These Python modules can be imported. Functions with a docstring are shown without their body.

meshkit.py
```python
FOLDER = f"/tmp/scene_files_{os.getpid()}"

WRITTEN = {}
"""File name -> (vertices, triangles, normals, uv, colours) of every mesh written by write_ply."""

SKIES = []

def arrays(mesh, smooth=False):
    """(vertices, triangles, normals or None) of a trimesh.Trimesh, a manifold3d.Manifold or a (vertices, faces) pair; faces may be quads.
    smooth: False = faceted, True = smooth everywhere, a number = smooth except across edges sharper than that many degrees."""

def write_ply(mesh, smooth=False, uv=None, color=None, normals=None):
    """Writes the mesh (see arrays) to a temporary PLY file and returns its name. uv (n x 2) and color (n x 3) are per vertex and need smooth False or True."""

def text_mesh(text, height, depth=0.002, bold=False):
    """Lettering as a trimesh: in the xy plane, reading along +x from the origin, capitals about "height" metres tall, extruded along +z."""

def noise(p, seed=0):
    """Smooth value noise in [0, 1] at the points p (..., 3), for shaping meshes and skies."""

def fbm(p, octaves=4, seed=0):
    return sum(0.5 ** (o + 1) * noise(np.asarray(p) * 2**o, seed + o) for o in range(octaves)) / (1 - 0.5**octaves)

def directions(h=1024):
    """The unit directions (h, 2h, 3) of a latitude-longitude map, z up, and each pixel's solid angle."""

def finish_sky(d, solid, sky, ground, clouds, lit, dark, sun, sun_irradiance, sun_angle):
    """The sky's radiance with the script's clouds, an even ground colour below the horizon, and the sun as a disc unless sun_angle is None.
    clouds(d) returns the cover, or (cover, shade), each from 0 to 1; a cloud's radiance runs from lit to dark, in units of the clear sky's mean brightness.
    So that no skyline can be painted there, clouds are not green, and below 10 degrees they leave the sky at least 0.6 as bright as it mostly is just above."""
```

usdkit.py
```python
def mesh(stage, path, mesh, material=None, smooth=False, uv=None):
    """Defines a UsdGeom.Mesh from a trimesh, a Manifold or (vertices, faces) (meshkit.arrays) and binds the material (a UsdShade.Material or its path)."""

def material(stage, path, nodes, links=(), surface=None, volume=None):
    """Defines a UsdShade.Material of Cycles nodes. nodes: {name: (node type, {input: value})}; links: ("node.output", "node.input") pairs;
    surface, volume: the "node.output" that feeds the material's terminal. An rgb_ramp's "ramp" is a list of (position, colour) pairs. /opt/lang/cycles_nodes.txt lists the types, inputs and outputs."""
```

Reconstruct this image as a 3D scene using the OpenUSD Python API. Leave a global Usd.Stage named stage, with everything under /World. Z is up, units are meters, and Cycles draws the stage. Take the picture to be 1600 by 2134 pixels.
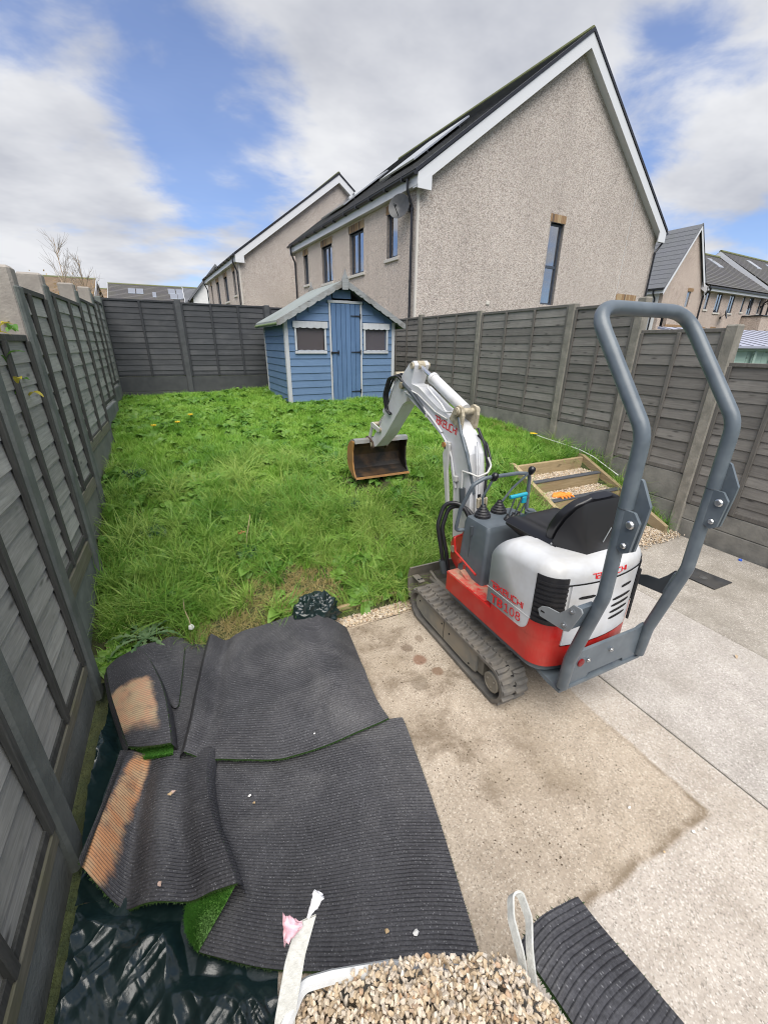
import math, random, numpy as np, trimesh, usdkit, meshkit
import shapely, shapely.affinity as aff
from shapely.geometry import Polygon, LineString, box as sbox, Point
from pxr import Usd, UsdGeom, UsdLux, UsdShade, Sdf, Gf, Vt


# picture and light settings
EXPOSURE = 1.87
SKY_STRENGTH = 0.06
SUN_I, SUN_ANGLE = 0.4, 60.0
CLOUD_LIT, CLOUD_DARK = (3.9, 3.95, 4.1), (2.5, 2.6, 2.9)
SKY_TINT = (.55, .62, .80)
CLOUD_OFF = (3.1, 1.7, 0.0)
# (direction, weight, cosine at the rim, cosine at the core): clear gaps and banks in the broken cloud
SKY_SHAPES = [((.14, .93, .35), -.13, .976, .998), ((0., .96, .28), -.10, .989, .999), ((.27, .92, .29), -.12, .986, .999), ((-.14, .94, .32), -.06, .997, .9998), ((.75, .56, .36), -.08, .992, .999), ((.88, .45, .12), -.05, .995, .9998), ((.37, .80, .47), .22, .93, .99), ((-.06, .92, .39), .14, .986, .999), ((-.14, .97, .19), .16, .975, .998), ((.51, .78, .38), .18, .985, .999), ((.82, .51, .25), .14, .993, .9995), ((.68, .50, .53), .14, .96, .99)]

stage = Usd.Stage.CreateInMemory()
UsdGeom.SetStageUpAxis(stage, 'Z'); UsdGeom.SetStageMetersPerUnit(stage, 1.0)
world = UsdGeom.Xform.Define(stage, '/World'); stage.SetDefaultPrim(world.GetPrim())
UsdGeom.Scope.Define(stage, '/World/Looks')
RNG = np.random.default_rng(7); random.seed(7)

# ---------------------------------------------------------------- camera
F, PITCH, ROLL, YAW, EYE = 852.9, math.radians(22.275), math.radians(.5206), math.radians(25.4), (0., 0., 1.9)
_R1 = np.array([[math.cos(YAW), -math.sin(YAW), 0], [math.sin(YAW), math.cos(YAW), 0], [0, 0, 1]])
_R2 = np.array([[1, 0, 0], [0, math.cos(PITCH), -math.sin(PITCH)], [0, math.sin(PITCH), math.cos(PITCH)]])
_R3 = np.array([[math.cos(ROLL), 0, math.sin(ROLL)], [0, 1, 0], [-math.sin(ROLL), 0, math.cos(ROLL)]])
_R = _R3 @ _R2 @ _R1                       # rows: right, forward, up
cam = UsdGeom.Camera.Define(stage, '/World/camera')
cam.CreateHorizontalApertureAttr(36.0); cam.CreateVerticalApertureAttr(48.06)
cam.CreateFocalLengthAttr(F / 1600 * 36.0)
cam.CreateClippingRangeAttr((0.03, 5000.0))
cam.CreateExposureAttr(EXPOSURE)
_m = Gf.Matrix4d(*[float(x) for row in (list(_R[0]) + [0], list(_R[2]) + [0], list(-_R[1]) + [0], list(EYE) + [1]) for x in row])
UsdGeom.Xformable(cam).AddTransformOp().Set(_m)

# ---------------------------------------------------------------- sky and sun
SUN_DIR = np.array([-0.14, -0.46, 0.86]); SUN_DIR /= np.linalg.norm(SUN_DIR)
SUN_EL, SUN_ROT = math.asin(SUN_DIR[2]), math.atan2(SUN_DIR[0], SUN_DIR[1])
def mat(name, nodes, links=(), surface='p.BSDF', volume=None):
    return usdkit.material(stage, '/World/Looks/' + name, nodes, links, surface=surface, volume=volume)
def sky_material():
    n = {'sky': ('sky_texture', {'sky_type': 'single_scattering', 'sun_disc': False, 'sun_elevation': SUN_EL, 'sun_rotation': SUN_ROT, 'altitude': 50.0, 'air_density': 1.0, 'aerosol_density': .6, 'ozone_density': 1.6}),
         'g': ('texture_coordinate', {}),
         's': ('separate_xyz', {}),
         'za': ('math', {'math_type': 'maximum', 'value2': 0.0}),
         'zb': ('math', {'math_type': 'add', 'value2': 0.22}),
         'px': ('math', {'math_type': 'divide'}), 'py': ('math', {'math_type': 'divide'}),
         'c': ('combine_xyz', {'z': 0.0}),
         'm': ('mapping', {'location': CLOUD_OFF, 'rotation': (0, 0, 0.5), 'scale': (1.0, 1.25, 1.0)}),
         'n1': ('noise_texture', {'scale': 1.15, 'detail': 7.0, 'roughness': .52, 'distortion': .15}),
         'n2': ('noise_texture', {'scale': 1.7, 'detail': 6.0, 'roughness': .55}),
         'n3': ('noise_texture', {'scale': 3.6, 'detail': 7.0, 'roughness': .58, 'distortion': .3}),
         'add': ('math', {'math_type': 'multiply_add', 'value2': .42}),
         'shade': ('map_range', {'from_min': .35, 'from_max': .68, 'to_min': 0.0, 'to_max': 1.0, 'clamp': True}),
         'cc': ('mix_color', {'a': CLOUD_LIT, 'b': CLOUD_DARK}),
         'tint': ('mix_color', {'blend_type': 'multiply', 'fac': 1.0, 'b': SKY_TINT, 'use_clamp': False}),
         'cov': ('map_range', {'range_type': 'smoothstep', 'from_min': .585, 'from_max': .80, 'to_min': 0.14, 'to_max': 1.0, 'clamp': True}),
         'mix': ('mix_color', {}), 'bg': ('background_shader', {'strength': SKY_STRENGTH})}
    l = [('g.generated', 's.vector'), ('s.z', 'za.value1'), ('za.value', 'zb.value1'), ('s.x', 'px.value1'), ('zb.value', 'px.value2'), ('s.y', 'py.value1'), ('zb.value', 'py.value2'),
         ('px.value', 'c.x'), ('py.value', 'c.y'), ('c.vector', 'm.vector'), ('m.vector', 'n1.vector'), ('m.vector', 'n2.vector'), ('m.vector', 'n3.vector'),
         ('n3.fac', 'add.value1'), ('n1.fac', 'add.value3'), ('n2.fac', 'shade.value'), ('shade.result', 'cc.fac'), ('sky.color', 'tint.a'),
         ('tint.result', 'mix.a'), ('cc.result', 'mix.b'), ('cov.result', 'mix.fac'), ('mix.result', 'bg.color')]
    last = 'add.value'
    for i, (d, w, a0, a1) in enumerate(SKY_SHAPES):          # broad clear gaps and cloud banks: (direction, weight, cos outer, cos inner)
        d = np.array(d, float); d /= np.linalg.norm(d)
        n[f'd{i}'] = ('vector_math', {'math_type': 'dot_product', 'vector2': tuple(d)})
        n[f'r{i}'] = ('map_range', {'range_type': 'smoothstep', 'from_min': a0, 'from_max': a1, 'to_min': 0.0, 'to_max': w, 'clamp': True})
        n[f'a{i}'] = ('math', {'math_type': 'add'})
        l += [('g.generated', f'd{i}.vector1'), (f'd{i}.value', f'r{i}.value'), (f'r{i}.result', f'a{i}.value1'), (last, f'a{i}.value2')]
        last = f'a{i}.value'
    l.append((last, 'cov.value'))
    return mat('sky_and_clouds', n, l, surface='bg.background')
dome = UsdLux.DomeLight.Define(stage, '/World/sky'); dome.CreateIntensityAttr(1.0)
UsdShade.MaterialBindingAPI.Apply(dome.GetPrim()).Bind(sky_material())
dome.GetPrim().SetCustomDataByKey('kind', 'structure')
sun = UsdLux.DistantLight.Define(stage, '/World/sun')
sun.CreateIntensityAttr(SUN_I); sun.CreateNormalizeAttr(True); sun.CreateAngleAttr(SUN_ANGLE); sun.CreateColorAttr((1.0, .955, .88))
_z = SUN_DIR; _x = np.cross([0, 0, 1], _z); _x /= np.linalg.norm(_x); _y = np.cross(_z, _x)
UsdGeom.Xformable(sun).AddTransformOp().Set(Gf.Matrix4d(*[float(v) for row in (list(_x) + [0], list(_y) + [0], list(_z) + [0], [0, 0, 20, 1]) for v in row]))

# ---------------------------------------------------------------- helpers
_used = {}
def numbered(path):
    k = _used.get(path, 0); _used[path] = k + 1
    return path if k == 0 else f'{path}_{k:03d}'
class Thing:
    """an Xform at the thing's base; parts are given in world coordinates (local=True: in the thing's own)."""
    def __init__(s, name, label, cat, base=(0, 0, 0), rotz=0., group=None, local=False):
        s.path = numbered('/World/' + name); s.base = np.array(base, float); s.local = local
        x = UsdGeom.Xform.Define(stage, s.path); x.AddTranslateOp().Set(Gf.Vec3d(*map(float, base)))
        if rotz: x.AddRotateZOp().Set(math.degrees(rotz))
        s.prim = x.GetPrim(); tag(s.prim, label, cat, group)
    def part(s, name, mesh, material, parent=None, smooth=False, label=None, uv=None, kind=None):
        v, f = vf(mesh)
        if not s.local: v = v - s.base
        p = numbered((parent or s.path) + '/' + name)
        m = usdkit.mesh(stage, p, (v, f), material, smooth=smooth, uv=uv)
        if label: m.GetPrim().SetCustomDataByKey('label', label)
        if kind: m.GetPrim().SetCustomDataByKey('kind', kind)
        return p
def tag(prim, label=None, cat=None, group=None, kind=None):
    for k, v in (('label', label), ('category', cat), ('group', group), ('kind', kind)):
        if v: prim.SetCustomDataByKey(k, v)
def solo(name, mesh, material, label=None, cat=None, group=None, kind=None, smooth=False, uv=None):
    m = usdkit.mesh(stage, numbered('/World/' + name), vf(mesh), material, smooth=smooth, uv=uv)
    tag(m.GetPrim(), label, cat, group, kind); return m
def vf(mesh):
    if isinstance(mesh, (tuple, list)) and len(mesh) == 2 and not hasattr(mesh[0], 'vertices') and np.ndim(mesh[0]) == 2:
        v, f = np.asarray(mesh[0], float), np.asarray(mesh[1], int)
        if f.shape[1] == 4: f = np.vstack([f[:, [0, 1, 2]], f[:, [0, 2, 3]]])
        return v, f
    if isinstance(mesh, (list, tuple)): return cat(*mesh)
    if hasattr(mesh, 'to_mesh'):
        m = mesh.to_mesh(); return np.array(m.vert_properties[:, :3], float), np.array(m.tri_verts, int)
    return np.array(mesh.vertices, float), np.array(mesh.faces, int)
def cat(*ms):
    V, Fc, n = [], [], 0
    for m in ms:
        v, f = vf(m); V.append(v); Fc.append(f + n); n += len(v)
    return np.vstack(V), np.vstack(Fc)
def box(x0, x1, y0, y1, z0, z1):
    v = np.array([[x, y, z] for x in (x0, x1) for y in (y0, y1) for z in (z0, z1)], float)
    f = np.array([[0, 1, 3, 2], [4, 6, 7, 5], [0, 4, 5, 1], [2, 3, 7, 6], [0, 2, 6, 4], [1, 5, 7, 3]])
    return vf((v, f))
def cbox(x0, x1, y0, y1, z0, z1, c=.005):
    """box with chamfered edges (44 triangles)"""
    pts = []
    for x, sx in ((x0, 1), (x1, -1)):
        for y, sy in ((y0, 1), (y1, -1)):
            for z, sz in ((z0, 1), (z1, -1)):
                pts += [[x + sx * c, y + sy * c, z], [x + sx * c, y, z + sz * c], [x, y + sy * c, z + sz * c]]
    return hull(pts)
def hull(pts):
    h = trimesh.convex.convex_hull(np.asarray(pts, float)); return np.array(h.vertices), np.array(h.faces)
def xf(mesh, M=None, t=None, rz=None, rx=None, ry=None):
    v, f = vf(mesh); v = v.copy()
    if M is not None: v = v @ np.asarray(M, float).T
    for a, (i, j) in ((rx, (1, 2)), (ry, (2, 0)), (rz, (0, 1))):
        if a: 
            c, s = math.cos(a), math.sin(a); p, q = v[:, i].copy(), v[:, j].copy(); v[:, i], v[:, j] = c * p - s * q, s * p + c * q
    if t is not None: v = v + np.asarray(t, float)
    return v, f
def fillet(P, r, n=6):
    """polyline with its inner corners rounded to radius r"""
    P = [np.array(p, float) for p in P]; out = [P[0]]
    for i in range(1, len(P) - 1):
        a, b, c = P[i - 1], P[i], P[i + 1]; u, w = (a - b), (c - b); lu, lw = np.linalg.norm(u), np.linalg.norm(w); u, w = u / lu, w / lw
        ri = r[i - 1] if np.ndim(r) else r
        ang = math.acos(np.clip(u @ w, -1, 1)); d = min(ri / max(math.tan(ang / 2), 1e-6), .49 * lu, .49 * lw)
        p0, p1 = b + u * d, b + w * d
        for k in range(n + 1):
            t = k / n; out.append((1 - t) ** 2 * p0 + 2 * t * (1 - t) * b + t * t * p1)
    return np.array(out + [P[-1]])
def tube(P, r, sides=10, caps=True):
    p = np.asarray(P, float); n = len(p); t = np.gradient(p, axis=0); t /= np.linalg.norm(t, axis=1, keepdims=True) + 1e-12
    up = np.array([0, 0, 1.]) if abs(t[0, 2]) < .9 else np.array([1., 0, 0])
    a = np.cross(t[0], up); a /= np.linalg.norm(a); A = [a]
    for i in range(1, n):
        a = A[-1] - t[i] * (A[-1] @ t[i]); A.append(a / (np.linalg.norm(a) + 1e-12))
    A = np.array(A); B = np.cross(t, A); th = np.arange(sides) * 2 * np.pi / sides; rr = np.broadcast_to(r, (n,))
    v = p[:, None] + rr[:, None, None] * (np.cos(th)[None, :, None] * A[:, None] + np.sin(th)[None, :, None] * B[:, None])
    i, j = np.meshgrid(np.arange(n - 1), np.arange(sides), indexing='ij')
    q = np.stack([i * sides + j, i * sides + (j + 1) % sides, (i + 1) * sides + (j + 1) % sides, (i + 1) * sides + j], -1).reshape(-1, 4)
    f = np.vstack([q[:, [0, 1, 2]], q[:, [0, 2, 3]]]); v = v.reshape(-1, 3)
    if caps:
        v = np.vstack([v, p[0], p[-1]]); k = n * sides
        f = np.vstack([f, [[k, (j + 1) % sides, j] for j in range(sides)], [[k + 1, (n - 1) * sides + j, (n - 1) * sides + (j + 1) % sides] for j in range(sides)]])
    return v, f
def cyl(p0, p1, r, sides=16, r1=None): return tube([p0, p1], [r, r if r1 is None else r1], sides)
def lathe(prof, axis0, axis1, sides=20):
    """prof: (radius, distance along the axis)"""
    a0, d = np.array(axis0, float), np.array(axis1, float) - np.array(axis0, float); d /= np.linalg.norm(d)
    return tube([a0 + d * h for _, h in prof], [r for r, _ in prof], sides) if False else _lathe(prof, a0, d, sides)
def _lathe(prof, a0, d, sides):
    u = np.cross(d, [0, 0, 1.] if abs(d[2]) < .9 else [1., 0, 0]); u /= np.linalg.norm(u); w = np.cross(d, u)
    th = np.arange(sides) * 2 * np.pi / sides; ring = np.cos(th)[:, None] * u + np.sin(th)[:, None] * w
    v = np.vstack([a0 + d * h + r * ring for r, h in prof]); n = len(prof)
    i, j = np.meshgrid(np.arange(n - 1), np.arange(sides), indexing='ij')
    q = np.stack([i * sides + j, i * sides + (j + 1) % sides, (i + 1) * sides + (j + 1) % sides, (i + 1) * sides + j], -1).reshape(-1, 4)
    return vf((v, q))
def poly3(pg, M, o, d, holes=True):
    """shapely polygon extruded by d along the third axis; M = 3 axes (rows: where local x, y, z go), o = origin"""
    gs = getattr(pg, 'geoms', [pg]); out = []
    for g in gs:
        if g.is_empty or g.area < 1e-9: continue
        e = trimesh.creation.extrude_polygon(g, d, engine='earcut'); out.append((np.array(e.vertices) @ np.array(M, float) + np.array(o, float), np.array(e.faces)))
    M = np.array(M, float)
    v, f = cat(*out)
    return (v, f[:, ::-1]) if np.linalg.det(M) < 0 else (v, f)
YZ = [[0, 1, 0], [0, 0, 1], [1, 0, 0]]       # polygon (y, z) extruded along +x
XZ = [[1, 0, 0], [0, 0, 1], [0, -1, 0]]      # polygon (x, z) extruded along -y
XY = [[1, 0, 0], [0, 1, 0], [0, 0, 1]]
def side(pts, x0, x1, rnd=0.):
    """outline in the y-z plane, from x0 to x1"""
    pg = Polygon(pts)
    if rnd: pg = pg.buffer(-rnd).buffer(2 * rnd).buffer(-rnd)
    return poly3(pg, YZ, (x0, 0, 0), x1 - x0)
def front(pts, y0, y1, rnd=0.):
    pg = Polygon(pts)
    if rnd: pg = pg.buffer(-rnd).buffer(2 * rnd).buffer(-rnd)
    return poly3(pg, XZ, (0, y1, 0), y1 - y0)
def grid(P):
    n, m = P.shape[:2]; i, j = np.meshgrid(np.arange(n - 1), np.arange(m - 1), indexing='ij')
    q = np.stack([i * m + j, (i + 1) * m + j, (i + 1) * m + j + 1, i * m + j + 1], -1).reshape(-1, 4)
    return vf((P.reshape(-1, 3), q))
# ---------------------------------------------------------------- materials
M = {}
def plain(name, col, rough=.5, **kw):
    M[name] = mat(name, {'p': ('principled_bsdf', {'base_color': col, 'roughness': rough, **kw})}); return M[name]
def speck(name, c0, c1, scale=8., rough=.6, detail=4., bump=0., bscale=None, bdist=.01, lo=.35, hi=.65, c2=None, scale2=1.2, amt2=.5, objvar=0., stretch=None, metallic=0., spec=.5, rvar=0.):
    """a noise-mottled surface: c0..c1 fine, c2 in broad patches, relief from a second noise"""
    n = {'g': ('geometry', {}), 'm': ('mapping', {'scale': stretch or (1, 1, 1)}), 'n': ('noise_texture', {'scale': scale, 'detail': detail, 'roughness': .6}),
         'r': ('map_range', {'from_min': lo, 'from_max': hi, 'clamp': True}), 'c': ('mix_color', {'a': c0, 'b': c1}),
         'p': ('principled_bsdf', {'roughness': rough, 'metallic': metallic, 'specular_ior_level': spec})}
    l = [('g.position', 'm.vector'), ('m.vector', 'n.vector'), ('n.fac', 'r.value'), ('r.result', 'c.fac')]
    last = 'c.result'
    if c2 is not None:
        n['n2'] = ('noise_texture', {'scale': scale2, 'detail': 5., 'roughness': .6}); n['r2'] = ('map_range', {'from_min': .42, 'from_max': .68, 'to_max': amt2, 'clamp': True}); n['c2'] = ('mix_color', {'b': c2})
        l += [('g.position', 'n2.vector'), ('n2.fac', 'r2.value'), ('r2.result', 'c2.fac'), (last, 'c2.a')]; last = 'c2.result'
    if objvar:
        n['o'] = ('object_info', {}); n['ov'] = ('map_range', {'from_min': 0., 'from_max': 1., 'to_min': 1 - objvar, 'to_max': 1 + objvar}); n['h'] = ('hsv', {})
        l += [('o.random', 'ov.value'), ('ov.result', 'h.value'), (last, 'h.color')]; last = 'h.color'
    l.append((last, 'p.base_color'))
    if bump:
        n['nb'] = ('noise_texture', {'scale': bscale or scale * 3, 'detail': 5., 'roughness': .6}); n['b'] = ('bump', {'strength': bump, 'distance': bdist})
        l += [('m.vector', 'nb.vector'), ('nb.fac', 'b.height'), ('b.normal', 'p.normal')]
    if rvar:
        n['rr'] = ('map_range', {'from_min': .3, 'from_max': .7, 'to_min': rough - rvar, 'to_max': rough + rvar, 'clamp': True}); l += [('n.fac', 'rr.value'), ('rr.result', 'p.roughness')]
    M[name] = mat(name, n, l); return M[name]

def wood(name, c0, c1, c2=None, along='x', rough=.75, knots=True, amt2=.5, spec=.3, objvar=.16):
    """sawn boards: grain along the board, dark knots, weathering in patches, each board its own tone"""
    sc = {'x': (1.2, 14, 22), 'y': (14, 1.2, 22), 'z': (18, 18, 1.2)}[along]
    kc = {'x': (4, 9, 14), 'y': (9, 4, 14), 'z': (14, 14, 4)}[along]
    n = {'g': ('geometry', {}), 'o': ('object_info', {}), 'ad': ('vector_math', {'math_type': 'add'}),
         'm': ('mapping', {'scale': sc}), 'n': ('noise_texture', {'scale': 3.2, 'detail': 6., 'roughness': .65, 'distortion': .6}),
         'r': ('map_range', {'from_min': .32, 'from_max': .68, 'clamp': True}), 'c': ('mix_color', {'a': c0, 'b': c1}),
         'ov': ('map_range', {'from_min': 0., 'from_max': 1., 'to_min': 1 - objvar, 'to_max': 1 + objvar}), 'h': ('hsv', {}),
         'b': ('bump', {'strength': .35, 'distance': .004}), 'p': ('principled_bsdf', {'roughness': rough, 'specular_ior_level': spec})}
    l = [('o.random', 'cxyz.x'), ('cxyz.vector', 'of.vector1'), ('of.vector', 'ad.vector1'), ('g.position', 'ad.vector2'), ('ad.vector', 'm.vector'), ('m.vector', 'n.vector'), ('n.fac', 'r.value'), ('r.result', 'c.fac')]
    n['of'] = ('vector_math', {'math_type': 'scale', 'scale': 37.0}); n['cxyz'] = ('combine_xyz', {'y': .3, 'z': .7})
    last = 'c.result'
    if c2 is not None:
        n['n2'] = ('noise_texture', {'scale': 2.3, 'detail': 5., 'roughness': .65}); n['r2'] = ('map_range', {'from_min': .48, 'from_max': .66, 'to_max': amt2, 'clamp': True}); n['c2'] = ('mix_color', {'b': c2})
        l += [('ad.vector', 'n2.vector'), ('n2.fac', 'r2.value'), ('r2.result', 'c2.fac'), (last, 'c2.a')]; last = 'c2.result'
    if knots:
        n['mk'] = ('mapping', {'scale': kc}); n['v'] = ('voronoi_texture', {'scale': 1., 'randomness': 1.0}); n['rk'] = ('map_range', {'from_min': .05, 'from_max': .19, 'to_min': .75, 'to_max': 0., 'clamp': True})
        n['ck'] = ('mix_color', {'b': tuple(.25 * x for x in c0)})
        l += [('ad.vector', 'mk.vector'), ('mk.vector', 'v.vector'), ('v.distance', 'rk.value'), ('rk.result', 'ck.fac'), (last, 'ck.a')]; last = 'ck.result'
    l += [('o.random', 'ov.value'), ('ov.result', 'h.value'), (last, 'h.color'), ('h.color', 'p.base_color'), ('n.fac', 'b.height'), ('b.normal', 'p.normal')]
    M[name] = mat(name, n, l); return M[name]

wood('fence_right_board', (.135, .126, .115), (.205, .192, .175), (.26, .245, .225), 'y', amt2=.4, objvar=.24)
wood('fence_left_board', (.24, .24, .218), (.38, .378, .345), (.19, .20, .18), 'y', amt2=.5, objvar=.16)
wood('fence_back_board', (.040, .042, .047), (.066, .069, .075), (.10, .10, .103), 'x', knots=False, amt2=.45)
wood('fence_trim_right', (.11, .102, .092), (.165, .153, .138), (.20, .19, .175), 'z', knots=False, amt2=.4)
wood('fence_trim_left', (.045, .046, .042), (.085, .086, .078), None, 'z', knots=False)
wood('fence_trim_back', (.026, .028, .032), (.045, .047, .052), None, 'z', knots=False)
wood('mossy_rail', (.12, .115, .085), (.20, .19, .145), (.115, .12, .05), 'y', knots=False, amt2=.6)
wood('sleeper', (.25, .185, .10), (.36, .28, .165), (.20, .155, .085), 'x', amt2=.5)
wood('sleeper_side', (.25, .185, .10), (.36, .28, .165), (.40, .33, .22), 'y', amt2=.5)
wood('dark_cap', (.045, .048, .055), (.075, .08, .09), None, 'x', knots=False)
wood('shed_blue_x', (.100, .168, .285), (.125, .20, .325), (.086, .145, .25), 'x', knots=False, rough=.6, amt2=.5, objvar=.07)
wood('shed_blue_y', (.105, .175, .30), (.13, .21, .34), (.16, .24, .37), 'y', knots=False, rough=.6, amt2=.5, objvar=.07)
wood('shed_door_blue', (.080, .148, .272), (.10, .172, .305), (.07, .13, .24), 'z', knots=False, rough=.6, objvar=.06)
wood('shed_white', (.40, .41, .44), (.50, .51, .53), (.33, .34, .36), 'z', knots=False, rough=.6, objvar=.05)
wood('barge_grey', (.19, .20, .205), (.30, .31, .315), (.13, .115, .10), 'x', knots=True, amt2=.8)
wood('broom_wood', (.50, .26, .09), (.62, .35, .14), None, 'z', knots=False)
speck('concrete_post_right', (.17, .16, .135), (.26, .24, .205), 9., .9, bump=.4, bscale=60., c2=(.115, .11, .095), amt2=.7, objvar=.08)
speck('concrete_post_left', (.080, .092, .085), (.125, .138, .127), 9., .75, bump=.3, bscale=70., c2=(.15, .155, .135), scale2=3., amt2=.45)
speck('concrete_post_raw', (.25, .225, .20), (.34, .31, .275), 12., .9, bump=.35, bscale=80., c2=(.18, .162, .145), amt2=.6)
speck('concrete_post_back', (.040, .043, .047), (.062, .065, .068), 9., .75, bump=.3, bscale=70., objvar=.12)
speck('gravel_board_right', (.15, .145, .13), (.23, .22, .195), 6., .9, bump=.5, bscale=45., c2=(.27, .26, .235), scale2=2.2, amt2=.6)
speck('gravel_board_left', (.115, .13, .12), (.18, .195, .18), 6., .8, bump=.4, bscale=45., c2=(.20, .19, .145), scale2=1.6, amt2=.5)
speck('gravel_board_back', (.036, .039, .043), (.056, .059, .062), 6., .8, bump=.4, bscale=45., c2=(.075, .077, .075), amt2=.5)
speck('shed_felt', (.19, .215, .21), (.25, .275, .268), 60., .95, bump=.6, bscale=400., bdist=.002, c2=(.15, .172, .155), amt2=.5)
speck('felt_green', (.10, .15, .055), (.17, .22, .10), 20., .95, bump=.4, bscale=200.)
speck('soil_turf', (.030, .045, .014), (.060, .075, .022), 14., 1., bump=.8, bscale=30., bdist=.03, c2=(.075, .055, .022), amt2=.45)
speck('render_white', (.68, .68, .67), (.76, .76, .75), 4., .9)
plain('upvc_white', (.60, .61, .63), .35); plain('upvc_black', (.012, .012, .015), .35); plain('frame_grey', (.045, .055, .075), .4)
plain('sill_concrete', (.55, .52, .47), .85); plain('reveal', (.40, .40, .41), .85)
plain('blind', (.30, .37, .48), .8); plain('room_dark', (.03, .035, .042), .8); plain('curtain', (.85, .86, .87), .9)
speck('dish_grey', (.045, .047, .05), (.065, .067, .07), 12., .5)
def rendered(name, base, dark, light, scale=95., patch=None):
    """pebble dash: small stones of mixed tone standing out of the render"""
    n = {'g': ('geometry', {}), 'v': ('voronoi_texture', {'scale': scale * .55, 'randomness': 1.}), 'hs': ('separate_color', {}), 'rr': ('rgb_ramp', {'ramp': [(0, dark), (.30, base), (.62, base), (1, light)]}),
         'vd': ('map_range', {'from_min': .25, 'from_max': .75, 'to_min': 1., 'to_max': .50, 'clamp': True}), 'mu': ('mix_color', {'blend_type': 'multiply', 'fac': 1.0}),
         'n2': ('noise_texture', {'scale': .8, 'detail': 4.}), 'r2': ('map_range', {'from_min': .35, 'from_max': .7, 'to_max': .45, 'clamp': True}), 'pc': ('mix_color', {'b': patch or tuple(.8 * x for x in base)}),
         'ms': ('mapping', {'scale': (2.2, 2.2, .10)}), 'n3': ('noise_texture', {'scale': 1.6, 'detail': 5., 'roughness': .6}), 'r3': ('map_range', {'from_min': .35, 'from_max': .65, 'to_min': .95, 'to_max': 1.03, 'clamp': True}), 'st': ('mix_color', {'blend_type': 'multiply', 'fac': 1., 'use_clamp': False}), 'b': ('bump', {'strength': .6, 'distance': .010, 'invert': True}), 'p': ('principled_bsdf', {'roughness': .9, 'specular_ior_level': .25})}
    l = [('g.position', 'v.vector'), ('v.color', 'hs.color'), ('hs.r', 'rr.fac'), ('v.distance', 'vd.value'), ('rr.color', 'pc.a'), ('g.position', 'n2.vector'), ('n2.fac', 'r2.value'), ('r2.result', 'pc.fac'),
         ('pc.result', 'mu.a'), ('vd.result', 'mu.b'), ('g.position', 'ms.vector'), ('ms.vector', 'n3.vector'), ('n3.fac', 'r3.value'), ('mu.result', 'st.a'), ('r3.result', 'st.b'), ('st.result', 'p.base_color'), ('v.distance', 'b.height'), ('b.normal', 'p.normal')]
    M[name] = mat(name, n, l)
rendered('pebble_dash', (.60, .53, .475), (.37, .31, .27), (.72, .66, .61), 66.)
rendered('pebble_dash_pink', (.76, .645, .56), (.52, .42, .36), (.85, .77, .70), 66.)
rendered('pebble_dash_far', (.60, .49, .42), (.46, .37, .32), (.68, .59, .52), 40.)
def tiles(name, c0, c1, moss, mossamt=.3):
    speck(name, c0, c1, 3., .75, bump=.3, bscale=60., c2=moss, scale2=.9, amt2=mossamt, stretch=(3, 3, 12))
tiles('roof_tile', (.040, .041, .045), (.072, .072, .075), (.085, .088, .055)); tiles('roof_tile_grey', (.105, .11, .125), (.15, .155, .17), (.12, .13, .12))
tiles('roof_tile_far', (.065, .062, .066), (.095, .09, .092), (.11, .11, .07)); tiles('roof_tile_brown', (.17, .115, .075), (.23, .17, .115), (.16, .14, .07))
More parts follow.
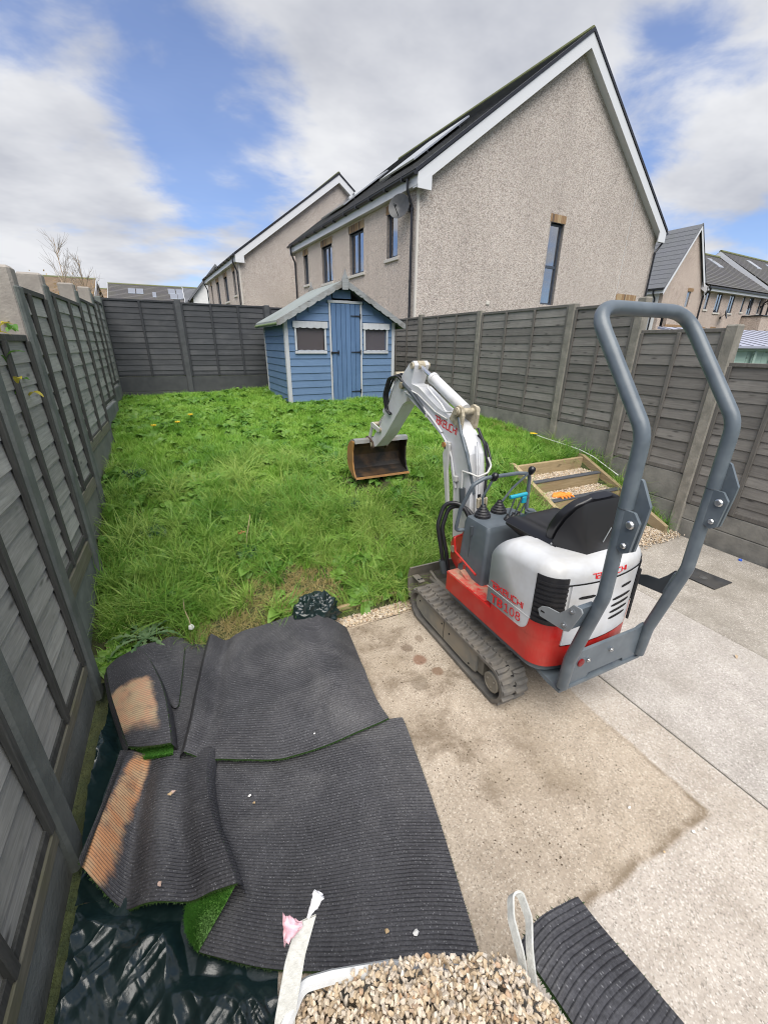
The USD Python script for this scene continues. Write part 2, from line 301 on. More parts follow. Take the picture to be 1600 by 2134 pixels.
tiles('ridge_moss', (.085, .095, .035), (.14, .15, .06), (.07, .075, .04))
plain('brick_a', (.27, .17, .09), .85); plain('brick_b', (.13, .09, .065), .85); plain('brick_c', (.36, .26, .15), .85)
M['window_glass'] = mat('window_glass', {'f': ('fresnel', {'IOR': 1.8}), 'fa': ('math', {'math_type': 'multiply_add', 'value2': .8, 'value3': .36}), 't': ('transparent_bsdf', {'color': (.82, .86, .88)}), 'g': ('glossy_bsdf', {'color': (.95, .97, 1.0), 'roughness': .02}), 'm': ('mix_closure', {})},
    [('f.fac', 'fa.value1'), ('fa.value', 'm.fac'), ('t.BSDF', 'm.closure1'), ('g.BSDF', 'm.closure2')], surface='m.closure')
plain('solar_glass', (.62, .65, .70), .08, metallic=.85)
M['shed_pane'] = mat('shed_pane', {'d': ('principled_bsdf', {'base_color': (.15, .13, .128), 'roughness': .25}), 't': ('transparent_bsdf', {'color': (.75, .72, .72)}), 'm': ('mix_closure', {'fac': .33})},
    [('d.BSDF', 'm.closure2'), ('t.BSDF', 'm.closure1')], surface='m.closure')

# the patio: exposed-aggregate concrete; a brown rectangle left by something that stood there, oil and mud by the machine
def concrete(name, c0, c1, dirt, dirtamt, stains):
    n = {'g': ('geometry', {}), 'n1': ('noise_texture', {'scale': 5., 'detail': 8., 'roughness': .68}), 'r1': ('map_range', {'from_min': .36, 'from_max': .66, 'clamp': True}), 'c1': ('mix_color', {'a': c0, 'b': c1}),
         'v': ('voronoi_texture', {'scale': 190., 'randomness': 1.}), 'vc': ('separate_color', {}), 'rv': ('map_range', {'from_min': .84, 'from_max': .95, 'to_max': .5, 'clamp': True}), 'c2': ('mix_color', {'b': (.13, .115, .095)}),
         'rl': ('map_range', {'from_min': .20, 'from_max': .06, 'to_max': .45, 'clamp': True}), 'c3': ('mix_color', {'b': (.70, .67, .62)}),
         'n2': ('noise_texture', {'scale': 1.7, 'detail': 7., 'roughness': .65}), 'r2': ('map_range', {'from_min': .47, 'from_max': .66, 'to_max': dirtamt, 'clamp': True}), 'c4': ('mix_color', {'b': dirt}),
         'n4': ('noise_texture', {'scale': 70., 'detail': 4., 'roughness': .7}), 'r4': ('map_range', {'from_min': .3, 'from_max': .7, 'to_min': .80, 'to_max': 1.17, 'clamp': True}), 'c5': ('mix_color', {'blend_type': 'multiply', 'fac': 1., 'use_clamp': False}),
         'b': ('bump', {'strength': .5, 'distance': .004}), 'p': ('principled_bsdf', {'roughness': .88, 'specular_ior_level': .25})}
    l = [('g.position', 'n1.vector'), ('g.position', 'n2.vector'), ('g.position', 'n4.vector'), ('g.position', 'v.vector'), ('n1.fac', 'r1.value'), ('r1.result', 'c1.fac'), ('v.color', 'vc.color'), ('vc.r', 'rv.value'), ('vc.g', 'rl.value'),
         ('c1.result', 'c2.a'), ('rv.result', 'c2.fac'), ('c2.result', 'c3.a'), ('rl.result', 'c3.fac'), ('n2.fac', 'r2.value'), ('c3.result', 'c4.a'), ('r2.result', 'c4.fac'), ('c4.result', 'c5.a'), ('n4.fac', 'r4.value'), ('r4.result', 'c5.b'),
         ('n4.fac', 'b.height'), ('b.normal', 'p.normal')]
    last = 'c5.result'
    if stains:
        n |= {'s': ('separate_xyz', {}), 'wx': ('noise_texture', {'scale': 7., 'detail': 4.}), 'w': ('map_range', {'from_min': .3, 'from_max': .7, 'to_min': -.010, 'to_max': .010}),
              'xa': ('math', {'math_type': 'add'}), 'ya': ('math', {'math_type': 'add'})}
        l += [('g.position', 's.vector'), ('g.position', 'wx.vector'), ('wx.fac', 'w.value'), ('s.x', 'xa.value1'), ('w.result', 'xa.value2'), ('s.y', 'ya.value1'), ('w.result', 'ya.value2')]
        # inside mask of the rectangle x < 1.80, y > .44 and its dark rim
        def mr(k, src, a, b, lo, hi):
            n[k] = ('map_range', {'range_type': 'smoothstep', 'from_min': a, 'from_max': b, 'to_min': lo, 'to_max': hi, 'clamp': True}); l.append((src, k + '.value'))
        def mul(k, a, b):
            n[k] = ('math', {'math_type': 'multiply'}); l.extend([(a, k + '.value1'), (b, k + '.value2')])
        mr('ix', 'xa.value', 1.795, 1.82, 1., 0.); mr('iy', 'ya.value', .42, .445, 0., 1.); mul('inside', 'ix.result', 'iy.result')
        mr('ex', 'xa.value', 1.775, 1.80, 0., 1.); mr('ey', 'ya.value', .44, .49, 1., 0.); mr('yf', 's.y', 1.25, .75, 0., 1.); mr('yn', 's.y', .9, .5, .35, 1.)
        mul('exf0', 'ex.result', 'yf.result'); mul('exf', 'exf0.value', 'yn.result'); n['rim'] = ('math', {'math_type': 'maximum'}); l.extend([('exf.value', 'rim.value1'), ('ey.result', 'rim.value2')]); mul('rim2', 'rim.value', 'inside.value')
        n['nr'] = ('noise_texture', {'scale': 9., 'detail': 5., 'roughness': .7}); mr('nrr', 'nr.fac', .33, .6, .15, .75); l.append(('g.position', 'nr.vector')); mul('rim3', 'rim2.value', 'nrr.result')
        n['ci'] = ('mix_color', {'blend_type': 'multiply', 'b': (.90, .85, .77)}); l.extend([(last, 'ci.a'), ('inside.value', 'ci.fac')])
        n['cr'] = ('mix_color', {'b': (.12, .085, .05)}); l.extend([('ci.result', 'cr.a'), ('rim3.value', 'cr.fac')])
        # mud and damp beside the track
        n['n6'] = ('noise_texture', {'scale': 3.6, 'detail': 8., 'roughness': .68, 'distortion': .4}); l.append(('g.position', 'n6.vector')); mr('m6', 'n6.fac', .46, .66, 0., .68)
        mr('mx', 's.x', 1.75, 1.15, 0., 1.); mr('my', 's.y', .55, 1.15, .25, 1.); mul('mm', 'mx.result', 'my.result'); mul('mud', 'mm.value', 'm6.result')
        n['cm'] = ('mix_color', {'b': (.125, .092, .06)}); l.extend([('cr.result', 'cm.a'), ('mud.value', 'cm.fac')])
        last = 'cm.result'
        for i, (x, y, r, col, am) in enumerate(OIL):
            n[f'o{i}'] = ('vector_math', {'math_type': 'distance', 'vector2': (x, y, 0.)}); l.append(('ov.vector', f'o{i}.vector1'))
            mr(f'q{i}', f'o{i}.value', r * .6, r, am, 0.); n[f'k{i}'] = ('mix_color', {'b': col}); l.extend([(last, f'k{i}.a'), (f'q{i}.result', f'k{i}.fac')]); last = f'k{i}.result'
        n['ov'] = ('combine_xyz', {'z': 0.}); l.extend([('xa.value', 'ov.x'), ('ya.value', 'ov.y')])
    l.append((last, 'p.base_color')); M[name] = mat(name, n, l)
OIL = [(1.125, 1.80, .055, (.16, .07, .04), .7), (1.17, 1.66, .045, (.15, .085, .05), .7), (1.10, 1.93, .05, (.11, .075, .05), .6), (1.22, 1.98, .04, (.12, .08, .05), .5), (1.02, 1.62, .07, (.10, .075, .05), .45)]
concrete('concrete_patio', (.36, .318, .275), (.455, .408, .358), (.24, .20, .15), .55, True)
concrete('concrete_light', (.325, .298, .272), (.41, .38, .348), (.26, .235, .20), .5, False)
concrete('concrete_worn', (.25, .225, .195), (.34, .31, .27), (.20, .18, .15), .7, False)
plain('joint', (.03, .028, .025), .9)

# green growth
def leafy(name, c0, c1, c2, rough=.5, trans=.35, tip=None):
    n = {'o': ('object_info', {}), 'g': ('geometry', {}), 'n': ('noise_texture', {'scale': 1.1, 'detail': 3.}), 'a': ('math', {'math_type': 'multiply_add', 'value2': .55}), 'a2': ('math', {'math_type': 'multiply', 'value2': .75}),
         'isl': ('math', {'math_type': 'multiply_add', 'value2': .25}),
         'r': ('rgb_ramp', {'ramp': [(.18, c0), (.5, c1), (.9, c2)]}), 'p': ('principled_bsdf', {'roughness': rough, 'specular_ior_level': .35}), 't': ('translucent_bsdf', {}), 'm': ('mix_closure', {'fac': trans})}
    l = [('g.position', 'n.vector'), ('n.fac', 'a2.value1'), ('o.random', 'a.value1'), ('a2.value', 'a.value3'), ('g.random_per_island', 'isl.value1'), ('a.value', 'isl.value3'), ('isl.value', 'r.fac'), ('r.color', 'p.base_color'), ('r.color', 't.color'), ('p.BSDF', 'm.closure1'), ('t.BSDF', 'm.closure2')]
    M[name] = mat(name, n, l, surface='m.closure')
leafy('grass_blade', (.050, .145, .022), (.130, .29, .036), (.34, .46, .11), .45)
leafy('grass_lawn', (.085, .215, .020), (.165, .36, .036), (.30, .47, .08), .5)
leafy('straw_blade', (.34, .25, .10), (.46, .36, .17), (.26, .27, .08), .7, .3)
leafy('weed_leaf', (.055, .14, .025), (.10, .23, .035), (.19, .33, .06), .45)
leafy('dock_leaf', (.018, .060, .028), (.030, .090, .038), (.055, .135, .045), .4, .25)
leafy('dandelion_leaf', (.06, .13, .055), (.10, .19, .08), (.16, .25, .11), .5)
leafy('artificial_pile', (.06, .19, .03), (.10, .27, .045), (.18, .36, .07), .5, .3)
leafy('dark_pile', (.012, .030, .010), (.025, .060, .014), (.05, .10, .02), .6, .15)
plain('petal_yellow', (.75, .52, .02), .6); plain('seed_white', (.62, .63, .60), .9); plain('stem_pale', (.40, .30, .20), .6)
speck('stone_gravel', (.33, .255, .17), (.55, .48, .38), 40., .8, objvar=.35, c2=(.45, .30, .16), scale2=25., amt2=.7)
M['gravel_stone'] = mat('gravel_stone', {'o': ('object_info', {}), 'r': ('rgb_ramp', {'ramp': [(0, (.36, .27, .175)), (.2, (.46, .36, .24)), (.45, (.52, .43, .32)), (.7, (.56, .49, .40)), (.88, (.45, .39, .32)), (.95, (.36, .22, .12)), (1, (.62, .58, .51))]}),
    'g': ('geometry', {}), 'n': ('noise_texture', {'scale': 160., 'detail': 4.}), 'q': ('map_range', {'from_min': .3, 'from_max': .7, 'to_min': .75, 'to_max': 1.18}), 'x': ('mix_color', {'blend_type': 'multiply', 'fac': 1., 'use_clamp': False}), 'p': ('principled_bsdf', {'roughness': .75})},
    [('o.random', 'r.fac'), ('r.color', 'x.a'), ('g.position', 'n.vector'), ('n.fac', 'q.value'), ('q.result', 'x.b'), ('x.result', 'p.base_color')])
speck('gravel_bed', (.30, .24, .17), (.46, .38, .29), 55., .9, bump=1., bscale=60., bdist=.02)
plain('stone_white', (.75, .74, .71), .7); plain('stone_tan', (.50, .36, .20), .7); plain('stone_pink', (.50, .36, .29), .7)
# turf backing
def backing(name, stain=None):
    n = {'uv': ('uvmap', {'attribute': 'st'}), 's': ('separate_xyz', {}), 'wn': ('noise_texture', {'scale': 6., 'detail': 3.}), 'wm': ('math', {'math_type': 'multiply_add', 'value2': .010}), 
         'fr': ('math', {'math_type': 'multiply', 'value2': 2 * math.pi / .0128}), 'si': ('math', {'math_type': 'sine'}), 'hm': ('map_range', {'from_min': -1., 'from_max': -.1, 'clamp': True}),
         'm2': ('mapping', {'scale': (110., 78.1, 1.)}), 'v': ('voronoi_texture', {'scale': 1., 'dimensions': '2D', 'randomness': .8}), 'rd': ('map_range', {'from_min': .24, 'from_max': .10, 'to_max': .55, 'clamp': True}), 'vc': ('separate_color', {}), 'pk': ('map_range', {'from_min': .55, 'from_max': .75, 'clamp': True}), 'dm': ('math', {'math_type': 'multiply'}), 'dm2': ('math', {'math_type': 'multiply'}),
         'g': ('geometry', {}), 'n': ('noise_texture', {'scale': 4.5, 'detail': 6., 'roughness': .65}), 'r': ('map_range', {'from_min': .38, 'from_max': .64, 'clamp': True}), 'c': ('mix_color', {'a': (.016, .016, .019), 'b': (.046, .046, .051)}),
         'nw': ('noise_texture', {'scale': 2.1, 'detail': 8., 'roughness': .72, 'distortion': .5}), 'rw': ('map_range', {'from_min': .48, 'from_max': .66, 'to_max': .6, 'clamp': True}), 'cw': ('mix_color', {'b': (.12, .117, .117)}), 'nfr': ('map_range', {'from_min': .3, 'from_max': .7, 'to_min': .55, 'to_max': 1.5, 'clamp': True}), 'cnf': ('mix_color', {'blend_type': 'multiply', 'fac': 1., 'use_clamp': False}), 'cr': ('mix_color', {'b': (.058, .058, .065)}), 'crf': ('math', {'math_type': 'multiply', 'value2': .6}), 'cd': ('mix_color', {'b': (.27, .27, .28)}), 'nf': ('noise_texture', {'scale': 130., 'detail': 4., 'roughness': .7}),
         'hh': ('math', {'math_type': 'multiply_add', 'value2': .25}), 'b': ('bump', {'strength': .55, 'distance': .004}), 'p': ('principled_bsdf', {'roughness': .66, 'specular_ior_level': .4})}
    l = [('uv.UV', 's.vector'), ('uv.UV', 'wn.vector'), ('wn.fac', 'wm.value1'), ('s.y', 'wm.value3'), ('wm.value', 'fr.value1'), ('fr.value', 'si.value1'), ('si.value', 'hm.value'), ('uv.UV', 'm2.vector'), ('m2.vector', 'v.vector'), ('v.distance', 'rd.value'), ('v.color', 'vc.color'), ('vc.r', 'pk.value'),
         ('rd.result', 'dm.value1'), ('pk.result', 'dm.value2'), ('dm.value', 'dm2.value1'), ('hm.result', 'dm2.value2'), ('g.position', 'n.vector'), ('n.fac', 'r.value'), ('r.result', 'c.fac'), ('hm.result', 'crf.value1'), ('crf.value', 'cr.fac'), ('g.position', 'nw.vector'), ('nw.fac', 'rw.value'), ('rw.result', 'cw.fac'), ('c.result', 'cw.a'), ('cw.result', 'cr.a'), ('cr.result', 'cnf.a'), ('nf.fac', 'nfr.value'), ('nfr.result', 'cnf.b'), ('cnf.result', 'cd.a'), ('dm2.value', 'cd.fac'),
         ('g.position', 'nf.vector'), ('nf.fac', 'hh.value1'), ('hm.result', 'hh.value3'), ('hh.value', 'b.height'), ('b.normal', 'p.normal')]
    last = 'cd.result'
    if stain:                       # sand and clay smeared over part of the sheet: a band in the sheet's own coordinates
        (u0, u1, v0, v1, slope), ca, cb = stain
        def mr(k, src, a, b, lo, hi):
            n[k] = ('map_range', {'range_type': 'smoothstep', 'from_min': a, 'from_max': b, 'to_min': lo, 'to_max': hi, 'clamp': True}); l.append((src, k + '.value'))
        def mul(k, a, b):
            n[k] = ('math', {'math_type': 'multiply'}); l.extend([(a, k + '.value1'), (b, k + '.value2')])
        n['ns'] = ('noise_texture', {'scale': 9., 'detail': 6., 'roughness': .7}); l.append(('uv.UV', 'ns.vector'))
        n['us'] = ('math', {'math_type': 'multiply_add', 'value2': slope}); l.extend([('s.y', 'us.value1'), ('s.x', 'us.value3')])
        n['uw'] = ('math', {'math_type': 'multiply_add', 'value2': .09}); l.extend([('ns.fac', 'uw.value1'), ('us.value', 'uw.value3')])
        n['vw'] = ('math', {'math_type': 'multiply_add', 'value2': .12}); l.extend([('ns.fac', 'vw.value1'), ('s.y', 'vw.value3')])
        mr('sa', 'uw.value', u0 + .045, u0 + .075, 0., 1.); mr('sb', 'uw.value', u1 + .03, u1 + .06, 1., 0.); mr('sc', 'vw.value', v0 + .05, v0 + .10, 0., 1.); mr('sd', 'vw.value', v1 + .03, v1 + .12, 1., 0.)
        mul('m1', 'sa.result', 'sb.result'); mul('m2_', 'sc.result', 'sd.result'); mul('m3', 'm1.value', 'm2_.value'); mr('rbr', 'hm.result', .05, .5, .55, 1.); mul('m4', 'm3.value', 'rbr.result'); mr('gr', 'ns.fac', .28, .5, .45, 1.); mul('m5', 'm4.value', 'gr.result')
        n['cs0'] = ('mix_color', {'a': ca, 'b': cb}); n['nq'] = ('noise_texture', {'scale': 14., 'detail': 4.}); l.append(('uv.UV', 'nq.vector')); mr('nqr', 'nq.fac', .38, .62, 0., 1.); l.append(('nqr.result', 'cs0.fac'))
        n['cs'] = ('mix_color', {}); l.extend([(last, 'cs.a'), ('cs0.result', 'cs.b'), ('m5.value', 'cs.fac')]); last = 'cs.result'
    l.append((last, 'p.base_color')); M[name] = mat(name, n, l)
backing('turf_backing')
speck('polythene', (.005, .013, .013), (.011, .024, .024), 5., .26, bump=.35, bscale=40., bdist=.006, spec=.6, rvar=.08)
speck('rag_orange', (.62, .17, .02), (.78, .27, .04), 30., .8)
speck('webbing', (.42, .42, .39), (.52, .52, .49), 120., .8, bump=.6, bscale=300., bdist=.002)
speck('bag_white', (.46, .47, .47), (.54, .55, .55), 60., .55, bump=.4, bscale=300., bdist=.001)
plain('plastic_pink', (.75, .45, .50), .35, transmission_weight=.0); plain('plastic_clear', (.72, .72, .74), .3)
plain('blue_plastic', (.02, .10, .55), .35); speck('cover_black', (.020, .021, .023), (.040, .041, .044), 9., .6, c2=(.10, .09, .075), scale2=5., amt2=.35)
# machine
speck('paint_white', (.53, .54, .555), (.585, .595, .61), 3., .32, c2=(.40, .385, .35), scale2=5.5, amt2=.55, spec=.5)
speck('paint_white_worn', (.42, .42, .41), (.52, .52, .50), 8., .4, c2=(.42, .40, .35), scale2=9., amt2=.5)
speck('paint_red', (.40, .010, .010), (.47, .016, .013), 5., .36, c2=(.40, .09, .065), scale2=6., amt2=.55)
speck('paint_red_dusty', (.48, .02, .016), (.40, .19, .13), 16., .7, lo=.42, hi=.6, c2=(.36, .29, .20), scale2=6., amt2=.85)
speck('paint_grey', (.072, .090, .108), (.100, .122, .140), 4., .38, c2=(.17, .195, .21), scale2=10., amt2=.35)
speck('paint_grey_light', (.20, .215, .225), (.25, .265, .275), 6., .45)
speck('paint_grey_dark', (.040, .048, .055), (.058, .068, .076), 6., .5)
speck('console_grey', (.075, .092, .108), (.10, .12, .138), 10., .45, c2=(.14, .155, .165), scale2=6., amt2=.4)
speck('rubber_track', (.075, .072, .068), (.125, .118, .108), 7., .85, bump=.35, bscale=80., bdist=.003, c2=(.20, .175, .14), scale2=9., amt2=.6)
speck('steel_dirty', (.10, .095, .082), (.16, .15, .13), 9., .7, bump=.2, bscale=60., c2=(.22, .185, .13), scale2=5., amt2=.6)
speck('cover_grey_dirty', (.13, .135, .13), (.19, .19, .175), 8., .6, c2=(.24, .20, .145), scale2=4., amt2=.7)
speck('bucket_steel', (.022, .020, .018), (.045, .038, .032), 8., .55, c2=(.17, .09, .035), scale2=4., amt2=.7, metallic=.3)
speck('bucket_rust', (.26, .12, .035), (.34, .17, .05), 9., .75, c2=(.18, .13, .08), scale2=4., amt2=.5)
speck('bucket_grey', (.15, .165, .17), (.22, .235, .235), 9., .5, c2=(.30, .17, .06), scale2=5., amt2=.35)
plain('chrome', (.75, .76, .78), .15, metallic=1.); plain('zinc', (.58, .59, .60), .35, metallic=1.); plain('bolt_grey', (.30, .32, .33), .4, metallic=.7)
plain('black_vinyl', (.012, .012, .014), .33); plain('black_plastic', (.014, .014, .016), .45); plain('hose_black', (.012, .012, .014), .4); plain('knob_black', (.008, .008, .009), .2); plain('black_hole', (.004, .004, .004), .9)
plain('turquoise', (.005, .27, .37), .4); plain('decal_red', (.60, .015, .02), .45); plain('decal_white', (.75, .75, .75), .5); plain('reflector_red', (.16, .005, .008), .2)
speck('greasy', (.20, .17, .11), (.45, .40, .30), 30., .5, lo=.3, hi=.7)

plain('soil_crumb', (.085, .062, .04), .95)
# ---------------------------------------------------------------- ground, patio, lawn
XR, YB = 4.67, 9.97                                    # right fence line, back fence line
def xleft(y): return -.66 - (y - 1.4) * .0535          # left fence line
PL = np.array([(2.40, .02), (2.8, .10), (3.4, .24), (4.4, .50), (6.1, .66), (8., .79), (10.2, .85)])
PR = np.array([(2.40, .03), (2.9, .26), (3.5, .53), (4.3, .62), (6.2, .72), (8., .86), (10.2, .93)])
def lawn_z(x, y):
    x, y = np.asarray(x, float), np.asarray(y, float)
    t = np.clip((x - xleft(y)) / (XR - xleft(y)), 0, 1); t = np.clip(t * 1.5, 0, 1)
    z = np.interp(y, PL[:, 0], PL[:, 1]) * (1 - t) + np.interp(y, PR[:, 0], PR[:, 1]) * t
    p = np.stack([x * 2.2, y * 2.2, 0 * x], -1)
    return z + (meshkit.fbm(p, 4, 3) - .5) * .11 * np.clip((y - 2.45) * 2, 0, 1)
gx = np.concatenate([np.linspace(-400, -20, 8), np.linspace(-15, 60, 24), np.linspace(70, 400, 6)]); gy = np.concatenate([np.linspace(-300, -10, 6), np.linspace(-5, 80, 30), np.linspace(100, 500, 7)])
GX, GY = np.meshgrid(gx, gy, indexing='ij')
solo('ground', grid(np.stack([GX, GY, np.where((GX > -6) & (GX < 12) & (GY < 14), -.12, np.clip((GY - 8) * .08, -.12, .7))], -1)), M['soil_turf'], kind='structure')
# patio: three pours of concrete with open joints
solo('patio', cbox(-.62, 2.062, -1.8, 2.285, -.10, 0., .004), M['concrete_patio'], kind='structure')
solo('patio', cbox(2.070, 3.205, -1.8, 2.40, -.10, .001, .004), M['concrete_light'], kind='structure')
solo('patio', cbox(3.211, 4.66, -1.8, 2.41, -.10, -.002, .004), M['concrete_worn'], kind='structure')
solo('patio_base', box(-.64, 4.66, -1.8, 2.42, -.118, -.06), M['joint'], kind='structure')
ly = np.linspace(2.395, 10.4, 90); s = np.linspace(0, 1, 70)
LX = xleft(ly)[None, :] * (1 - s[:, None]) + (XR + .02) * s[:, None] - .06 * (1 - s[:, None]); LY = np.broadcast_to(ly, LX.shape)
LZ = lawn_z(LX, LY)
insteps = (LX > 3.40) & (LX < 4.44) & (LY < 3.52); LZ = np.where(insteps, np.minimum(LZ, np.clip((LY - 2.45) * .35 - .10, -.1, .3)), LZ)
solo('lawn', grid(np.stack([LX, LY, LZ], -1)), M['soil_turf'], kind='structure', smooth=True)
solo('gravel_strip', grid(np.stack([*np.meshgrid(np.linspace(.3, 3.4, 40), np.linspace(2.28, 2.47, 6), indexing='ij'), np.full((40, 6), .004) + RNG.normal(0, .004, (40, 6))], -1)), M['gravel_bed'], kind='structure')
t = Thing('timber_edging', 'thin timber board edging the lawn above the gravel strip', 'edging', (.2, 2.47, 0))
for x0, x1 in ((.25, 1.05), (1.06, 2.1), (2.11, 3.33)):
    t.part('board', cbox(x0, x1, 2.455, 2.480, -.05, .075, .003), M['sleeper'])

# ---------------------------------------------------------------- fences
def boards(t, parent, ax, fixed, a0, a1, z0, z1, out, mats, pitch=.107):
    """overlapping horizontal boards from z0 to z1: each leans out at its lower edge over the one below"""
    n = max(3, int(round((z1 - z0) / pitch))); h = (z1 - z0) / n
    for k in range(n):
        zz0, zz1 = z0 + k * h - .012, z0 + (k + 1) * h + .012
        j = RNG.uniform(-.003, .003); th = .008
        low, up = fixed + out * (.013 + j), fixed + out * (.001)
        # wavy lower edge in four steps
        m = 5; q = np.linspace(a0, a1, m); wl = RNG.uniform(-.004, .004, m); v = []
        for i in range(m):
            for (d, z) in ((low, zz0 + wl[i]), (up, zz1), (up - out * th, zz1), (low - out * th, zz0 + wl[i])):
                v.append((d, q[i], z) if ax == 'y' else (q[i], d, z))
        f = []
        for i in range(m - 1):
            for s_ in range(4):
                a, b = i * 4 + s_, i * 4 + (s_ + 1) % 4; f.append([a, b, b + 4, a + 4])
        f += [[0, 1, 2, 3], [4 * m - 1, 4 * m - 2, 4 * m - 3, 4 * m - 4]]
        t.part('board', (np.array(v), np.array(f)), mats[k % len(mats)], parent)
def run(t, ax, line, bays, posts, out, mt, rec=.045, pitch=.107):
    """line(a) = where the fence stands (its front face); bays: (a0, a1, panel bottom, panel top, battens, gravel boards [(z0, z1)])"""
    def bx(a0, a1, d0, d1, z0, z1, c=.004):
        A, B = sorted((d0, d1)); return cbox(A, B, a0, a1, z0, z1, c) if ax == 'y' else cbox(a0, a1, A, B, z0, z1, c)
    for a, z0, z1, raw in posts:
        L = line(a); W = .056
        t.part('post', bx(a - W, a + W, L, L - out * .10, z0, z1, .012), M[mt + '_post'] if not raw else M[raw])
        if raw: t.part('post_cap', bx(a - W + .003, a + W - .003, L + out * .0, L - out * .096, z1 - .0, z1 + .018, .008), M[raw])
    for a0, a1, zb, zt, nb, gbs in bays:
        L0 = line((a0 + a1) / 2) - out * rec; e0, e1 = a0 + .048, a1 - .048
        # frame: capping rail, bottom rail, end stiles and battens
        pf = [bx(e0, e1, L0 + out * .022, L0 - out * .03, zt - .035, zt, .003), bx(e0, e1, L0 + out * .020, L0 - out * .025, zb, zb + .045, .003)]
        for k in range(nb + 2):
            a = e0 + .02 + (e1 - e0 - .04) * k / (nb + 1)
            pf.append(bx(a - .019, a + .019, L0 + out * .034, L0 + out * .012, zb + .01, zt - .033, .003))
        p = t.part('panel_frame', cat(*pf), M[mt + '_trim'])
        boards(t, p, ax, L0, e0 + .004, e1 - .004, zb + .02, zt - .02, out, M[mt + '_boards'], pitch)
        for z0, z1 in gbs:
            t.part('gravel_board', bx(e0, e1, L0 + out * .018, L0 - out * .03, z0, z1, .006), M[mt + '_gravel'])
    return t
for side_, tr in (('right', 'fence_trim_right'), ('left', 'fence_trim_left'), ('back', 'fence_trim_back')):
    M[side_ + '_post'] = M['concrete_post_' + side_]; M[side_ + '_trim'] = M[tr]; M[side_ + '_boards'] = [M[f'fence_{side_}_board']]; M[side_ + '_gravel'] = M['gravel_board_' + side_]
t = Thing('panel_fence', 'weathered grey-brown panel fence stepping down past the garden steps to the patio', 'fence', (XR, 4, 0))
run(t, 'y', lambda a: XR, [(8.20, 9.90, 1.0, 2.445, 2, [(.68, .995)]), (6.20, 8.20, .985, 2.435, 2, [(.67, .98)]), (4.28, 6.20, .935, 2.405, 2, [(.62, .93), (.31, .615)]), (3.33, 4.28, .93, 2.365, 1, [(.61, .925), (.30, .605)]),
    (2.38, 3.33, .648, 2.072, 1, [(.325, .643), (-.05, .32)]), (1.43, 2.38, .355, 1.77, 1, [(.18, .35), (-.05, .175)]), (.48, 1.43, .33, 1.75, 1, [(-.05, .325)])],
    [(8.20, .5, 2.485, None), (6.20, .4, 2.445, None), (4.28, .3, 2.41, None), (3.33, .1, 2.405, None), (2.38, -.05, 2.10, None), (1.43, -.05, 1.80, None), (.48, -.05, 1.8, None)], -1, 'right')
t = Thing('panel_fence', 'tall dark slate-coloured panel fence closing the far end of the lawn beside the shed', 'fence', (1, YB, .8))
run(t, 'x', lambda a: YB, [(-1.80, .155, 1.255, 2.665, 2, [(.96, 1.25), (.62, .955)]), (.155, 1.90, 1.24, 2.645, 2, [(.93, 1.235), (.6, .925)]), (1.90, 3.75, 1.24, 2.63, 2, [(.9, 1.235)]), (3.75, 4.64, 1.24, 2.60, 1, [(.9, 1.235)])],
    [(.155, .6, 2.70, None), (1.90, .6, 2.665, None), (3.75, .6, 2.65, None)], -1, 'back')
t = Thing('panel_fence', 'greenish grey panel fence with dark painted posts running close along the turf mats', 'fence', (-.8, 4, 0))
run(t, 'y', xleft, [(8.14, 9.95, 1.17, 2.56, 2, [(.85, 1.12), (.55, .845)]), (6.22, 8.14, 1.07, 2.425, 2, [(.75, 1.01), (.5, .745)]), (4.28, 6.22, .955, 2.305, 2, [(.58, .88), (.30, .575)]), (3.33, 4.28, .80, 2.226, 1, [(.45, .70), (.15, .445)]),
    (2.38, 3.33, .60, 1.935, 1, [(.18, .465), (-.05, .175)]), (1.43, 2.38, .235, 1.66, 1, [(-.05, .165)]), (.48, 1.43, .235, 1.66, 1, [(-.05, .165)]), (-.47, .48, .235, 1.66, 1, [(-.05, .165)])],
    [(9.9, .6, 2.68, None), (8.14, .5, 2.58, None), (6.22, .4, 2.44, None), (4.28, .3, 2.30, None), (3.33, .0, 2.20, None), (2.38, -.05, 1.99, None), (1.43, -.05, 1.72, None), (.48, -.05, 1.72, None)], 1, 'left', .072, .122)
# the neighbour's side of these posts was never painted: bare concrete, standing a little higher
for y, z0, z1 in ((8.14, 2.0, 2.655), (6.22, 2.0, 2.505), (4.28, 1.8, 2.37), (3.33, 1.4, 2.295)):
    x = xleft(y); t.part('post_back', cbox(x - .165, x - .012, y - .062, y + .050, z0, z1, .014), M['concrete_post_raw'], label='bare concrete back of a post, unpainted')
for y0, y1, z in ((1.48, 2.33, .166), (.53, 1.38, .166), (2.43, 3.28, .467), (3.38, 4.23, .702), (4.33, 6.17, .882)):
    x = xleft((y0 + y1) / 2); t.part('bottom_rail', cbox(x - .10, x - .045, y0, y1, z, z + (.068 if z < .2 else .10 if z > .5 else .12), .004), M['mossy_rail'])

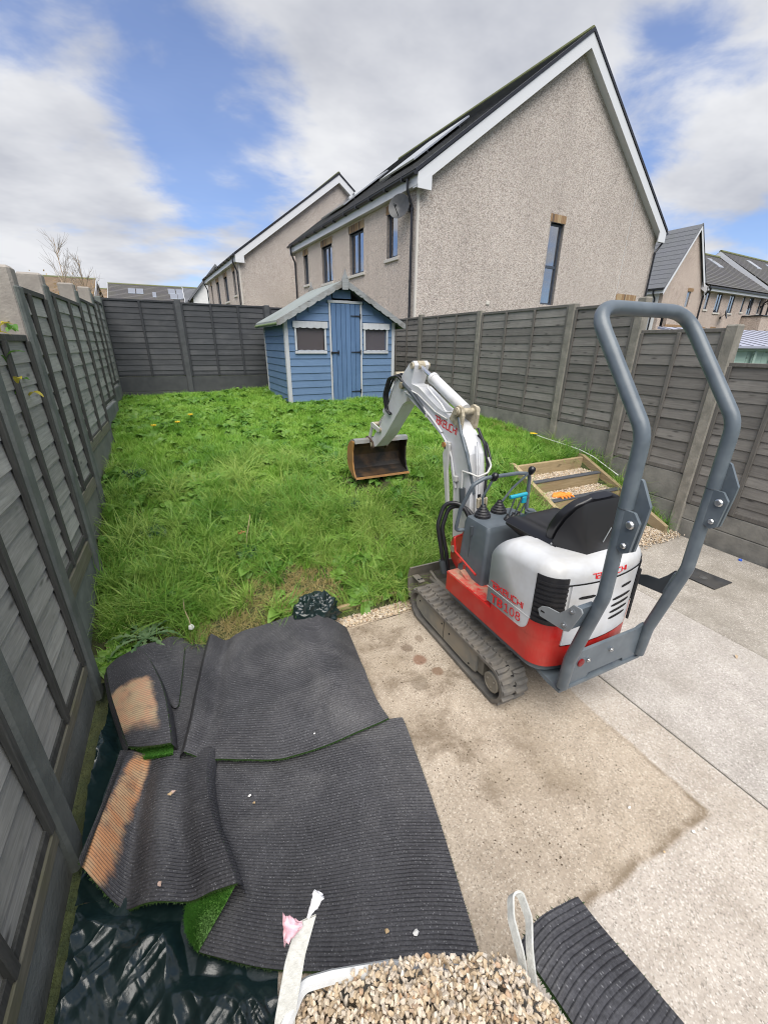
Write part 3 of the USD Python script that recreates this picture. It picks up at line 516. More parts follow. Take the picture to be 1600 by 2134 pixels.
# ---------------------------------------------------------------- houses
HA = math.radians(30.213 - 25.4)
def hw(x, y, z=0.): return np.array([x * math.cos(HA) - y * math.sin(HA), x * math.sin(HA) + y * math.cos(HA), z])
def roof_slope(x0, z0, x1, z1, y0, y1, n, th=.03, over=.012):
    """tile courses from eaves (x0, z0) to ridge (x1, z1): every course lies on the one below with a real step"""
    d = np.array([x1 - x0, z1 - z0]); L = np.linalg.norm(d); d /= L; nn = np.array([-d[1], d[0]]) * (1 if d[0] > 0 else -1); out = []
    for k in range(n):
        a, b = L * k / n, L * (k + 1) / n + .05
        p = [np.array([x0, z0]) + d * a + nn * .0, np.array([x0, z0]) + d * a + nn * th, np.array([x0, z0]) + d * min(b, L) + nn * over, np.array([x0, z0]) + d * min(b, L) - nn * .01]
        q = np.array([[x, y, z] for y in (y0, y1) for x, z in p]); f = [[0, 1, 5, 4], [1, 2, 6, 5], [2, 3, 7, 6], [3, 0, 4, 7], [0, 3, 2, 1], [4, 5, 6, 7]]
        out.append((q, np.array(f)))
    return cat(*out)
def window_west(t, x, y0, y1, z0, z1, wallm, mull=True, lintel=True, sill=True, blind='curtain'):
    """a window in a wall that faces -x at x, from y0 to y1"""
    fr = [box(x + .09, x + .14, y0, y1, z0, z0 + .06), box(x + .09, x + .14, y0, y1, z1 - .06, z1), box(x + .09, x + .14, y0, y0 + .055, z0 + .06, z1 - .06), box(x + .09, x + .14, y1 - .055, y1, z0 + .06, z1 - .06)]
    if mull:
        ym = (y0 + y1) / 2; fr.append(box(x + .085, x + .139, ym - .045, ym + .045, z0 + .06, z1 - .06))
    w = t.part('window', cat(*fr), M['frame_grey'])
    cells = ((y0 + .055, ym - .045), (ym + .045, y1 - .055)) if mull else ((y0 + .055, y1 - .055),)
    for a, b in cells: t.part('pane', box(x + .112, x + .118, a, b, z0 + .06, z1 - .06), M['window_glass'], w)
    t.part('blind', box(x + .16, x + .17, y0, y1, z0, z1), M[blind], w)
    rv = [box(x + .0, x + .25, y0 - .012, y0, z0, z1), box(x, x + .25, y1, y1 + .012, z0, z1), box(x, x + .25, y0 - .012, y1 + .012, z1, z1 + .012), box(x, x + .25, y0 - .012, y1 + .012, z0 - .012, z0)]
    t.part('reveal', cat(*rv), M['reveal'], w)
    if sill: t.part('sill', cbox(x - .055, x + .10, y0 - .09, y1 + .09, z0 - .10, z0 - .013, .008), M['sill_concrete'], w)
    if lintel:
        n = int((y1 - y0 + .12) / .075); hh = (y1 - y0 + .12) / n; groups = {0: [], 1: [], 2: []}
        for k in range(n): groups[int(RNG.choice(3, p=[.45, .2, .35]))].append(box(x - .012, x + .05, y0 - .06 + k * hh + .005, y0 - .06 + (k + 1) * hh - .005, z1 + .014, z1 + .225))
        for g, c in groups.items():
            if c: t.part('brick_lintel', cat(*c), M['brick_' + 'abc'[g]], w)
def wall_with_holes(u0, u1, z0, top, holes):
    pg = Polygon([(u0, z0), (u1, z0)] + top) if top else sbox(u0, z0, u1, z0)
    for a, b, c, d in holes: pg = pg.difference(sbox(a, c, b, d))
    return pg
WEST = [[0, 1, 0], [0, 0, 1], [1, 0, 0]]                 # (y, z) -> wall facing -x, thickness to +x
SOUTH = [[1, 0, 0], [0, 0, 1], [0, 1, 0]]                # (x, z) -> wall facing -y, thickness to +y
def gabled_house(name, label, base, W=11.05, L=9.75, ze=4.99, zr=8.92, dish=False, solar=(), windows=(), stair=True, gz=-1.0, front=True):
    """ridge along y; base = the corner between the gable (faces -y) and the garden front (faces -x); local z 0 = ground"""
    t = Thing(name, label, 'house', base, HA, local=True)
    xm = W / 2; sl = (zr - ze) / xm; ov = .17
    gw = [] if not stair else [(5.10, 5.74, 2.29, 4.63)]
    pg = Polygon([(0, gz), (W, gz), (W, ze), (xm, zr), (0, ze)])
    for a, b, c, d in gw: pg = pg.difference(sbox(a, c, b, d))
    t.part('gable_wall', poly3(pg, SOUTH, (0, 0, 0), .28), M['pebble_dash'])
    pg = sbox(.28, gz, L, ze - .05)
    for y0, y1, z0, z1, mu in windows: pg = pg.difference(sbox(y0, z0, y1, z1))
    t.part('garden_wall', poly3(pg, WEST, (0, 0, 0), .28), M['pebble_dash_pink'])
    t.part('corner_bead', cbox(-.012, .05, -.012, .05, gz, ze - .08, .004), M['sill_concrete'])
    t.part('far_wall', cat(box(W - .28, W, .28, L - .28, gz, ze), poly3(Polygon([(.28, gz), (W, gz), (W, ze), (xm, zr), (.28, ze)]), SOUTH, (0, L - .28, 0), .28)), M['pebble_dash'])
    for y0, y1, z0, z1, mu in windows: window_west(t, 0., y0, y1, z0, z1, None, mu, blind='curtain' if mu else 'blind')
    # roof
    zo = ze - ov * sl; y0, y1 = -.22, L + .22
    r = t.part('roof', roof_slope(-ov, zo + .20, xm, zr + .20, y0 + .03, y1 - .03, 28), M['roof_tile'])
    t.part('roof_back', roof_slope(W + ov, zo + .20, xm, zr + .20, y0 + .03, y1 - .03, 28), M['roof_tile'], r)
    t.part('ridge', tube([(xm, y0 + .02, zr + .20), (xm, y1 - .02, zr + .20)], .085, 8), M['ridge_moss'], r)
    # white barge boards with a dark dry verge along the top, on both gables
    for yy, nm in ((y0, 'barge_board'), (y1 - .03, 'barge_board')):
        for sx in (0, 1):
            X = lambda x: x if sx == 0 else W - x
            a = [(X(-ov), zo - .20), (X(-ov), zo + .12), (xm, zr + .14), (xm, zr - .19)] if True else None
            t.part('barge_board', poly3(Polygon(a), SOUTH, (0, yy, 0), .03), M['upvc_white'])
            t.part('verge', poly3(Polygon([(X(-ov - .03), zo + .125), (X(-ov - .03), zo + .215), (xm, zr + .235), (xm, zr + .145)]), SOUTH, (0, yy - .025, 0), .085), M['upvc_black'])
            t.part('box_end', poly3(Polygon([(X(-ov), zo - .20), (X(-ov), zo - .10), (X(.26), zo + .18), (X(.26), zo - .20)]), SOUTH, (0, yy - .004, 0), .038), M['upvc_white'])
            t.part('verge_soffit', poly3(Polygon([(X(-ov), zo - .17), (X(-ov), zo - .14), (xm, zr - .15), (xm, zr - .18)]), SOUTH, (0, min(yy, yy) + .03 if yy < 0 else L, 0), .19), M['upvc_white'])
    for sx in (0, 1):
        X = (lambda a, b: (a, b)) if sx == 0 else (lambda a, b: (W - b, W - a))
        a, b = X(-ov, -ov + .03); t.part('fascia', box(a, b, y0 + .032, y1 - .032, zo - .13, zo + .10), M['upvc_white'])
        a, b = X(-ov + .03, -.001); t.part('soffit', box(a, b, y0 + .032, y1 - .032, zo - .125, zo - .10), M['upvc_white'])
        a, b = X(-ov - .125, -ov - .002); gx_ = (a + b) / 2
        th = np.linspace(math.pi, 2 * math.pi, 9); P = np.array([[(gx_ + .062 * math.cos(q), yy, zo + .13 + .065 * math.sin(q)) for yy in (y0, y1)] for q in th])
        Q = np.array([[(gx_ + .055 * math.cos(q), yy, zo + .13 + .058 * math.sin(q)) for yy in (y0, y1)] for q in th])
        g = t.part('gutter', cat(grid(P), grid(Q), box(gx_ - .062, gx_ + .062, y0 - .006, y0, zo + .065, zo + .135), box(gx_ - .062, gx_ + .062, y1, y1 + .006, zo + .065, zo + .135)), M['upvc_black'])
        br = [box(gx_ - .07, gx_ + .07, yy - .025, yy + .025, zo + .05, zo + .145) for yy in np.arange(y0 + .6, y1, .9)]
        t.part('gutter_bracket', cat(*br), M['upvc_black'], g)
        for yy in ((.16, L - .12) if sx == 0 else (-.13,)):
            xo = gx_; xi = -.075 if sx == 0 else W - .05; yi = yy if sx == 0 else -.075
            t.part('downpipe', cat(tube(fillet([(xo, yy, zo + .06), (xo, yy, zo - .16), (xi, yi, zo - .52), (xi, yi, gz)], .09), .036, 10), *[cyl((xi, yi, z), (xi, yi, z + .06), .045, 10) for z in (zo - .6, 2.6, .9)]), M['upvc_black'])
    for c0, c1, d0, d1 in solar:                      # panels standing on rails over the tiles: (x0, x1, y0, y1)
        d = np.array([1, 0, sl]) / math.hypot(1, sl); nrm = np.array([-sl, 0, 1]) / math.hypot(1, sl)
        def onroof(x, y, h): return np.array([x, y, ze + x * sl + .20]) + nrm * h
        def slab(xa, xb, ya, yb, h0, h1): return hull([onroof(x, y, h) for x in (xa, xb) for y in (ya, yb) for h in (h0, h1)])
        ym = (d0 + d1) / 2
        p = t.part('solar_panel', cat(slab(c0, c1, d0, ym - .01, .09, .13), slab(c0, c1, ym + .01, d1, .09, .13)), M['zinc'])
        for ya, yb in ((d0, ym - .01), (ym + .01, d1)): t.part('pane', slab(c0 + .025, c1 - .025, ya + .025, yb - .025, .12, .134), M['solar_glass'], p)
        [t.part('mounting_rail', slab(x - .02, x + .02, d0 - .05, d1 + .05, .02, .09), M['upvc_black'], p) for x in (c0 + .4, c1 - .4)]
    if stair:                                          # tall narrow stair window in the gable
        x0, x1, z0, z1 = 5.10, 5.74, 2.29, 4.63
        zm = 3.42
        fr = [box(x0, x1, .09, .14, z0, z0 + .06), box(x0, x1, .09, .14, z1 - .06, z1), box(x0, x0 + .055, .09, .14, z0 + .06, z1 - .06), box(x1 - .055, x1, .09, .14, z0 + .06, z1 - .06), box(x0 + .055, x1 - .055, .085, .139, zm - .04, zm + .04)]
        w = t.part('window', cat(*fr), M['frame_grey'])
        for a, b in ((z0 + .06, zm - .04), (zm + .04, z1 - .06)): t.part('pane', box(x0 + .055, x1 - .055, .112, .118, a, b), M['window_glass'], w)
        t.part('blind', box(x0, x1, .16, .17, z0, z1), M['blind'], w)
        t.part('reveal', cat(box(x0 - .012, x0, 0, .25, z0, z1), box(x1, x1 + .012, 0, .25, z0, z1), box(x0 - .012, x1 + .012, 0, .25, z1, z1 + .012)), M['reveal'], w)
        for nm, (a, b, zz) in (('brick_lintel', (x0 - .05, x1 + .05, z1 + .014)), ('brick_lintel', (9.18, 10.5, 2.64))):
            n = int((b - a) / .075); hh = (b - a) / n; groups = {0: [], 1: [], 2: []}
            for k in range(n): groups[int(RNG.choice(3, p=[.45, .2, .35]))].append(box(a + k * hh + .005, a + (k + 1) * hh - .005, -.012, .05 if zz > 3 else -.0005, zz, zz + .215))
            for g_, c in groups.items():
                if c: t.part(nm, cat(*c), M['brick_' + 'abc'[g_]], w)
        t.part('vent', cbox(2.66, 2.80, -.03, -.0005, 2.16, 2.27, .01), M['sill_concrete'])
        t.part('cable', tube([(9.22, -.006, 6.2), (9.19, -.006, 4.2), (9.17, -.006, 2.3)], .006, 5), M['upvc_white'])
    return t
z_g = .92
WIN = [(.99, 1.59, 3.36, 4.46, False), (3.10, 4.14, 3.22, 4.45, True), (5.66, 6.66, 3.22, 4.45, True), (8.20, 8.72, 3.38, 4.46, False)]
b1 = hw(7.23, 10.8, z_g)
gabled_house('house', 'pebble-dashed house whose broad gable with the tall narrow window rises behind the fence', b1, solar=((.85, 2.75, 1.45, 3.45), (.7, 2.6, 5.9, 8.1)), windows=WIN)
b2 = hw(5.47, 24.0, z_g)
gabled_house('house', 'farther pebble-dashed house of the same kind, its plain gable behind the blue shed', b2, windows=[(1.05, 1.6, 3.36, 4.46, False), (3.15, 4.1, 3.22, 4.45, True), (5.7, 6.6, 3.22, 4.45, True), (8.15, 8.65, 3.38, 4.46, False)], stair=False)
# satellite dish on the garden front of the near house
def dish(name, label, base, face, r, mast):
    t = Thing(name, label, 'satellite dish', base); b = np.array(base, float); d = np.array(face, float); d /= np.linalg.norm(d)
    t.part('reflector', lathe([(r, .0), (r * .98, -.004), (r * .8, -.035 * r / .3), (r * .5, -.065 * r / .3), (.02, -.085 * r / .3), (.0, -.09 * r / .3), (.0, -.075 * r / .3), (r * .5, -.055 * r / .3), (r * .96, .004), (r, 0)], b, b + d, 28), M['dish_grey'], smooth=50)
    low = b + np.array([0, 0, -r * .8]); t.part('feed_arm', tube([low - d * .02, low + d * .30 + np.array([0, 0, .12])], .012, 6), M['upvc_black'])
    e = low + d * .32 + np.array([0, 0, .13]); t.part('feed_horn', cyl(e, e - d * .10 + np.array([0, 0, .03]), .03, 10, .04), M['dish_grey'])
    t.part('wall_bracket', cat(tube(fillet([b - d * .08, b - d * .14, np.array(mast) + [0, 0, .0]], .05), .018, 8), cbox(mast[0] - .04, mast[0] + .04, mast[1] - .05, mast[1] + .05, mast[2] - .08, mast[2] + .08, .01)), M['upvc_black'])
dish('satellite_dish', 'round grey satellite dish bracketed high on the near house beside its downpipe', hw(6.92, 11.25, 5.33), (-.75, -.62, .22), .30, hw(7.19, 11.12, 5.28))

# the terrace beyond the right-hand fence: a cross wing and two stepped rows
def window_south(t, y, x0, x1, z0, z1, mull):
    fr = [box(x0, x1, y + .04, y + .09, z0, z0 + .06), box(x0, x1, y + .04, y + .09, z1 - .06, z1), box(x0, x0 + .06, y + .04, y + .09, z0 + .06, z1 - .06), box(x1 - .06, x1, y + .04, y + .09, z0 + .06, z1 - .06)]
    if mull: fr.append(box((x0 + x1) / 2 - .05, (x0 + x1) / 2 + .05, y + .035, y + .089, z0 + .06, z1 - .06))
    w = t.part('window', cat(*fr), M['frame_grey'])
    t.part('pane', box(x0 + .06, x1 - .06, y + .06, y + .066, z0 + .06, z1 - .06), M['window_glass'], w); t.part('blind', box(x0, x1, y + .22, y + .23, z0, z1), M['blind'], w)
    t.part('sill', cbox(x0 - .1, x1 + .1, y - .06, y + .04, z0 - .11, z0 - .002, .01), M['sill_concrete'], w)
    n = 8; hh = (x1 - x0 + .1) / n
    t.part('brick_lintel', cat(*[box(x0 - .05 + k * hh + .008, x0 - .05 + (k + 1) * hh - .008, y - .015, y + .03, z1 + .01, z1 + .23) for k in range(n)]), M['brick_a'], w)
t = Thing('house', 'narrow end house with grey tiled roof and pinkish gable beyond the right-hand fence', 'house', hw(32.7, 18., .9), HA, local=True)
W, L, ze, zr = 4.95, 9.5, 5.05, 8.55
pg = Polygon([(0, -1), (W, -1), (W, ze), (W / 2, zr), (0, ze)]).difference(sbox(3.05, 3.75, 3.55, 4.75)).difference(sbox(1.2, 3.6, .4, 2.3))
t.part('gable_wall', poly3(pg, SOUTH, (0, 0, 0), .25), M['pebble_dash_far'])
t.part('side_wall', cat(box(.0, .25, .25, L, -1, ze), box(W - .25, W, .25, L, -1, ze), box(.25, W - .25, L - .25, L, -1, ze)), M['render_white'])
r = t.part('roof', cat(roof_slope(-.35, ze + .2 - .35 * 1.41, W / 2, zr + .2, -.15, L + .2, 13), roof_slope(W + .35, ze + .2 - .35 * 1.41, W / 2, zr + .2, -.15, L + .2, 13)), M['roof_tile_grey'])
for sx in (0, 1):
    X = lambda x: x if sx == 0 else W - x
    t.part('barge_board', poly3(Polygon([(X(-.35), ze - .72), (X(-.35), ze - .36), (W / 2, zr + .14), (W / 2, zr - .14)]), SOUTH, (0, -.18, 0), .03), M['upvc_white'])
    t.part('verge', poly3(Polygon([(X(-.37), ze - .355), (X(-.37), ze - .25), (W / 2, zr + .25), (W / 2, zr + .15)]), SOUTH, (0, -.2, 0), .08), M['upvc_black'] if sx else M['roof_tile_grey'])
t.part('gutter', cat(box(-.47, -.36, -.15, L, ze - .42, ze - .33)), M['upvc_black']); t.part('fascia', box(-.36, -.33, -.15, L, ze - .62, ze - .36), M['upvc_white'])
t.part('downpipe', tube(fillet([(-.42, .5, ze - .4), (-.42, .5, ze - .6), (-.06, .5, ze - .9), (-.06, .5, -1)], .08), .05, 8), M['upvc_black'])
window_south(t, 0, 3.05, 3.75, 3.55, 4.75, False); window_south(t, 0, 1.2, 3.6, .4, 2.3, True)
def row(label, x0, x1, ze, zr, wins, lowwins, pipes, roofm, dep=9.0):
    t = Thing('terraced_house', label, 'house', hw(x0, 18., .9), HA, local=True); W = x1 - x0
    pg = sbox(0, -1, W, ze)
    for a, b, c, d, mu in wins + lowwins: pg = pg.difference(sbox(a, c, b, d))
    t.part('front_wall', poly3(pg, SOUTH, (0, 0, 0), .25), M['pebble_dash_far'])
    for sx, X in ((0, 0), (1, W - .25)): t.part('gable_wall', poly3(Polygon([(.25, -1), (dep, -1), (dep, ze), (dep / 2, zr), (.25, ze + .25 * (zr - ze) / dep * 2)]), WEST, (X, 0, 0), .25), M['pebble_dash_far'])
    for a in wins + lowwins: window_south(t, 0, *a)
    def sl(y0, z0, y1, z1, n):
        v, f = roof_slope(y0, z0, y1, z1, -.2, W + .1, n, .04); return v[:, [1, 0, 2]], f
    k = (zr - ze) / (dep / 2)
    r = t.part('roof', cat(sl(-.4, ze + .2 - .4 * k, dep / 2, zr + .2, 22), sl(dep + .4, ze + .2 - .4 * k, dep / 2, zr + .2, 22)), M[roofm])
    t.part('ridge', tube([(-.2, dep / 2, zr + .2), (W + .1, dep / 2, zr + .2)], .14, 6), M['ridge_moss'], r)
    t.part('rooflight', cat(*[hull([(x + dx, y, ze + .2 + y * k + h) for dx in (0, .9) for y in (2.6, 3.7) for h in (.03, .1)]) for x in (W * .28, W * .65)]), M['solar_glass'], r)
    for X in (-.22,): t.part('barge_board', cat(poly3(Polygon([(-.4, ze - .62), (-.4, ze - .2), (dep / 2, zr + .2), (dep / 2, zr - .2)]), WEST, (X, 0, 0), .03), poly3(Polygon([(dep + .4, ze - .62), (dep + .4, ze - .2), (dep / 2, zr + .2), (dep / 2, zr - .2)]), WEST, (X, 0, 0), .03)), M['upvc_white'])
    t.part('gutter', box(0, W, -.52, -.41, ze - .28, ze - .16), M['upvc_black']); t.part('fascia', box(0, W, -.405, -.37, ze - .45, ze - .15), M['upvc_white']); t.part('soffit', box(0, W, -.369, -.001, ze - .44, ze - .41), M['upvc_white'])
    for p in pipes: t.part('downpipe', tube(fillet([(p, -.46, ze - .2), (p, -.46, ze - .4), (p, -.07, ze - .8), (p, -.07, -1)], .08), .055, 8), M['upvc_black'])
    return t
row('row of pinkish terraced houses with a dark tiled roof joined to the narrow end house', 37.67, 48.6, 5.35, 8.45, [(.9, 1.35, 3.7, 4.9, False), (2.5, 3.35, 3.55, 4.9, True), (4.6, 5.45, 3.6, 4.9, True), (6.9, 7.25, 3.75, 4.9, False), (8.1, 8.9, 3.6, 4.9, True), (10.0, 10.35, 3.75, 4.9, False)], [(1.2, 1.9, .6, 2.25, False), (2.8, 3.6, .2, 2.3, False), (5.0, 5.9, .2, 2.3, True)], (.25, 10.7), 'roof_tile_far')
row('farther terraced row stepping up behind a white sloping verge', 48.75, 60., 5.75, 8.95, [(1.5, 2.2, 3.9, 5.1, True), (4.5, 5.3, 3.9, 5.1, True)], [], (.8, 10.), 'roof_tile_far')
t = Thing('house_extension', 'flat-topped pink rendered extension with a dark coping in front of the terraced row', 'extension', hw(45.2, 16.6, .9), HA, local=True)
t.part('wall', box(0, 9.5, 0, 1.38, -1, 3.40), M['pebble_dash_far']); t.part('coping', cbox(-.08, 9.6, -.08, 1.385, 3.401, 3.50, .02), M['upvc_black'])
dish('satellite_dish', 'satellite dish low on the wall of the pinkish terraced row', hw(41.4, 17.55, 4.35), (.35, -.9, .3), .36, hw(41.5, 17.96, 4.1))
dish('satellite_dish', 'satellite dish by the eaves where the two terraced rows meet', hw(47.9, 17.4, 5.45), (.3, -.9, .3), .40, hw(48.1, 17.96, 5.2))

# roofs far beyond the back fence
def far_house(label, x0, x1, y, ze, zr, dep, roofm, lights=(), gab=True):
    t = Thing('house', label, 'house', (x0, y, .7)); k = (zr - ze) / (dep / 2); wy = y - dep / 2
    t.part('wall', cat(box(x0, x1, wy, wy + dep, -.5, ze), poly3(Polygon([(wy + .01, ze + .001), (wy + dep - .01, ze + .001), (y, zr)]), WEST, (x0, 0, 0), .25), poly3(Polygon([(wy + .01, ze + .001), (wy + dep - .01, ze + .001), (y, zr)]), WEST, (x1 - .25, 0, 0), .25)), M['pebble_dash_far'])
    def sl(ya, za, yb, zb):
        v, f = roof_slope(ya, za, yb, zb, x0 - .2, x1 + .2, 18, .05); return v[:, [1, 0, 2]], f
    r = t.part('roof', cat(sl(wy - .4, ze + .15 - .4 * k, y, zr + .15), sl(wy + dep + .4, ze + .15 - .4 * k, y, zr + .15)), M[roofm])
    t.part('ridge', tube([(x0 - .2, y, zr + .15), (x1 + .2, y, zr + .15)], .13, 6), M['ridge_moss'], r)
    t.part('barge_board', cat(*[poly3(Polygon([(wy - .4, ze - .6), (wy - .4, ze - .15), (y, zr + .2), (y, zr - .2)]), WEST, (X, 0, 0), .04) for X in (x0 - .25, x1 + .21)]), M['upvc_white'])
    for lx, fr, w in lights:
        yy = wy + fr * dep / 2; zz = ze + .15 + fr * (zr - ze)
        t.part('rooflight', hull([(lx + dx, yy + dy, zz + dy * k + h) for dx in (0, w) for dy in (0, .95) for h in (.08, .16)]), M['chrome'], r)
    return t
far_house('long dark slate-tiled house with pale rooflights beyond the back fence', -6.05, 1.95, 64.5, 5.6, 8.25, 9., 'roof_tile_far', [(-4.15, .55, .75), (-3.3, .55, .75), (.15, .62, .8), (1.05, .62, .8), (.3, .38, .8), (1.15, .38, .8), (-1.6, .42, .4)])
far_house('brown tiled house showing its roof beyond the greenish side fence', -14.5, -5.9, 50., 5.2, 7.05, 8.5, 'roof_tile_brown')
far_house('low mossy-ridged house between the brown and the slate-tiled roofs', -10.2, -6.3, 72., 5.2, 8.3, 9., 'roof_tile_brown')
t = Thing('house', 'white gabled house end half hidden behind the farther pebble-dashed house', 'house', (3.3, 44., .7))
t.part('wall', front([(2.02, -.5), (6.4, -.5), (6.4, 5.6), (4.2, 8.1), (2.02, 5.6)], 44., 52.), M['render_white'])
t.part('roof', cat(poly3(Polygon([(1.7, 5.3), (1.7, 5.52), (4.2, 8.32), (4.2, 8.1)]), XZ, (0, 52.2, 0), 8.5), poly3(Polygon([(6.7, 5.3), (6.7, 5.52), (4.2, 8.32), (4.2, 8.1)]), XZ, (0, 52.2, 0), 8.5)), M['roof_tile_grey'])
t.part('gutter', box(1.58, 1.69, 43.8, 52, 5.25, 5.36), M['upvc_black']); t.part('downpipe', tube([(1.9, 43.9, 5.3), (1.9, 43.9, 0)], .06, 6), M['upvc_black'])
far_house('small grey-roofed house peeping out beside the white gable end', 1.9, 3.9, 58., 5.5, 7.6, 6., 'roof_tile_grey')
# mint painted garden house behind the fence by the patio
t = Thing('summer_house', 'mint green boarded summer house with a ribbed grey metal roof over the fence', 'shed', (6.9, 3.2, 0))
for k in range(9):
    for j in range(6): t.part('board', cbox(6.03 + k * .36, 6.03 + k * .36 + .352, 3.0, 3.02, .2 + j * .28, .2 + j * .28 + .275, .004), M['mint_board'] if 'mint_board' in M else wood('mint_board', (.30, .42, .36), (.36, .48, .41), None, 'x', objvar=.08))
t.part('rail', cat(*[cbox(6.0, 9.3, 2.965, 2.999, z, z + .05, .005) for z in (1.40, 1.66, 1.86)]), wood('mint_rail', (.33, .45, .39), (.38, .50, .43), None, 'x', knots=False))
t.part('stud', cat(*[cbox(x, x + .05, 2.95, 2.964, .2, 1.86, .004) for x in (6.0, 6.45, 6.9, 7.4, 7.9, 8.5, 9.1)]), M['mint_rail'])
r = t.part('roof', hull([(5.9, 2.88, 1.895), (9.5, 2.88, 1.895), (5.9, 2.88, 1.92), (9.5, 2.88, 1.92), (5.9, 3.9, 2.13), (9.5, 3.9, 2.13), (5.9, 3.9, 2.155), (9.5, 3.9, 2.155)]), plain('metal_roof', (.30, .31, .38), .45))
for k in range(13): t.part('rib', hull([(5.95 + k * .26 + dx, y, z + h) for dx in (0, .012) for y, z in ((2.885, 1.921), (3.9, 2.155)) for h in (0, .005)]), M['upvc_black'], r)
# ---------------------------------------------------------------- blue garden shed
SA = math.radians(2.2); t = Thing('garden_shed', 'blue clapboard garden shed with white trim and a grey-green felt roof', 'shed', (1.79, 7.92, .86), SA, local=True)
W, D, ZE, ZR = 2.18, 1.62, 1.46, 2.06; xc = W / 2 + .05; zf = .02
def clap(x0, x1, zz0, zz1, y=0.):    # one feather-edged board on the front
    return hull([(x, yy, z) for x in (x0, x1) for yy, z in ((y - .020, zz0), (y - .006, zz1), (y + .004, zz0), (y + .004, zz1))])
DX0, DX1, DZ = .86, 1.44, 1.73
def roofz(x): return ZE + (ZR - ZE) * (1 - abs(x - W / 2) / (W / 2))
t.part('wall', cat(front([(.01, 0), (W - .01, 0), (W - .01, ZE), (W / 2, ZR - .02), (.01, ZE)], .012, .03) if False else poly3(Polygon([(.01, 0), (W - .01, 0), (W - .01, ZE), (W / 2, ZR - .02), (.01, ZE)]).difference(sbox(.17, .02 + .72, .90, 1.36)).difference(sbox(1.53, 2.03, .90, 1.36)), SOUTH, (0, .006, 0), .02), box(.0, .02, .03, D, 0, ZE), box(W - .02, W, .03, D, 0, ZE), poly3(Polygon([(.021, 0), (W - .021, 0), (W - .021, ZE), (W / 2, ZR - .03), (.021, ZE)]), SOUTH, (0, D - .02, 0), .02), box(.03, W - .03, .04, D - .03, .001, .02)), M['shed_blue_x'])
n, h = 15, .128
for k in range(17):
    a, b = .02 + k * h, .02 + (k + 1) * h + .012
    spans = [(.045, DX0 - .03), (DX1 + .03, W - .045)] if a < DZ else [(.045, W - .045)]
    if a < DZ < b: b = DZ - .002
    for x0, x1 in spans:
        if a >= ZE - .12:
            hw_ = (W / 2) * (1 - (b - ZE + .01) / (ZR - ZE)); x0, x1 = max(x0, W / 2 - hw_), min(x1, W / 2 + hw_)
        if x1 - x0 < .1 or b > ZR - .05: continue
        win = [(.17, .74), (1.53, 2.03)][0 if x0 < 1 else 1]
        if .90 < (a + b) / 2 < 1.38 and a < DZ and (x1 < 1 or x0 > 1.3):
            for c0, c1 in ((x0, win[0]), (win[1], x1)):
                if c1 - c0 > .02: t.part('clapboard', clap(c0, c1, a, b), M['shed_blue_x'])
        else: t.part('clapboard', clap(x0, x1, a, b), M['shed_blue_x'])
for k in range(11):                 # left side
    a, b = .02 + k * h, min(.02 + (k + 1) * h + .012, ZE - .01)
    t.part('clapboard', hull([(xx, y, z) for y in (.05, D - .05) for xx, z in ((-.020, a), (-.006, b), (-.0005, a), (-.0005, b))]), M['shed_blue_y'])
for k in range(11):
    a, b = .02 + k * h, min(.02 + (k + 1) * h + .012, ZE - .01)
    t.part('clapboard', hull([(W + xx, y, z) for y in (.05, D - .05) for xx, z in ((.020, a), (.006, b), (.0005, a), (.0005, b))]), M['shed_blue_y'])
for x0, x1, y0, y1 in ((-.024, .044, -.026, .0), (-.026, -.0005, .0005, .048), (W - .044, W + .024, -.026, 0.), (-.026, -.0005, D - .045, D + .01), (W + .0005, W + .026, .0005, .048)):
    t.part('corner_trim', cbox(x0, x1, y0, y1, .0, ZE - .02, .004), M['shed_white'])
# door of vertical boards
d = t.part('door', cbox(DX0, DX1, -.016, -.004, .0, DZ, .002), M['shed_door_blue'])
for k in range(6):
    w = (DX1 - DX0) / 6; t.part('door_board', cbox(DX0 + k * w + .004, DX0 + (k + 1) * w - .004, -.034, -.0165, .0, DZ - .004, .005), M['shed_door_blue'], d)
for x0, x1, z0, z1 in ((DX0 - .038, DX0 - .006, 0, DZ), (DX1 + .006, DX1 + .038, 0, DZ), (DX0 - .055, DX1 + .055, DZ + .003, DZ + .050)):
    t.part('door_frame', cbox(x0, x1, -.042, -.004, z0, z1, .004), M['shed_white'])
for z in (.17, .90, 1.53):
    t.part('hinge', cat(front([(DX1 + .012, z - .035), (DX1 - .005, z - .035), (DX1 - .015, z - .012), (DX1 - .20, z - .006), (DX1 - .20, z + .006), (DX1 - .015, z + .012), (DX1 - .005, z + .035), (DX1 + .012, z + .035)], -.048, -.0425), cyl((DX1 + .004, -.046, z - .04), (DX1 + .004, -.046, z + .04), .009, 8)), M['upvc_black'], d)
t.part('latch', cat(cbox(DX0 - .03, DX0 + .14, -.050, -.0425, .875, .905, .003), cyl((DX0 + .12, -.05, .86), (DX0 + .12, -.05, .93), .014, 8), cyl((DX0 - .01, -.055, .87), (DX0 - .01, -.055, .91), .018, 8)), M['upvc_black'], d)
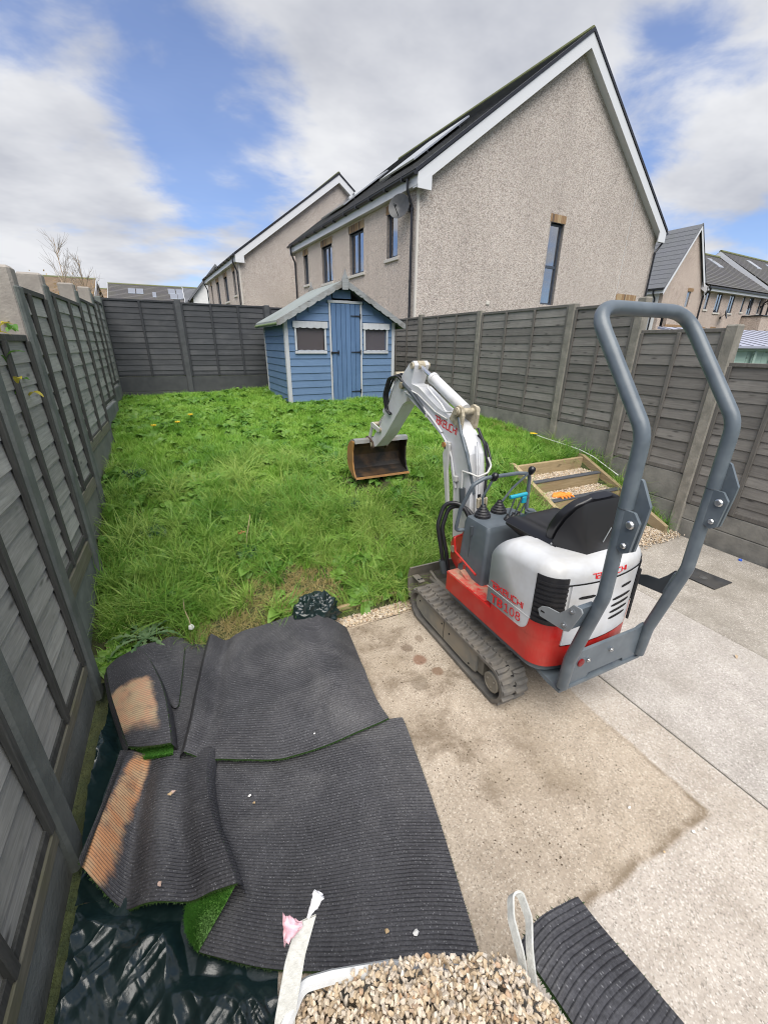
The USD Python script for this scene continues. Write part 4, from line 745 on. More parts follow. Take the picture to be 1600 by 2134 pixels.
for wx0, wx1 in ((.17, .74), (1.53, 2.03)):
    z0, z1 = .90, 1.36
    w = t.part('window', cat(cbox(wx0 - .02, wx1 + .02, -.045, -.006, z0 - .028, z0 + .016, .004), cbox(wx0 - .012, wx0 + .022, -.043, -.006, z0 + .024, z1, .004), cbox(wx1 - .022, wx1 + .012, -.043, -.006, z0 + .024, z1, .004)), M['shed_white'])
    xs = np.linspace(wx0 - .04, wx1 + .04, 41); sc = z1 - .045 - .014 * np.abs(np.sin((xs - xs[0]) / (xs[-1] - xs[0]) * math.pi * 5))
    t.part('scalloped_pelmet', front([(xs[0], z1 + .055), *zip(xs, sc), (xs[-1], z1 + .055)], -.058, -.0455), M['shed_white'], w)
    t.part('pane', box(wx0 + .03, wx1 - .03, -.002, .003, z0 + .02, z1), M['shed_pane'], w)
    xs = np.linspace(wx0 + .03, wx1 - .03, 31); sc = z0 + .03 + .008 * np.abs(np.sin((xs - xs[0]) / (xs[-1] - xs[0]) * math.pi * 4))
    t.part('scalloped_rail', front([(xs[0], z0 + .0225), (xs[-1], z0 + .0225), *list(zip(xs, sc))[::-1]], -.047, -.0435), M['shed_white'], w)
# roof: boards under felt that turns over the eaves, barge boards with a stepped lower edge, spike at the peak
ov, oy0, oy1 = .15, -.16, D + .08; sl = (ZR - ZE) / (W / 2); fz = lambda x: ZR + .03 - abs(x - W / 2) * sl
for sx in (0, 1):
    X = (lambda x: x) if sx == 0 else (lambda x: W - x)
    P = []
    for i, x in enumerate(np.linspace(-ov, W / 2, 14)):
        row_ = []
        for y in np.linspace(oy0 + .02, oy1, 12): row_.append((X(x), y, fz(x) + .012 + .006 * math.sin(9 * y + 5 * x) * (1 if 0 < i < 13 else 0)))
        P.append(row_)
    P = np.array(P); lip = P[:1].copy(); lip2 = lip.copy(); lip2[..., 2] -= .07; lip2[..., 0] += (-1 if sx == 0 else 1) * .012
    t.part('roof_felt', cat(grid(np.concatenate([lip2, P])), grid(np.concatenate([lip2, P]) - [0, 0, .022])), M['shed_felt'], smooth=40)
    t.part('felt_edge', tube([(X(-ov - .012), oy0 + .03, fz(-ov) - .045), (X(-ov - .012), oy1, fz(-ov) - .045)], .022, 8), M['felt_green'])
    xs = np.linspace(-ov - .03, W / 2, 60); L = xs[-1] - xs[0]
    ph = ((xs - xs[0]) / L * 7) % 1.; drop = .082 + np.where(ph < .16, -.018, .0) + np.where(ph > .9, -.009, 0)
    pg = [(X(x), fz(x) + .025) for x in xs] + [(X(x), fz(x) - dd) for x, dd in list(zip(xs, drop))[::-1]]
    t.part('barge_board', front(pg, oy0 - .02, oy0 - .002), M['barge_grey'])
t.part('finial', front([(W / 2 - .055, ZR - .12), (W / 2 + .055, ZR - .12), (W / 2 + .06, ZR + .05), (W / 2 + .02, ZR + .13), (W / 2, ZR + .21), (W / 2 - .02, ZR + .13), (W / 2 - .06, ZR + .05)], oy0 - .045, oy0 - .021), M['barge_grey'])
t.part('finial', front([(W / 2 - .055, ZR - .12), (W / 2 + .055, ZR - .12), (W / 2 + .06, ZR + .05), (W / 2 + .02, ZR + .13), (W / 2, ZR + .21), (W / 2 - .02, ZR + .13), (W / 2 - .06, ZR + .05)], oy1 + .004, oy1 + .026), M['barge_grey'])
t.part('bearer', cat(*[box(.0, W, y, y + .08, -.10, -.002) for y in (.02, D / 2, D - .1)]), M['barge_grey'])
def shedpt(x, y, z): c, s_ = math.cos(SA), math.sin(SA); return np.array([1.79 + c * x - s_ * y, 7.92 + s_ * x + c * y, .86 + z])
t = Thing('broom', 'orange-brown broom handle leaning inside the small shed window', 'broom', shedpt(1.85, .2, 0))
t.part('handle', cyl(shedpt(1.83, .12, .30), shedpt(1.89, .05, 1.42), .020, 10), M['broom_wood']); t.part('head', cbox(*[v for p in zip(shedpt(1.70, .14, .06), shedpt(1.9, .24, .3)) for v in p], .01), M['broom_wood'])

# ---------------------------------------------------------------- garden steps
t = Thing('garden_steps', 'timber garden steps filled with pale gravel climbing to the lawn', 'steps', (3.9, 3., 0))
X0, X1 = 3.37, 4.45
for x0, x1 in ((X0 - .05, X0), (X1, X1 + .05)):
    t.part('side_board', side([(2.33, -.05), (2.33, .115), (3.53, .625), (3.58, .625), (3.58, .30), (2.8, -.05)], x0, x1), M['sleeper_side'])
ST = [(2.62, .055, .215), (2.92, .19, .345), (3.22, .33, .465), (3.50, .45, .60)]
for i, (y, z0, z1) in enumerate(ST):
    t.part('riser', cbox(X0 + .002, X1 - .002, y, y + .045, z0 - .06, z1, .004), M['sleeper'])
    if i < 3: t.part('tread_edge', cbox(X0 + .002, X1 - .002, y - .006, y + .062, z1 + .001, z1 + .018, .004), M['dark_cap'])
trays = [(2.32, 2.62, .045), (2.665, 2.92, .205), (2.965, 3.22, .335), (3.265, 3.50, .455)]
for y0, y1, z in trays:
    a, b = np.meshgrid(np.linspace(X0 + .003, X1 - .003, 24), np.linspace(y0, y1, 8), indexing='ij')
    t.part('gravel_bed', grid(np.stack([a, b, z - .012 + RNG.normal(0, .003, a.shape)], -1)), M['gravel_bed'])

# ---------------------------------------------------------------- stones (shared prototypes) and gravel
def rock(seed, flat=.7):
    g = np.random.default_rng(seed); p = g.normal(size=(14, 3)); p /= np.linalg.norm(p, axis=1)[:, None]; p *= g.uniform(.8, 1.1, (14, 1)); return xf(hull(p), M=np.diag([1.15, .85, flat]))
def instancer(name, protos, pos, idx, scale, quat, kind='stuff', label=None, cat_=None):
    path = numbered('/World/' + name); pi = UsdGeom.PointInstancer.Define(stage, path)
    for i, (m, mt, sm) in enumerate(protos): usdkit.mesh(stage, f'{path}/{name}_kind_{i:03d}', vf(m), mt, smooth=sm)
    pi.CreatePrototypesRel().SetTargets([Sdf.Path(f'{path}/{name}_kind_{i:03d}') for i in range(len(protos))])
    pi.CreateProtoIndicesAttr(Vt.IntArray.FromNumpy(np.asarray(idx, np.int32))); pi.CreatePositionsAttr(Vt.Vec3fArray.FromNumpy(np.asarray(pos, np.float32)))
    pi.CreateScalesAttr(Vt.Vec3fArray.FromNumpy(np.asarray(scale, np.float32)))
    q = np.asarray(quat, np.float32); pi.CreateOrientationsAttr(Vt.QuathArray([Gf.Quath(float(a), float(b), float(c), float(d_)) for a, b, c, d_ in q]))
    tag(pi.GetPrim(), label, cat_, None, kind)
def randq(n, g, yaw=False):
    if yaw: th = g.uniform(0, 2 * np.pi, n); return np.stack([np.cos(th / 2), 0 * th, 0 * th, np.sin(th / 2)], -1)
    q = g.normal(size=(n, 4)); return q / np.linalg.norm(q, axis=1)[:, None]
ROCKS = [(rock(s_, f_), M['gravel_stone'], False) for s_, f_ in ((1, .7), (2, .6), (3, .8), (4, .55), (5, .7))]
def gravel(name, pts, smin, smax, seed, label, cat_='gravel'):
    g = np.random.default_rng(seed); n = len(pts); sc = g.uniform(smin, smax, (n, 1)) * np.ones((1, 3))
    instancer(name, ROCKS, pts, g.integers(0, 5, n), sc, randq(n, g), label=label, cat_=cat_)
g = np.random.default_rng(11); P = []
xs = g.uniform(.35, 3.33, 5200); ys = g.uniform(2.29, 2.452, 5200); P.append(np.stack([xs, ys, .008 + g.uniform(0, .014, 5200)], -1))
xs = g.uniform(3.1, 4.62, 2600); ys = 2.30 + g.uniform(-.10, .34, 2600) * g.uniform(.3, 1, 2600); k = ~((xs > X0 - .05) & (xs < X1 + .05) & (ys > 2.62)); P.append(np.stack([xs, ys, .01 + g.uniform(0, .03, 2600)], -1)[k])
xs = g.uniform(4.51, 4.63, 1100); ys = g.uniform(2.4, 3.6, 1100); P.append(np.stack([xs, ys, .03 + np.interp(ys, [2.4, 3.6], [.02, .52]) + g.uniform(-.02, .02, 1100)], -1))
gravel('gravel', np.vstack(P), .007, .0125, 12, 'pale gravel strip between the patio slab and the lawn edging')
P = []
for y0, y1, z in trays:
    n = int((y1 - y0) * 9500); P.append(np.stack([g.uniform(X0 + .01, X1 - .01, n), g.uniform(y0 + .006, y1 - .006, n), z + g.uniform(-.006, .010, n)], -1))
gravel('step_gravel', np.vstack(P), .007, .012, 13, 'pale gravel filling the treads of the timber steps')

# ---------------------------------------------------------------- artificial turf, thrown down back side up
def curve(pts, n):
    p = np.array(pts, float); s_ = np.concatenate([[0], np.cumsum(np.linalg.norm(np.diff(p[:, :2], axis=0), axis=1))]); s_ /= s_[-1]
    from scipy.interpolate import PchipInterpolator
    return PchipInterpolator(s_, p)(np.linspace(0, 1, n))
def coons(top, bot, left, right, n, m):
    """surface between four edge curves; top and bottom run left to right, left and right run top to bottom"""
    T, B, L, Rr = curve(top, n), curve(bot, n), curve(left, m), curve(right, m); u = np.linspace(0, 1, n)[:, None, None]; v = np.linspace(0, 1, m)[None, :, None]
    return (1 - v) * T[:, None] + v * B[:, None] + (1 - u) * L[None] + u * Rr[None] - ((1 - u) * (1 - v) * T[0] + u * (1 - v) * T[-1] + (1 - u) * v * B[0] + u * v * B[-1])
def fringe(t, parent, edge, seed, ln=.016, dens=420, out=None):
    """the tips of the plastic grass sticking out under an edge"""
    g = np.random.default_rng(seed); e = np.asarray(edge); sg = np.linalg.norm(np.diff(e, axis=0), axis=1); cs = np.concatenate([[0], np.cumsum(sg)]); n = int(cs[-1] * dens); V, Fc = [], []
    q = np.sort(g.uniform(0, cs[-1], n)); P = np.stack([np.interp(q, cs, e[:, k]) for k in range(3)], -1); tg = np.gradient(e, axis=0); tg /= np.linalg.norm(tg, axis=1)[:, None] + 1e-9; TG = np.stack([np.interp(q, cs, tg[:, k]) for k in range(3)], -1)
    nr = np.cross(TG, [0, 0, 1]) * (out or 1)
    for i in range(n):
        l_ = ln * g.uniform(.5, 1.3); d_ = nr[i] * g.uniform(.3, 1) + TG[i] * g.uniform(-.7, .7) + np.array([0, 0, g.uniform(-.7, .25)]); d_ /= np.linalg.norm(d_); w = TG[i] * .0022; b = P[i] - np.array([0, 0, .006]) - nr[i] * .004
        V += [b - w, b + w, b + d_ * l_]; Fc.append([3 * i, 3 * i + 1, 3 * i + 2])
    t.part('pile_fringe', (np.array(V), np.array(Fc)), M['dark_pile'], parent, kind='stuff')
def turf(t, S, name, material, w, l, edges='brlt', seed=0, th=.011):
    n, m = S.shape[:2]; S[..., 2] += .016 * (meshkit.fbm(np.stack([S[..., 0] * 5, S[..., 1] * 5, 0 * S[..., 0] + seed], -1), 3, seed) - .5) * np.minimum(1, 8 * np.minimum.outer(np.linspace(.02, 1, n), np.linspace(.02, 1, m)))
    uv = np.stack(np.meshgrid(np.linspace(0, w, n), np.linspace(0, l, m), indexing='ij'), -1).reshape(-1, 2)
    p = t.part(name, grid(S), material, smooth=True, uv=uv)
    # thickness: a rim strip and the green pile below
    for k_, e in (('b', S[:, -1]), ('t', S[::-1, 0]), ('l', S[0, :]), ('r', S[::-1, -1, :] if False else S[-1, ::-1])):
        if k_ in edges:
            q = np.stack([e, e - [0, 0, th]], 1); t.part('edge', grid(q), M['dark_pile'], p); fringe(t, p, e, seed + ord(k_), ln=.011, out=1)
    t.part('pile', grid(S[::2, ::2] - [0, 0, th]), M['artificial_pile'], p)
    return p
def fold(S, u, v, fn):
    """adds height fn(u, v) to the surface, u and v from 0 to 1"""
    n, m = S.shape[:2]; U, V = np.meshgrid(np.linspace(0, 1, n), np.linspace(0, 1, m), indexing='ij'); S[..., 2] += fn(U, V); return S
bump_ = lambda x, c, w: np.exp(-((x - c) / w) ** 2)
backing('turf_stain_b', ((.085, .185, .0, .66, .10), (.52, .25, .115), (.48, .31, .17)))
backing('turf_stain_d', ((-.045, .22, .30, .62, .03), (.42, .31, .19), (.47, .28, .17)))
t = Thing('turf_mat', 'wide black turf backing lying nearest the bulk bag, orange clay smeared on its wavy flap', 'artificial turf', (.2, 1.2, 0))
S = coons([(-.194, 1.70, .034), (.022, 1.60, .034), (.296, 1.53, .034), (.549, 1.49, .038), (.787, 1.406, .04)], [(-.241, .889, .03), (-.15, .824, .03), (-.04, .756, .025), (.071, .698, .022), (.299, .597, .022), (.471, .522, .022), (.59, .457, .025)],
    [(-.194, 1.70, .034), (-.205, 1.34, .03), (-.21, 1.098, .03), (-.227, .994, .032), (-.241, .889, .03)], [(.787, 1.406, .04), (.765, 1.238, .03), (.712, .958, .03), (.648, .684, .03), (.59, .457, .025)], 120, 120)
fold(S, 0, 0, lambda u, v: .012 * bump_(u, .55 + .1 * v, .16) * (1 - v) + .008 * np.sin(7 * u + 3 * v) * (u > .02) * np.sin(np.pi * v) + .02 * bump_(u, 1, .07) * bump_(v, .05, .12))
turf(t, S, 'backing', M['turf_backing'], .95, .95, 'br', 1)
S = coons([(-.546, 1.80, .07), (-.42, 1.72, .07), (-.286, 1.68, .07), (-.145, 1.60, .11)], [(-.633, 1.328, .09), (-.61, 1.278, .065), (-.545, 1.194, .045), (-.464, 1.124, .045), (-.369, 1.071, .055), (-.249, 1.024, .09), (-.1, .975, .13)],
    [(-.546, 1.80, .07), (-.576, 1.619, .07), (-.604, 1.463, .08), (-.633, 1.328, .09)], [(-.145, 1.60, .11), (-.172, 1.434, .13), (-.163, 1.268, .14), (-.13, 1.12, .14), (-.1, .975, .13)], 120, 130)
fold(S, 0, 0, lambda u, v: .088 * np.sin(np.clip((v + .15), 0, 1) * 1.5) * (bump_(u, .14, .13) * .9 - .55 * bump_(u, .36, .10) + .28 * bump_(u, .56, .12) - .3 * bump_(u, .75, .09)) * np.clip((1 - u) * 6, 0, 1) * np.clip(u * 8, 0, 1))
c = turf(t, S, 'flap', M['turf_stain_b'], .5, .62, 'blr', 2)
# the flap's free side turns down to the sheet
e = S[-1]; k = np.stack([e, e + np.array([.022, 0, -.03]), e * [1, 1, 0] + np.array([.026, 0, .038])], 0)
t.part('flap_side', grid(k), M['turf_backing'], c, smooth=True, uv=np.stack(np.meshgrid(np.linspace(0, .08, 3), np.linspace(0, .62, k.shape[1]), indexing='ij'), -1).reshape(-1, 2))
# corner turned over, green side out
S = coons([(-.268, 1.05, .045), (-.19, 1.03, .06), (-.098, .985, .12)], [(-.275, .96, .040), (-.262, .92, .036), (-.245, .886, .034)], [(-.268, 1.05, .045), (-.280, 1.0, .045), (-.275, .96, .040)], [(-.098, .985, .12), (-.17, .945, .062), (-.245, .886, .034)], 24, 24)
fold(S, 0, 0, lambda u, v: .02 * np.sin(np.pi * u) * np.sin(np.pi * v))
pg = t.part('turned_corner', grid(S), M['artificial_pile'], smooth=True)
def pile_on(t, S, parent, seed, n, ln=.011):
    g = np.random.default_rng(seed); a, b = S.shape[:2]; V, Fc = [], []
    i = g.uniform(0, a - 1.001, n); j = g.uniform(0, b - 1.001, n); i0, j0 = i.astype(int), j.astype(int); fi, fj = (i - i0)[:, None], (j - j0)[:, None]
    P = S[i0, j0] * (1 - fi) * (1 - fj) + S[i0 + 1, j0] * fi * (1 - fj) + S[i0, j0 + 1] * (1 - fi) * fj + S[i0 + 1, j0 + 1] * fi * fj
    nr = np.cross(S[i0 + 1, j0] - S[i0, j0], S[i0, j0 + 1] - S[i0, j0]); nr /= np.linalg.norm(nr, axis=1)[:, None] + 1e-12; nr *= np.sign(nr[:, 2:] + 1e-9)
    for k in range(n):
        w = g.normal(size=3); w -= nr[k] * (w @ nr[k]); w /= np.linalg.norm(w); d = nr[k] + w * g.uniform(.2, .9); V += [P[k] - w * .0016, P[k] + w * .0016, P[k] + d * ln * g.uniform(.6, 1.2)]; Fc.append([3 * k, 3 * k + 1, 3 * k + 2])
    t.part('pile_tips', (np.array(V), np.array(Fc)), M['artificial_pile'], parent, kind='stuff')
pile_on(t, S, pg, 5, 5000)
t = Thing('turf_mat', 'black ribbed turf backing spread over the patio edge below the brown dead grass', 'artificial turf', (.25, 1.9, 0))
S = coons([(-.082, 2.431, .15), (.012, 2.417, .10), (.154, 2.444, .10), (.38, 2.418, .13), (.571, 2.358, .17), (.683, 2.277, .13), (.782, 2.247, .045)], [(-.261, 1.62, .12), (-.151, 1.562, .085), (.012, 1.49, .07), (.18, 1.428, .068), (.393, 1.416, .06), (.719, 1.431, .06)],
    [(-.082, 2.431, .15), (-.139, 2.158, .16), (-.182, 1.94, .16), (-.217, 1.764, .15), (-.261, 1.62, .12)], [(.782, 2.247, .045), (.757, 1.975, .045), (.726, 1.72, .05), (.713, 1.541, .055), (.719, 1.431, .06)], 150, 150)
fold(S, 0, 0, lambda u, v: .030 * bump_(u, .55 + .32 * v, .10) * np.sin(np.pi * np.clip(v + .05, 0, 1)) + .020 * bump_(u, .84, .07) * bump_(v, .55, .35) + .02 * bump_(v, .8 - .25 * u, .07) * u + .018 * bump_(v, .35, .10) * np.sin(np.pi * u) - .025 * bump_(u, .09, .05) * (1 - .5 * v))
a = turf(t, S, 'backing', M['turf_backing'], .98, .92, 'br', 3)
e = S[0]; k = np.stack([e, e + np.array([-.02, 0, -.02]), e * [1, 1, 0] + np.array([-.025, 0, .065])], 0)
t.part('ridge_side', grid(k), M['turf_backing'], a, smooth=True, uv=np.stack(np.meshgrid(np.linspace(0, .12, 3), np.linspace(0, .92, k.shape[1]), indexing='ij'), -1).reshape(-1, 2))
S = coons([(-.483, 2.532, .09), (-.372, 2.538, .10), (-.275, 2.548, .09), (-.208, 2.495, .06), (-.085, 2.44, .06)], [(-.520, 1.755, .05), (-.42, 1.663, .06), (-.347, 1.619, .075), (-.25, 1.640, .075)],
    [(-.483, 2.532, .09), (-.48, 2.249, .06), (-.50, 1.971, .05), (-.520, 1.755, .05)], [(-.085, 2.44, .06), (-.150, 2.202, .06), (-.20, 1.916, .06), (-.25, 1.640, .075)], 60, 80)
fold(S, 0, 0, lambda u, v: .03 * bump_(u, .35, .12) * bump_(v, .1, .25) - .015 * np.sin(np.pi * u) * v)
turf(t, S, 'lower_fold', M['turf_backing'], .35, .85, 'bl', 4)
S = coons([(-.495, 2.47, .155), (-.40, 2.50, .14), (-.30, 2.50, .10), (-.25, 2.44, .09)], [(-.325, 1.99, .075), (-.315, 1.97, .075), (-.305, 1.96, .075), (-.29, 1.98, .07)], [(-.495, 2.47, .155), (-.40, 2.20, .15), (-.325, 1.99, .075)], [(-.25, 2.44, .09), (-.27, 2.2, .075), (-.29, 1.98, .07)], 40, 50)
turf(t, S, 'upper_fold', M['turf_backing'], .25, .5, 'tr', 7)
t = Thing('turf_mat', 'small folded strip of turf backing stained with dried sand beside the side fence', 'artificial turf', (-.5, 2.1, .1))
S = coons([(-.671, 2.423, .10), (-.603, 2.474, .12), (-.495, 2.47, .16)], [(-.503, 1.771, .105), (-.409, 1.707, .13), (-.313, 1.676, .14)], [(-.671, 2.423, .10), (-.621, 2.185, .12), (-.556, 1.95, .12), (-.503, 1.771, .105)], [(-.495, 2.47, .16), (-.388, 2.17, .18), (-.335, 1.93, .175), (-.313, 1.676, .14)], 60, 90)
fold(S, 0, 0, lambda u, v: .022 * np.sin(np.pi * u) * np.sin(np.pi * v) - .05 * bump_(u, 0, .08) * 0)
d_ = turf(t, S, 'backing', M['turf_stain_d'], .25, .75, 'brl', 6)
for e, o in ((S[0], (-.02, 0)), (S[-1], (.015, 0))):
    k = np.stack([e - [0, 0, .004], e + np.array([o[0], o[1], -.045]), e * [1, 1, 0] + np.array([o[0] * 1.2, 0, .055])], 0)
    t.part('fold_side', grid(k), M['turf_backing'], d_, smooth=True, uv=np.stack(np.meshgrid(np.linspace(0, .08, 3), np.linspace(0, .75, k.shape[1]), indexing='ij'), -1).reshape(-1, 2))
S2 = S[:, -16:].copy(); S2 = np.stack([S[:, -1] + [0, dy, dz] for dy, dz in ((.09, -.075), (.03, -.07), (-.012, -.055), (-.02, -.062), (.02, -.085))], 1)
q = t.part('lower_leaf', grid(S2), M['artificial_pile'], d_, smooth=True); pile_on(t, S2, q, 9, 2500, .012)
S3 = S[:, -30:].copy() - [0, 0, .02]; pile_on(t, S3, q, 10, 1200, .01)

# dark green polythene under and around the mats
UNDER = shapely.union_all([Polygon([(-.21, 1.7), (.79, 1.42), (.59, .44), (-.26, .86), (-.28, .98)]), Polygon([(-.56, 1.8), (-.645, 1.33), (-.55, 1.18), (-.37, 1.06), (-.09, .96), (-.14, 1.6)]), Polygon([(-.69, 2.43), (-.5, 2.5), (-.05, 2.5), (.8, 2.25), (.73, 1.42), (-.26, 1.6), (-.51, 1.74)])]).buffer(.012)
def crumple(X, Y, seed, amp, base):
    def crease(ax, ay, s_, k): q = np.stack([X * ax + Y * ay, -X * ay * .35 + Y * ax * .35, 0 * X + s_], -1); q = q + .6 * meshkit.noise(q * .7, k)[..., None]; return 1 - np.abs(2 * meshkit.noise(q, k + 1) - 1)
    z = base + amp * (.55 * crease(9, 3, seed, seed + 1) ** 2 + .40 * crease(4, -11, seed + .5, seed + 5) ** 2 + .28 * crease(22, 9, seed, seed + 9) + .22 * crease(-17, 26, seed, seed + 13) + .12 * crease(45, 20, seed, seed + 17))
    pts = shapely.points(X.ravel(), Y.ravel()); d = shapely.distance(pts, UNDER).reshape(X.shape); return .004 + (z - .004) * np.clip((d + .03 * (meshkit.noise(np.stack([X * 14, Y * 14, 0 * X], -1), 8) - .5)) / .06, 0, 1)
s_ = np.linspace(0, 1, 260); yy = np.linspace(-.05, 1.20, 340); U, Y = np.meshgrid(s_, yy, indexing='ij'); X = -.625 + U * (.70 + .10 * np.sin(7 * Y)) ; Z = crumple(X, Y, 2, .055, .004)
solo('plastic_sheet', grid(np.stack([X, Y, Z], -1)), M['polythene'], 'crumpled dark green plastic sheet under the near turf mat beside the bulk bag', 'plastic sheet', smooth=True)
Y, U = np.meshgrid(np.linspace(1.20, 2.22, 150), np.linspace(0, 1, 60), indexing='ij'); X = -.645 + U * .17 - .01 * np.sin(9 * Y); Z = crumple(X, Y, 6, .075, .01)
solo('plastic_sheet', grid(np.stack([X, Y, Z], -1)), M['polythene'], 'strip of dark plastic pushed up between the side fence and the turf mats', 'plastic sheet', smooth=True)
th = np.linspace(0, 2 * np.pi, 90); ph = np.linspace(.04, 1.5, 46); T_, P_ = np.meshgrid(th, ph, indexing='ij'); dirs = np.stack([np.cos(T_) * np.sin(P_), np.sin(T_) * np.sin(P_), np.cos(P_)], -1)
def crs(q, k): q = q + .5 * meshkit.noise(q * 1.1, k)[..., None]; return 1 - np.abs(2 * meshkit.noise(q, k + 1) - 1)
rr = .72 + .34 * crs(dirs * 1.9, 21) + .22 * crs(dirs * 3.8 + 3, 25) + .10 * crs(dirs * 8, 29); Pp = dirs * rr[..., None] * np.array([.145, .10, .155]) + np.array([.605, 2.40, .08]); Pp[-1] = Pp[0]
Q = Pp[:, ::-1]; t = Thing('plastic_bag', 'crumpled dark plastic bag bunched at the turf mat edge by the dead grass', 'plastic bag', (.6, 2.4, .09))
t.part('bunch', grid(Q), M['polythene'], smooth=True)
fl = np.array([[(.50 + .18 * u_ + .03 * v_, 2.33 + .07 * u_ - .02 * v_, .25 - .085 * v_ - .02 * math.cos(9 * u_ + 3 * v_) + .03 * u_ - .06 * v_ * (1 - u_)) for v_ in np.linspace(0, 1, 14)] for u_ in np.linspace(0, 1, 30)])
t.part('flap', grid(fl), M['polythene'], smooth=True)

# ---------------------------------------------------------------- bulk bag of gravel under the camera
t = Thing('bulk_bag', 'white woven bulk bag brimming with pale gravel beside the turf mats', 'bulk bag', (.0, .05, 0))
BX0, BX1, BY0, BY1, BZ = -.46, .405, -.56, .30, .86
cor = Polygon([(-.03, .325), (.03, .372), (.172, .330), (.362, .250), (.392, .18), (.408, .14), (.42, -.5), (-.45, -.5), (-.45, .20)]).buffer(-.03).buffer(.03)
ring = np.array(cor.exterior.segmentize(.03).coords)[:-1]; cc = ring.mean(0); n_ = len(ring)
def rg(f, z, wav=0.): q = cc + (ring - cc) * f; return np.column_stack([q, z + wav * np.sin(np.arange(n_) * .9) + wav * .6 * np.sin(np.arange(n_) * .37)])
rings = [rg(.80, .0), rg(.90, .05), rg(.97, .25), rg(.985, .55), rg(.98, .78), rg(.985, BZ - .05), rg(1., BZ, .006), rg(1.0, BZ + .012, .008), rg(.985, BZ + .004, .008), rg(.965, BZ - .06)]
Rn = np.stack([np.vstack([r_, r_[:1]]) for r_ in rings], 1); t.part('bag_wall', grid(Rn), M['bag_white'], smooth=60)
t.part('fold', tube(fillet([(-.03, .315, BZ + .015), (.025, .362, BZ + .03), (.075, .352, BZ + .025), (.172, .322, BZ + .02), (.29, .27, BZ + .005)], .03), .010, 6), M['bag_white'])
def webbing_strip(P, w, side_, th=.004):
    P = np.asarray(P, float); s2 = np.asarray(side_, float); s2 = s2 / np.linalg.norm(s2, axis=-1, keepdims=True) if s2.ndim > 1 else np.broadcast_to(s2 / np.linalg.norm(s2), P.shape)
    tg = np.gradient(P, axis=0); nr = np.cross(tg, s2); nr /= np.linalg.norm(nr, axis=1)[:, None]
    a, b = P - s2 * w / 2, P + s2 * w / 2; return grid(np.stack([a + nr * th / 2, b + nr * th / 2, b - nr * th / 2, a - nr * th / 2, a + nr * th / 2], 1))
P = fillet([(-.02, .31, BZ - .12), (-.012, .335, BZ + .02), (.022, .378, BZ + .085), (.050, .402, BZ + .125)], .08, 10); t.part('lifting_strap', webbing_strip(P, .034, (1, -.1, .02)), M['webbing'])
P = fillet([(.372, .18, BZ - .03), (.388, .232, BZ + .035), (.402, .275, BZ + .045), (.424, .303, BZ + .05), (.444, .299, BZ + .048), (.434, .262, BZ + .042), (.408, .232, BZ + .035), (.385, .185, BZ - .01)], .03, 8); t.part('lifting_strap', webbing_strip(P, .016, (.5, -.3, .85)), M['webbing'])
gr = np.random.default_rng(31); p_ = cat
tt = np.linspace(0, 2 * np.pi, 40)
def crinkle(c, ax, r, l, seed):
    g2 = np.random.default_rng(seed); ax = np.array(ax, float); ax /= np.linalg.norm(ax); u = np.cross(ax, [0, 0, 1.]); u /= np.linalg.norm(u); w = np.cross(ax, u); rows = []
    for k in range(7):
        q = k / 6; rr_ = r * (.25 + 1.0 * q) * (1 + .28 * np.sin(3 * tt + g2.uniform(0, 6)) + .12 * np.sin(7 * tt + g2.uniform(0, 6))); rows.append(np.array(c) + ax * l * q + rr_[:, None] * (np.cos(tt)[:, None] * u + np.sin(tt)[:, None] * w))
    return grid(np.stack(rows, 0))
t.part('tape_knot', crinkle((.042, .398, BZ + .125), (-1, .1, .15), .014, .030, 1), M['plastic_pink'], smooth=True); t.part('tape_end', crinkle((.053, .402, BZ + .125), (.75, .45, .5), .008, .036, 2), M['plastic_clear'], smooth=True)
P = []
g = np.random.default_rng(17); n = 26000; xs = g.uniform(-.42, .40, n); ys = g.uniform(-.30, .42, n); inside = shapely.contains_xy(cor.buffer(-.008), xs, ys); xs, ys = xs[inside], ys[inside]
dist = np.array([cor.exterior.distance(Point(a, b)) for a, b in zip(xs, ys)]); hz = BZ - .022 + .045 * np.clip((xs - .05) / .15, 0, 1) * np.clip(1 - dist / .15, 0, 1) + .085 * np.clip(dist / .22, 0, 1) ** .7 + .02 * meshkit.noise(np.stack([xs * 9, ys * 9, 0 * xs], -1), 3)
a, b = np.meshgrid(np.linspace(-.44, .41, 50), np.linspace(-.5, .43, 50), indexing='ij'); dd = np.array([cor.exterior.distance(Point(x, y)) if cor.contains(Point(x, y)) else 0 for x, y in zip(a.ravel(), b.ravel())]).reshape(a.shape); cl = np.stack([a, b], -1)
ok = dd > 0; zz = np.where(ok, BZ - .05 + .10 * np.clip(dd / .22, 0, 1) ** .7, BZ - .3)
fl_ = cc + (cl - cc) * np.where(ok, 1, .8)[..., None]; t.part('gravel_core', grid(np.concatenate([fl_, zz[..., None]], -1)), M['gravel_bed'])
gravel('bag_gravel', np.stack([xs, ys, hz + g.uniform(-.006, .010, len(xs))], -1), .0042, .0070, 18, 'heap of pale tan pebbles filling the white bulk bag')
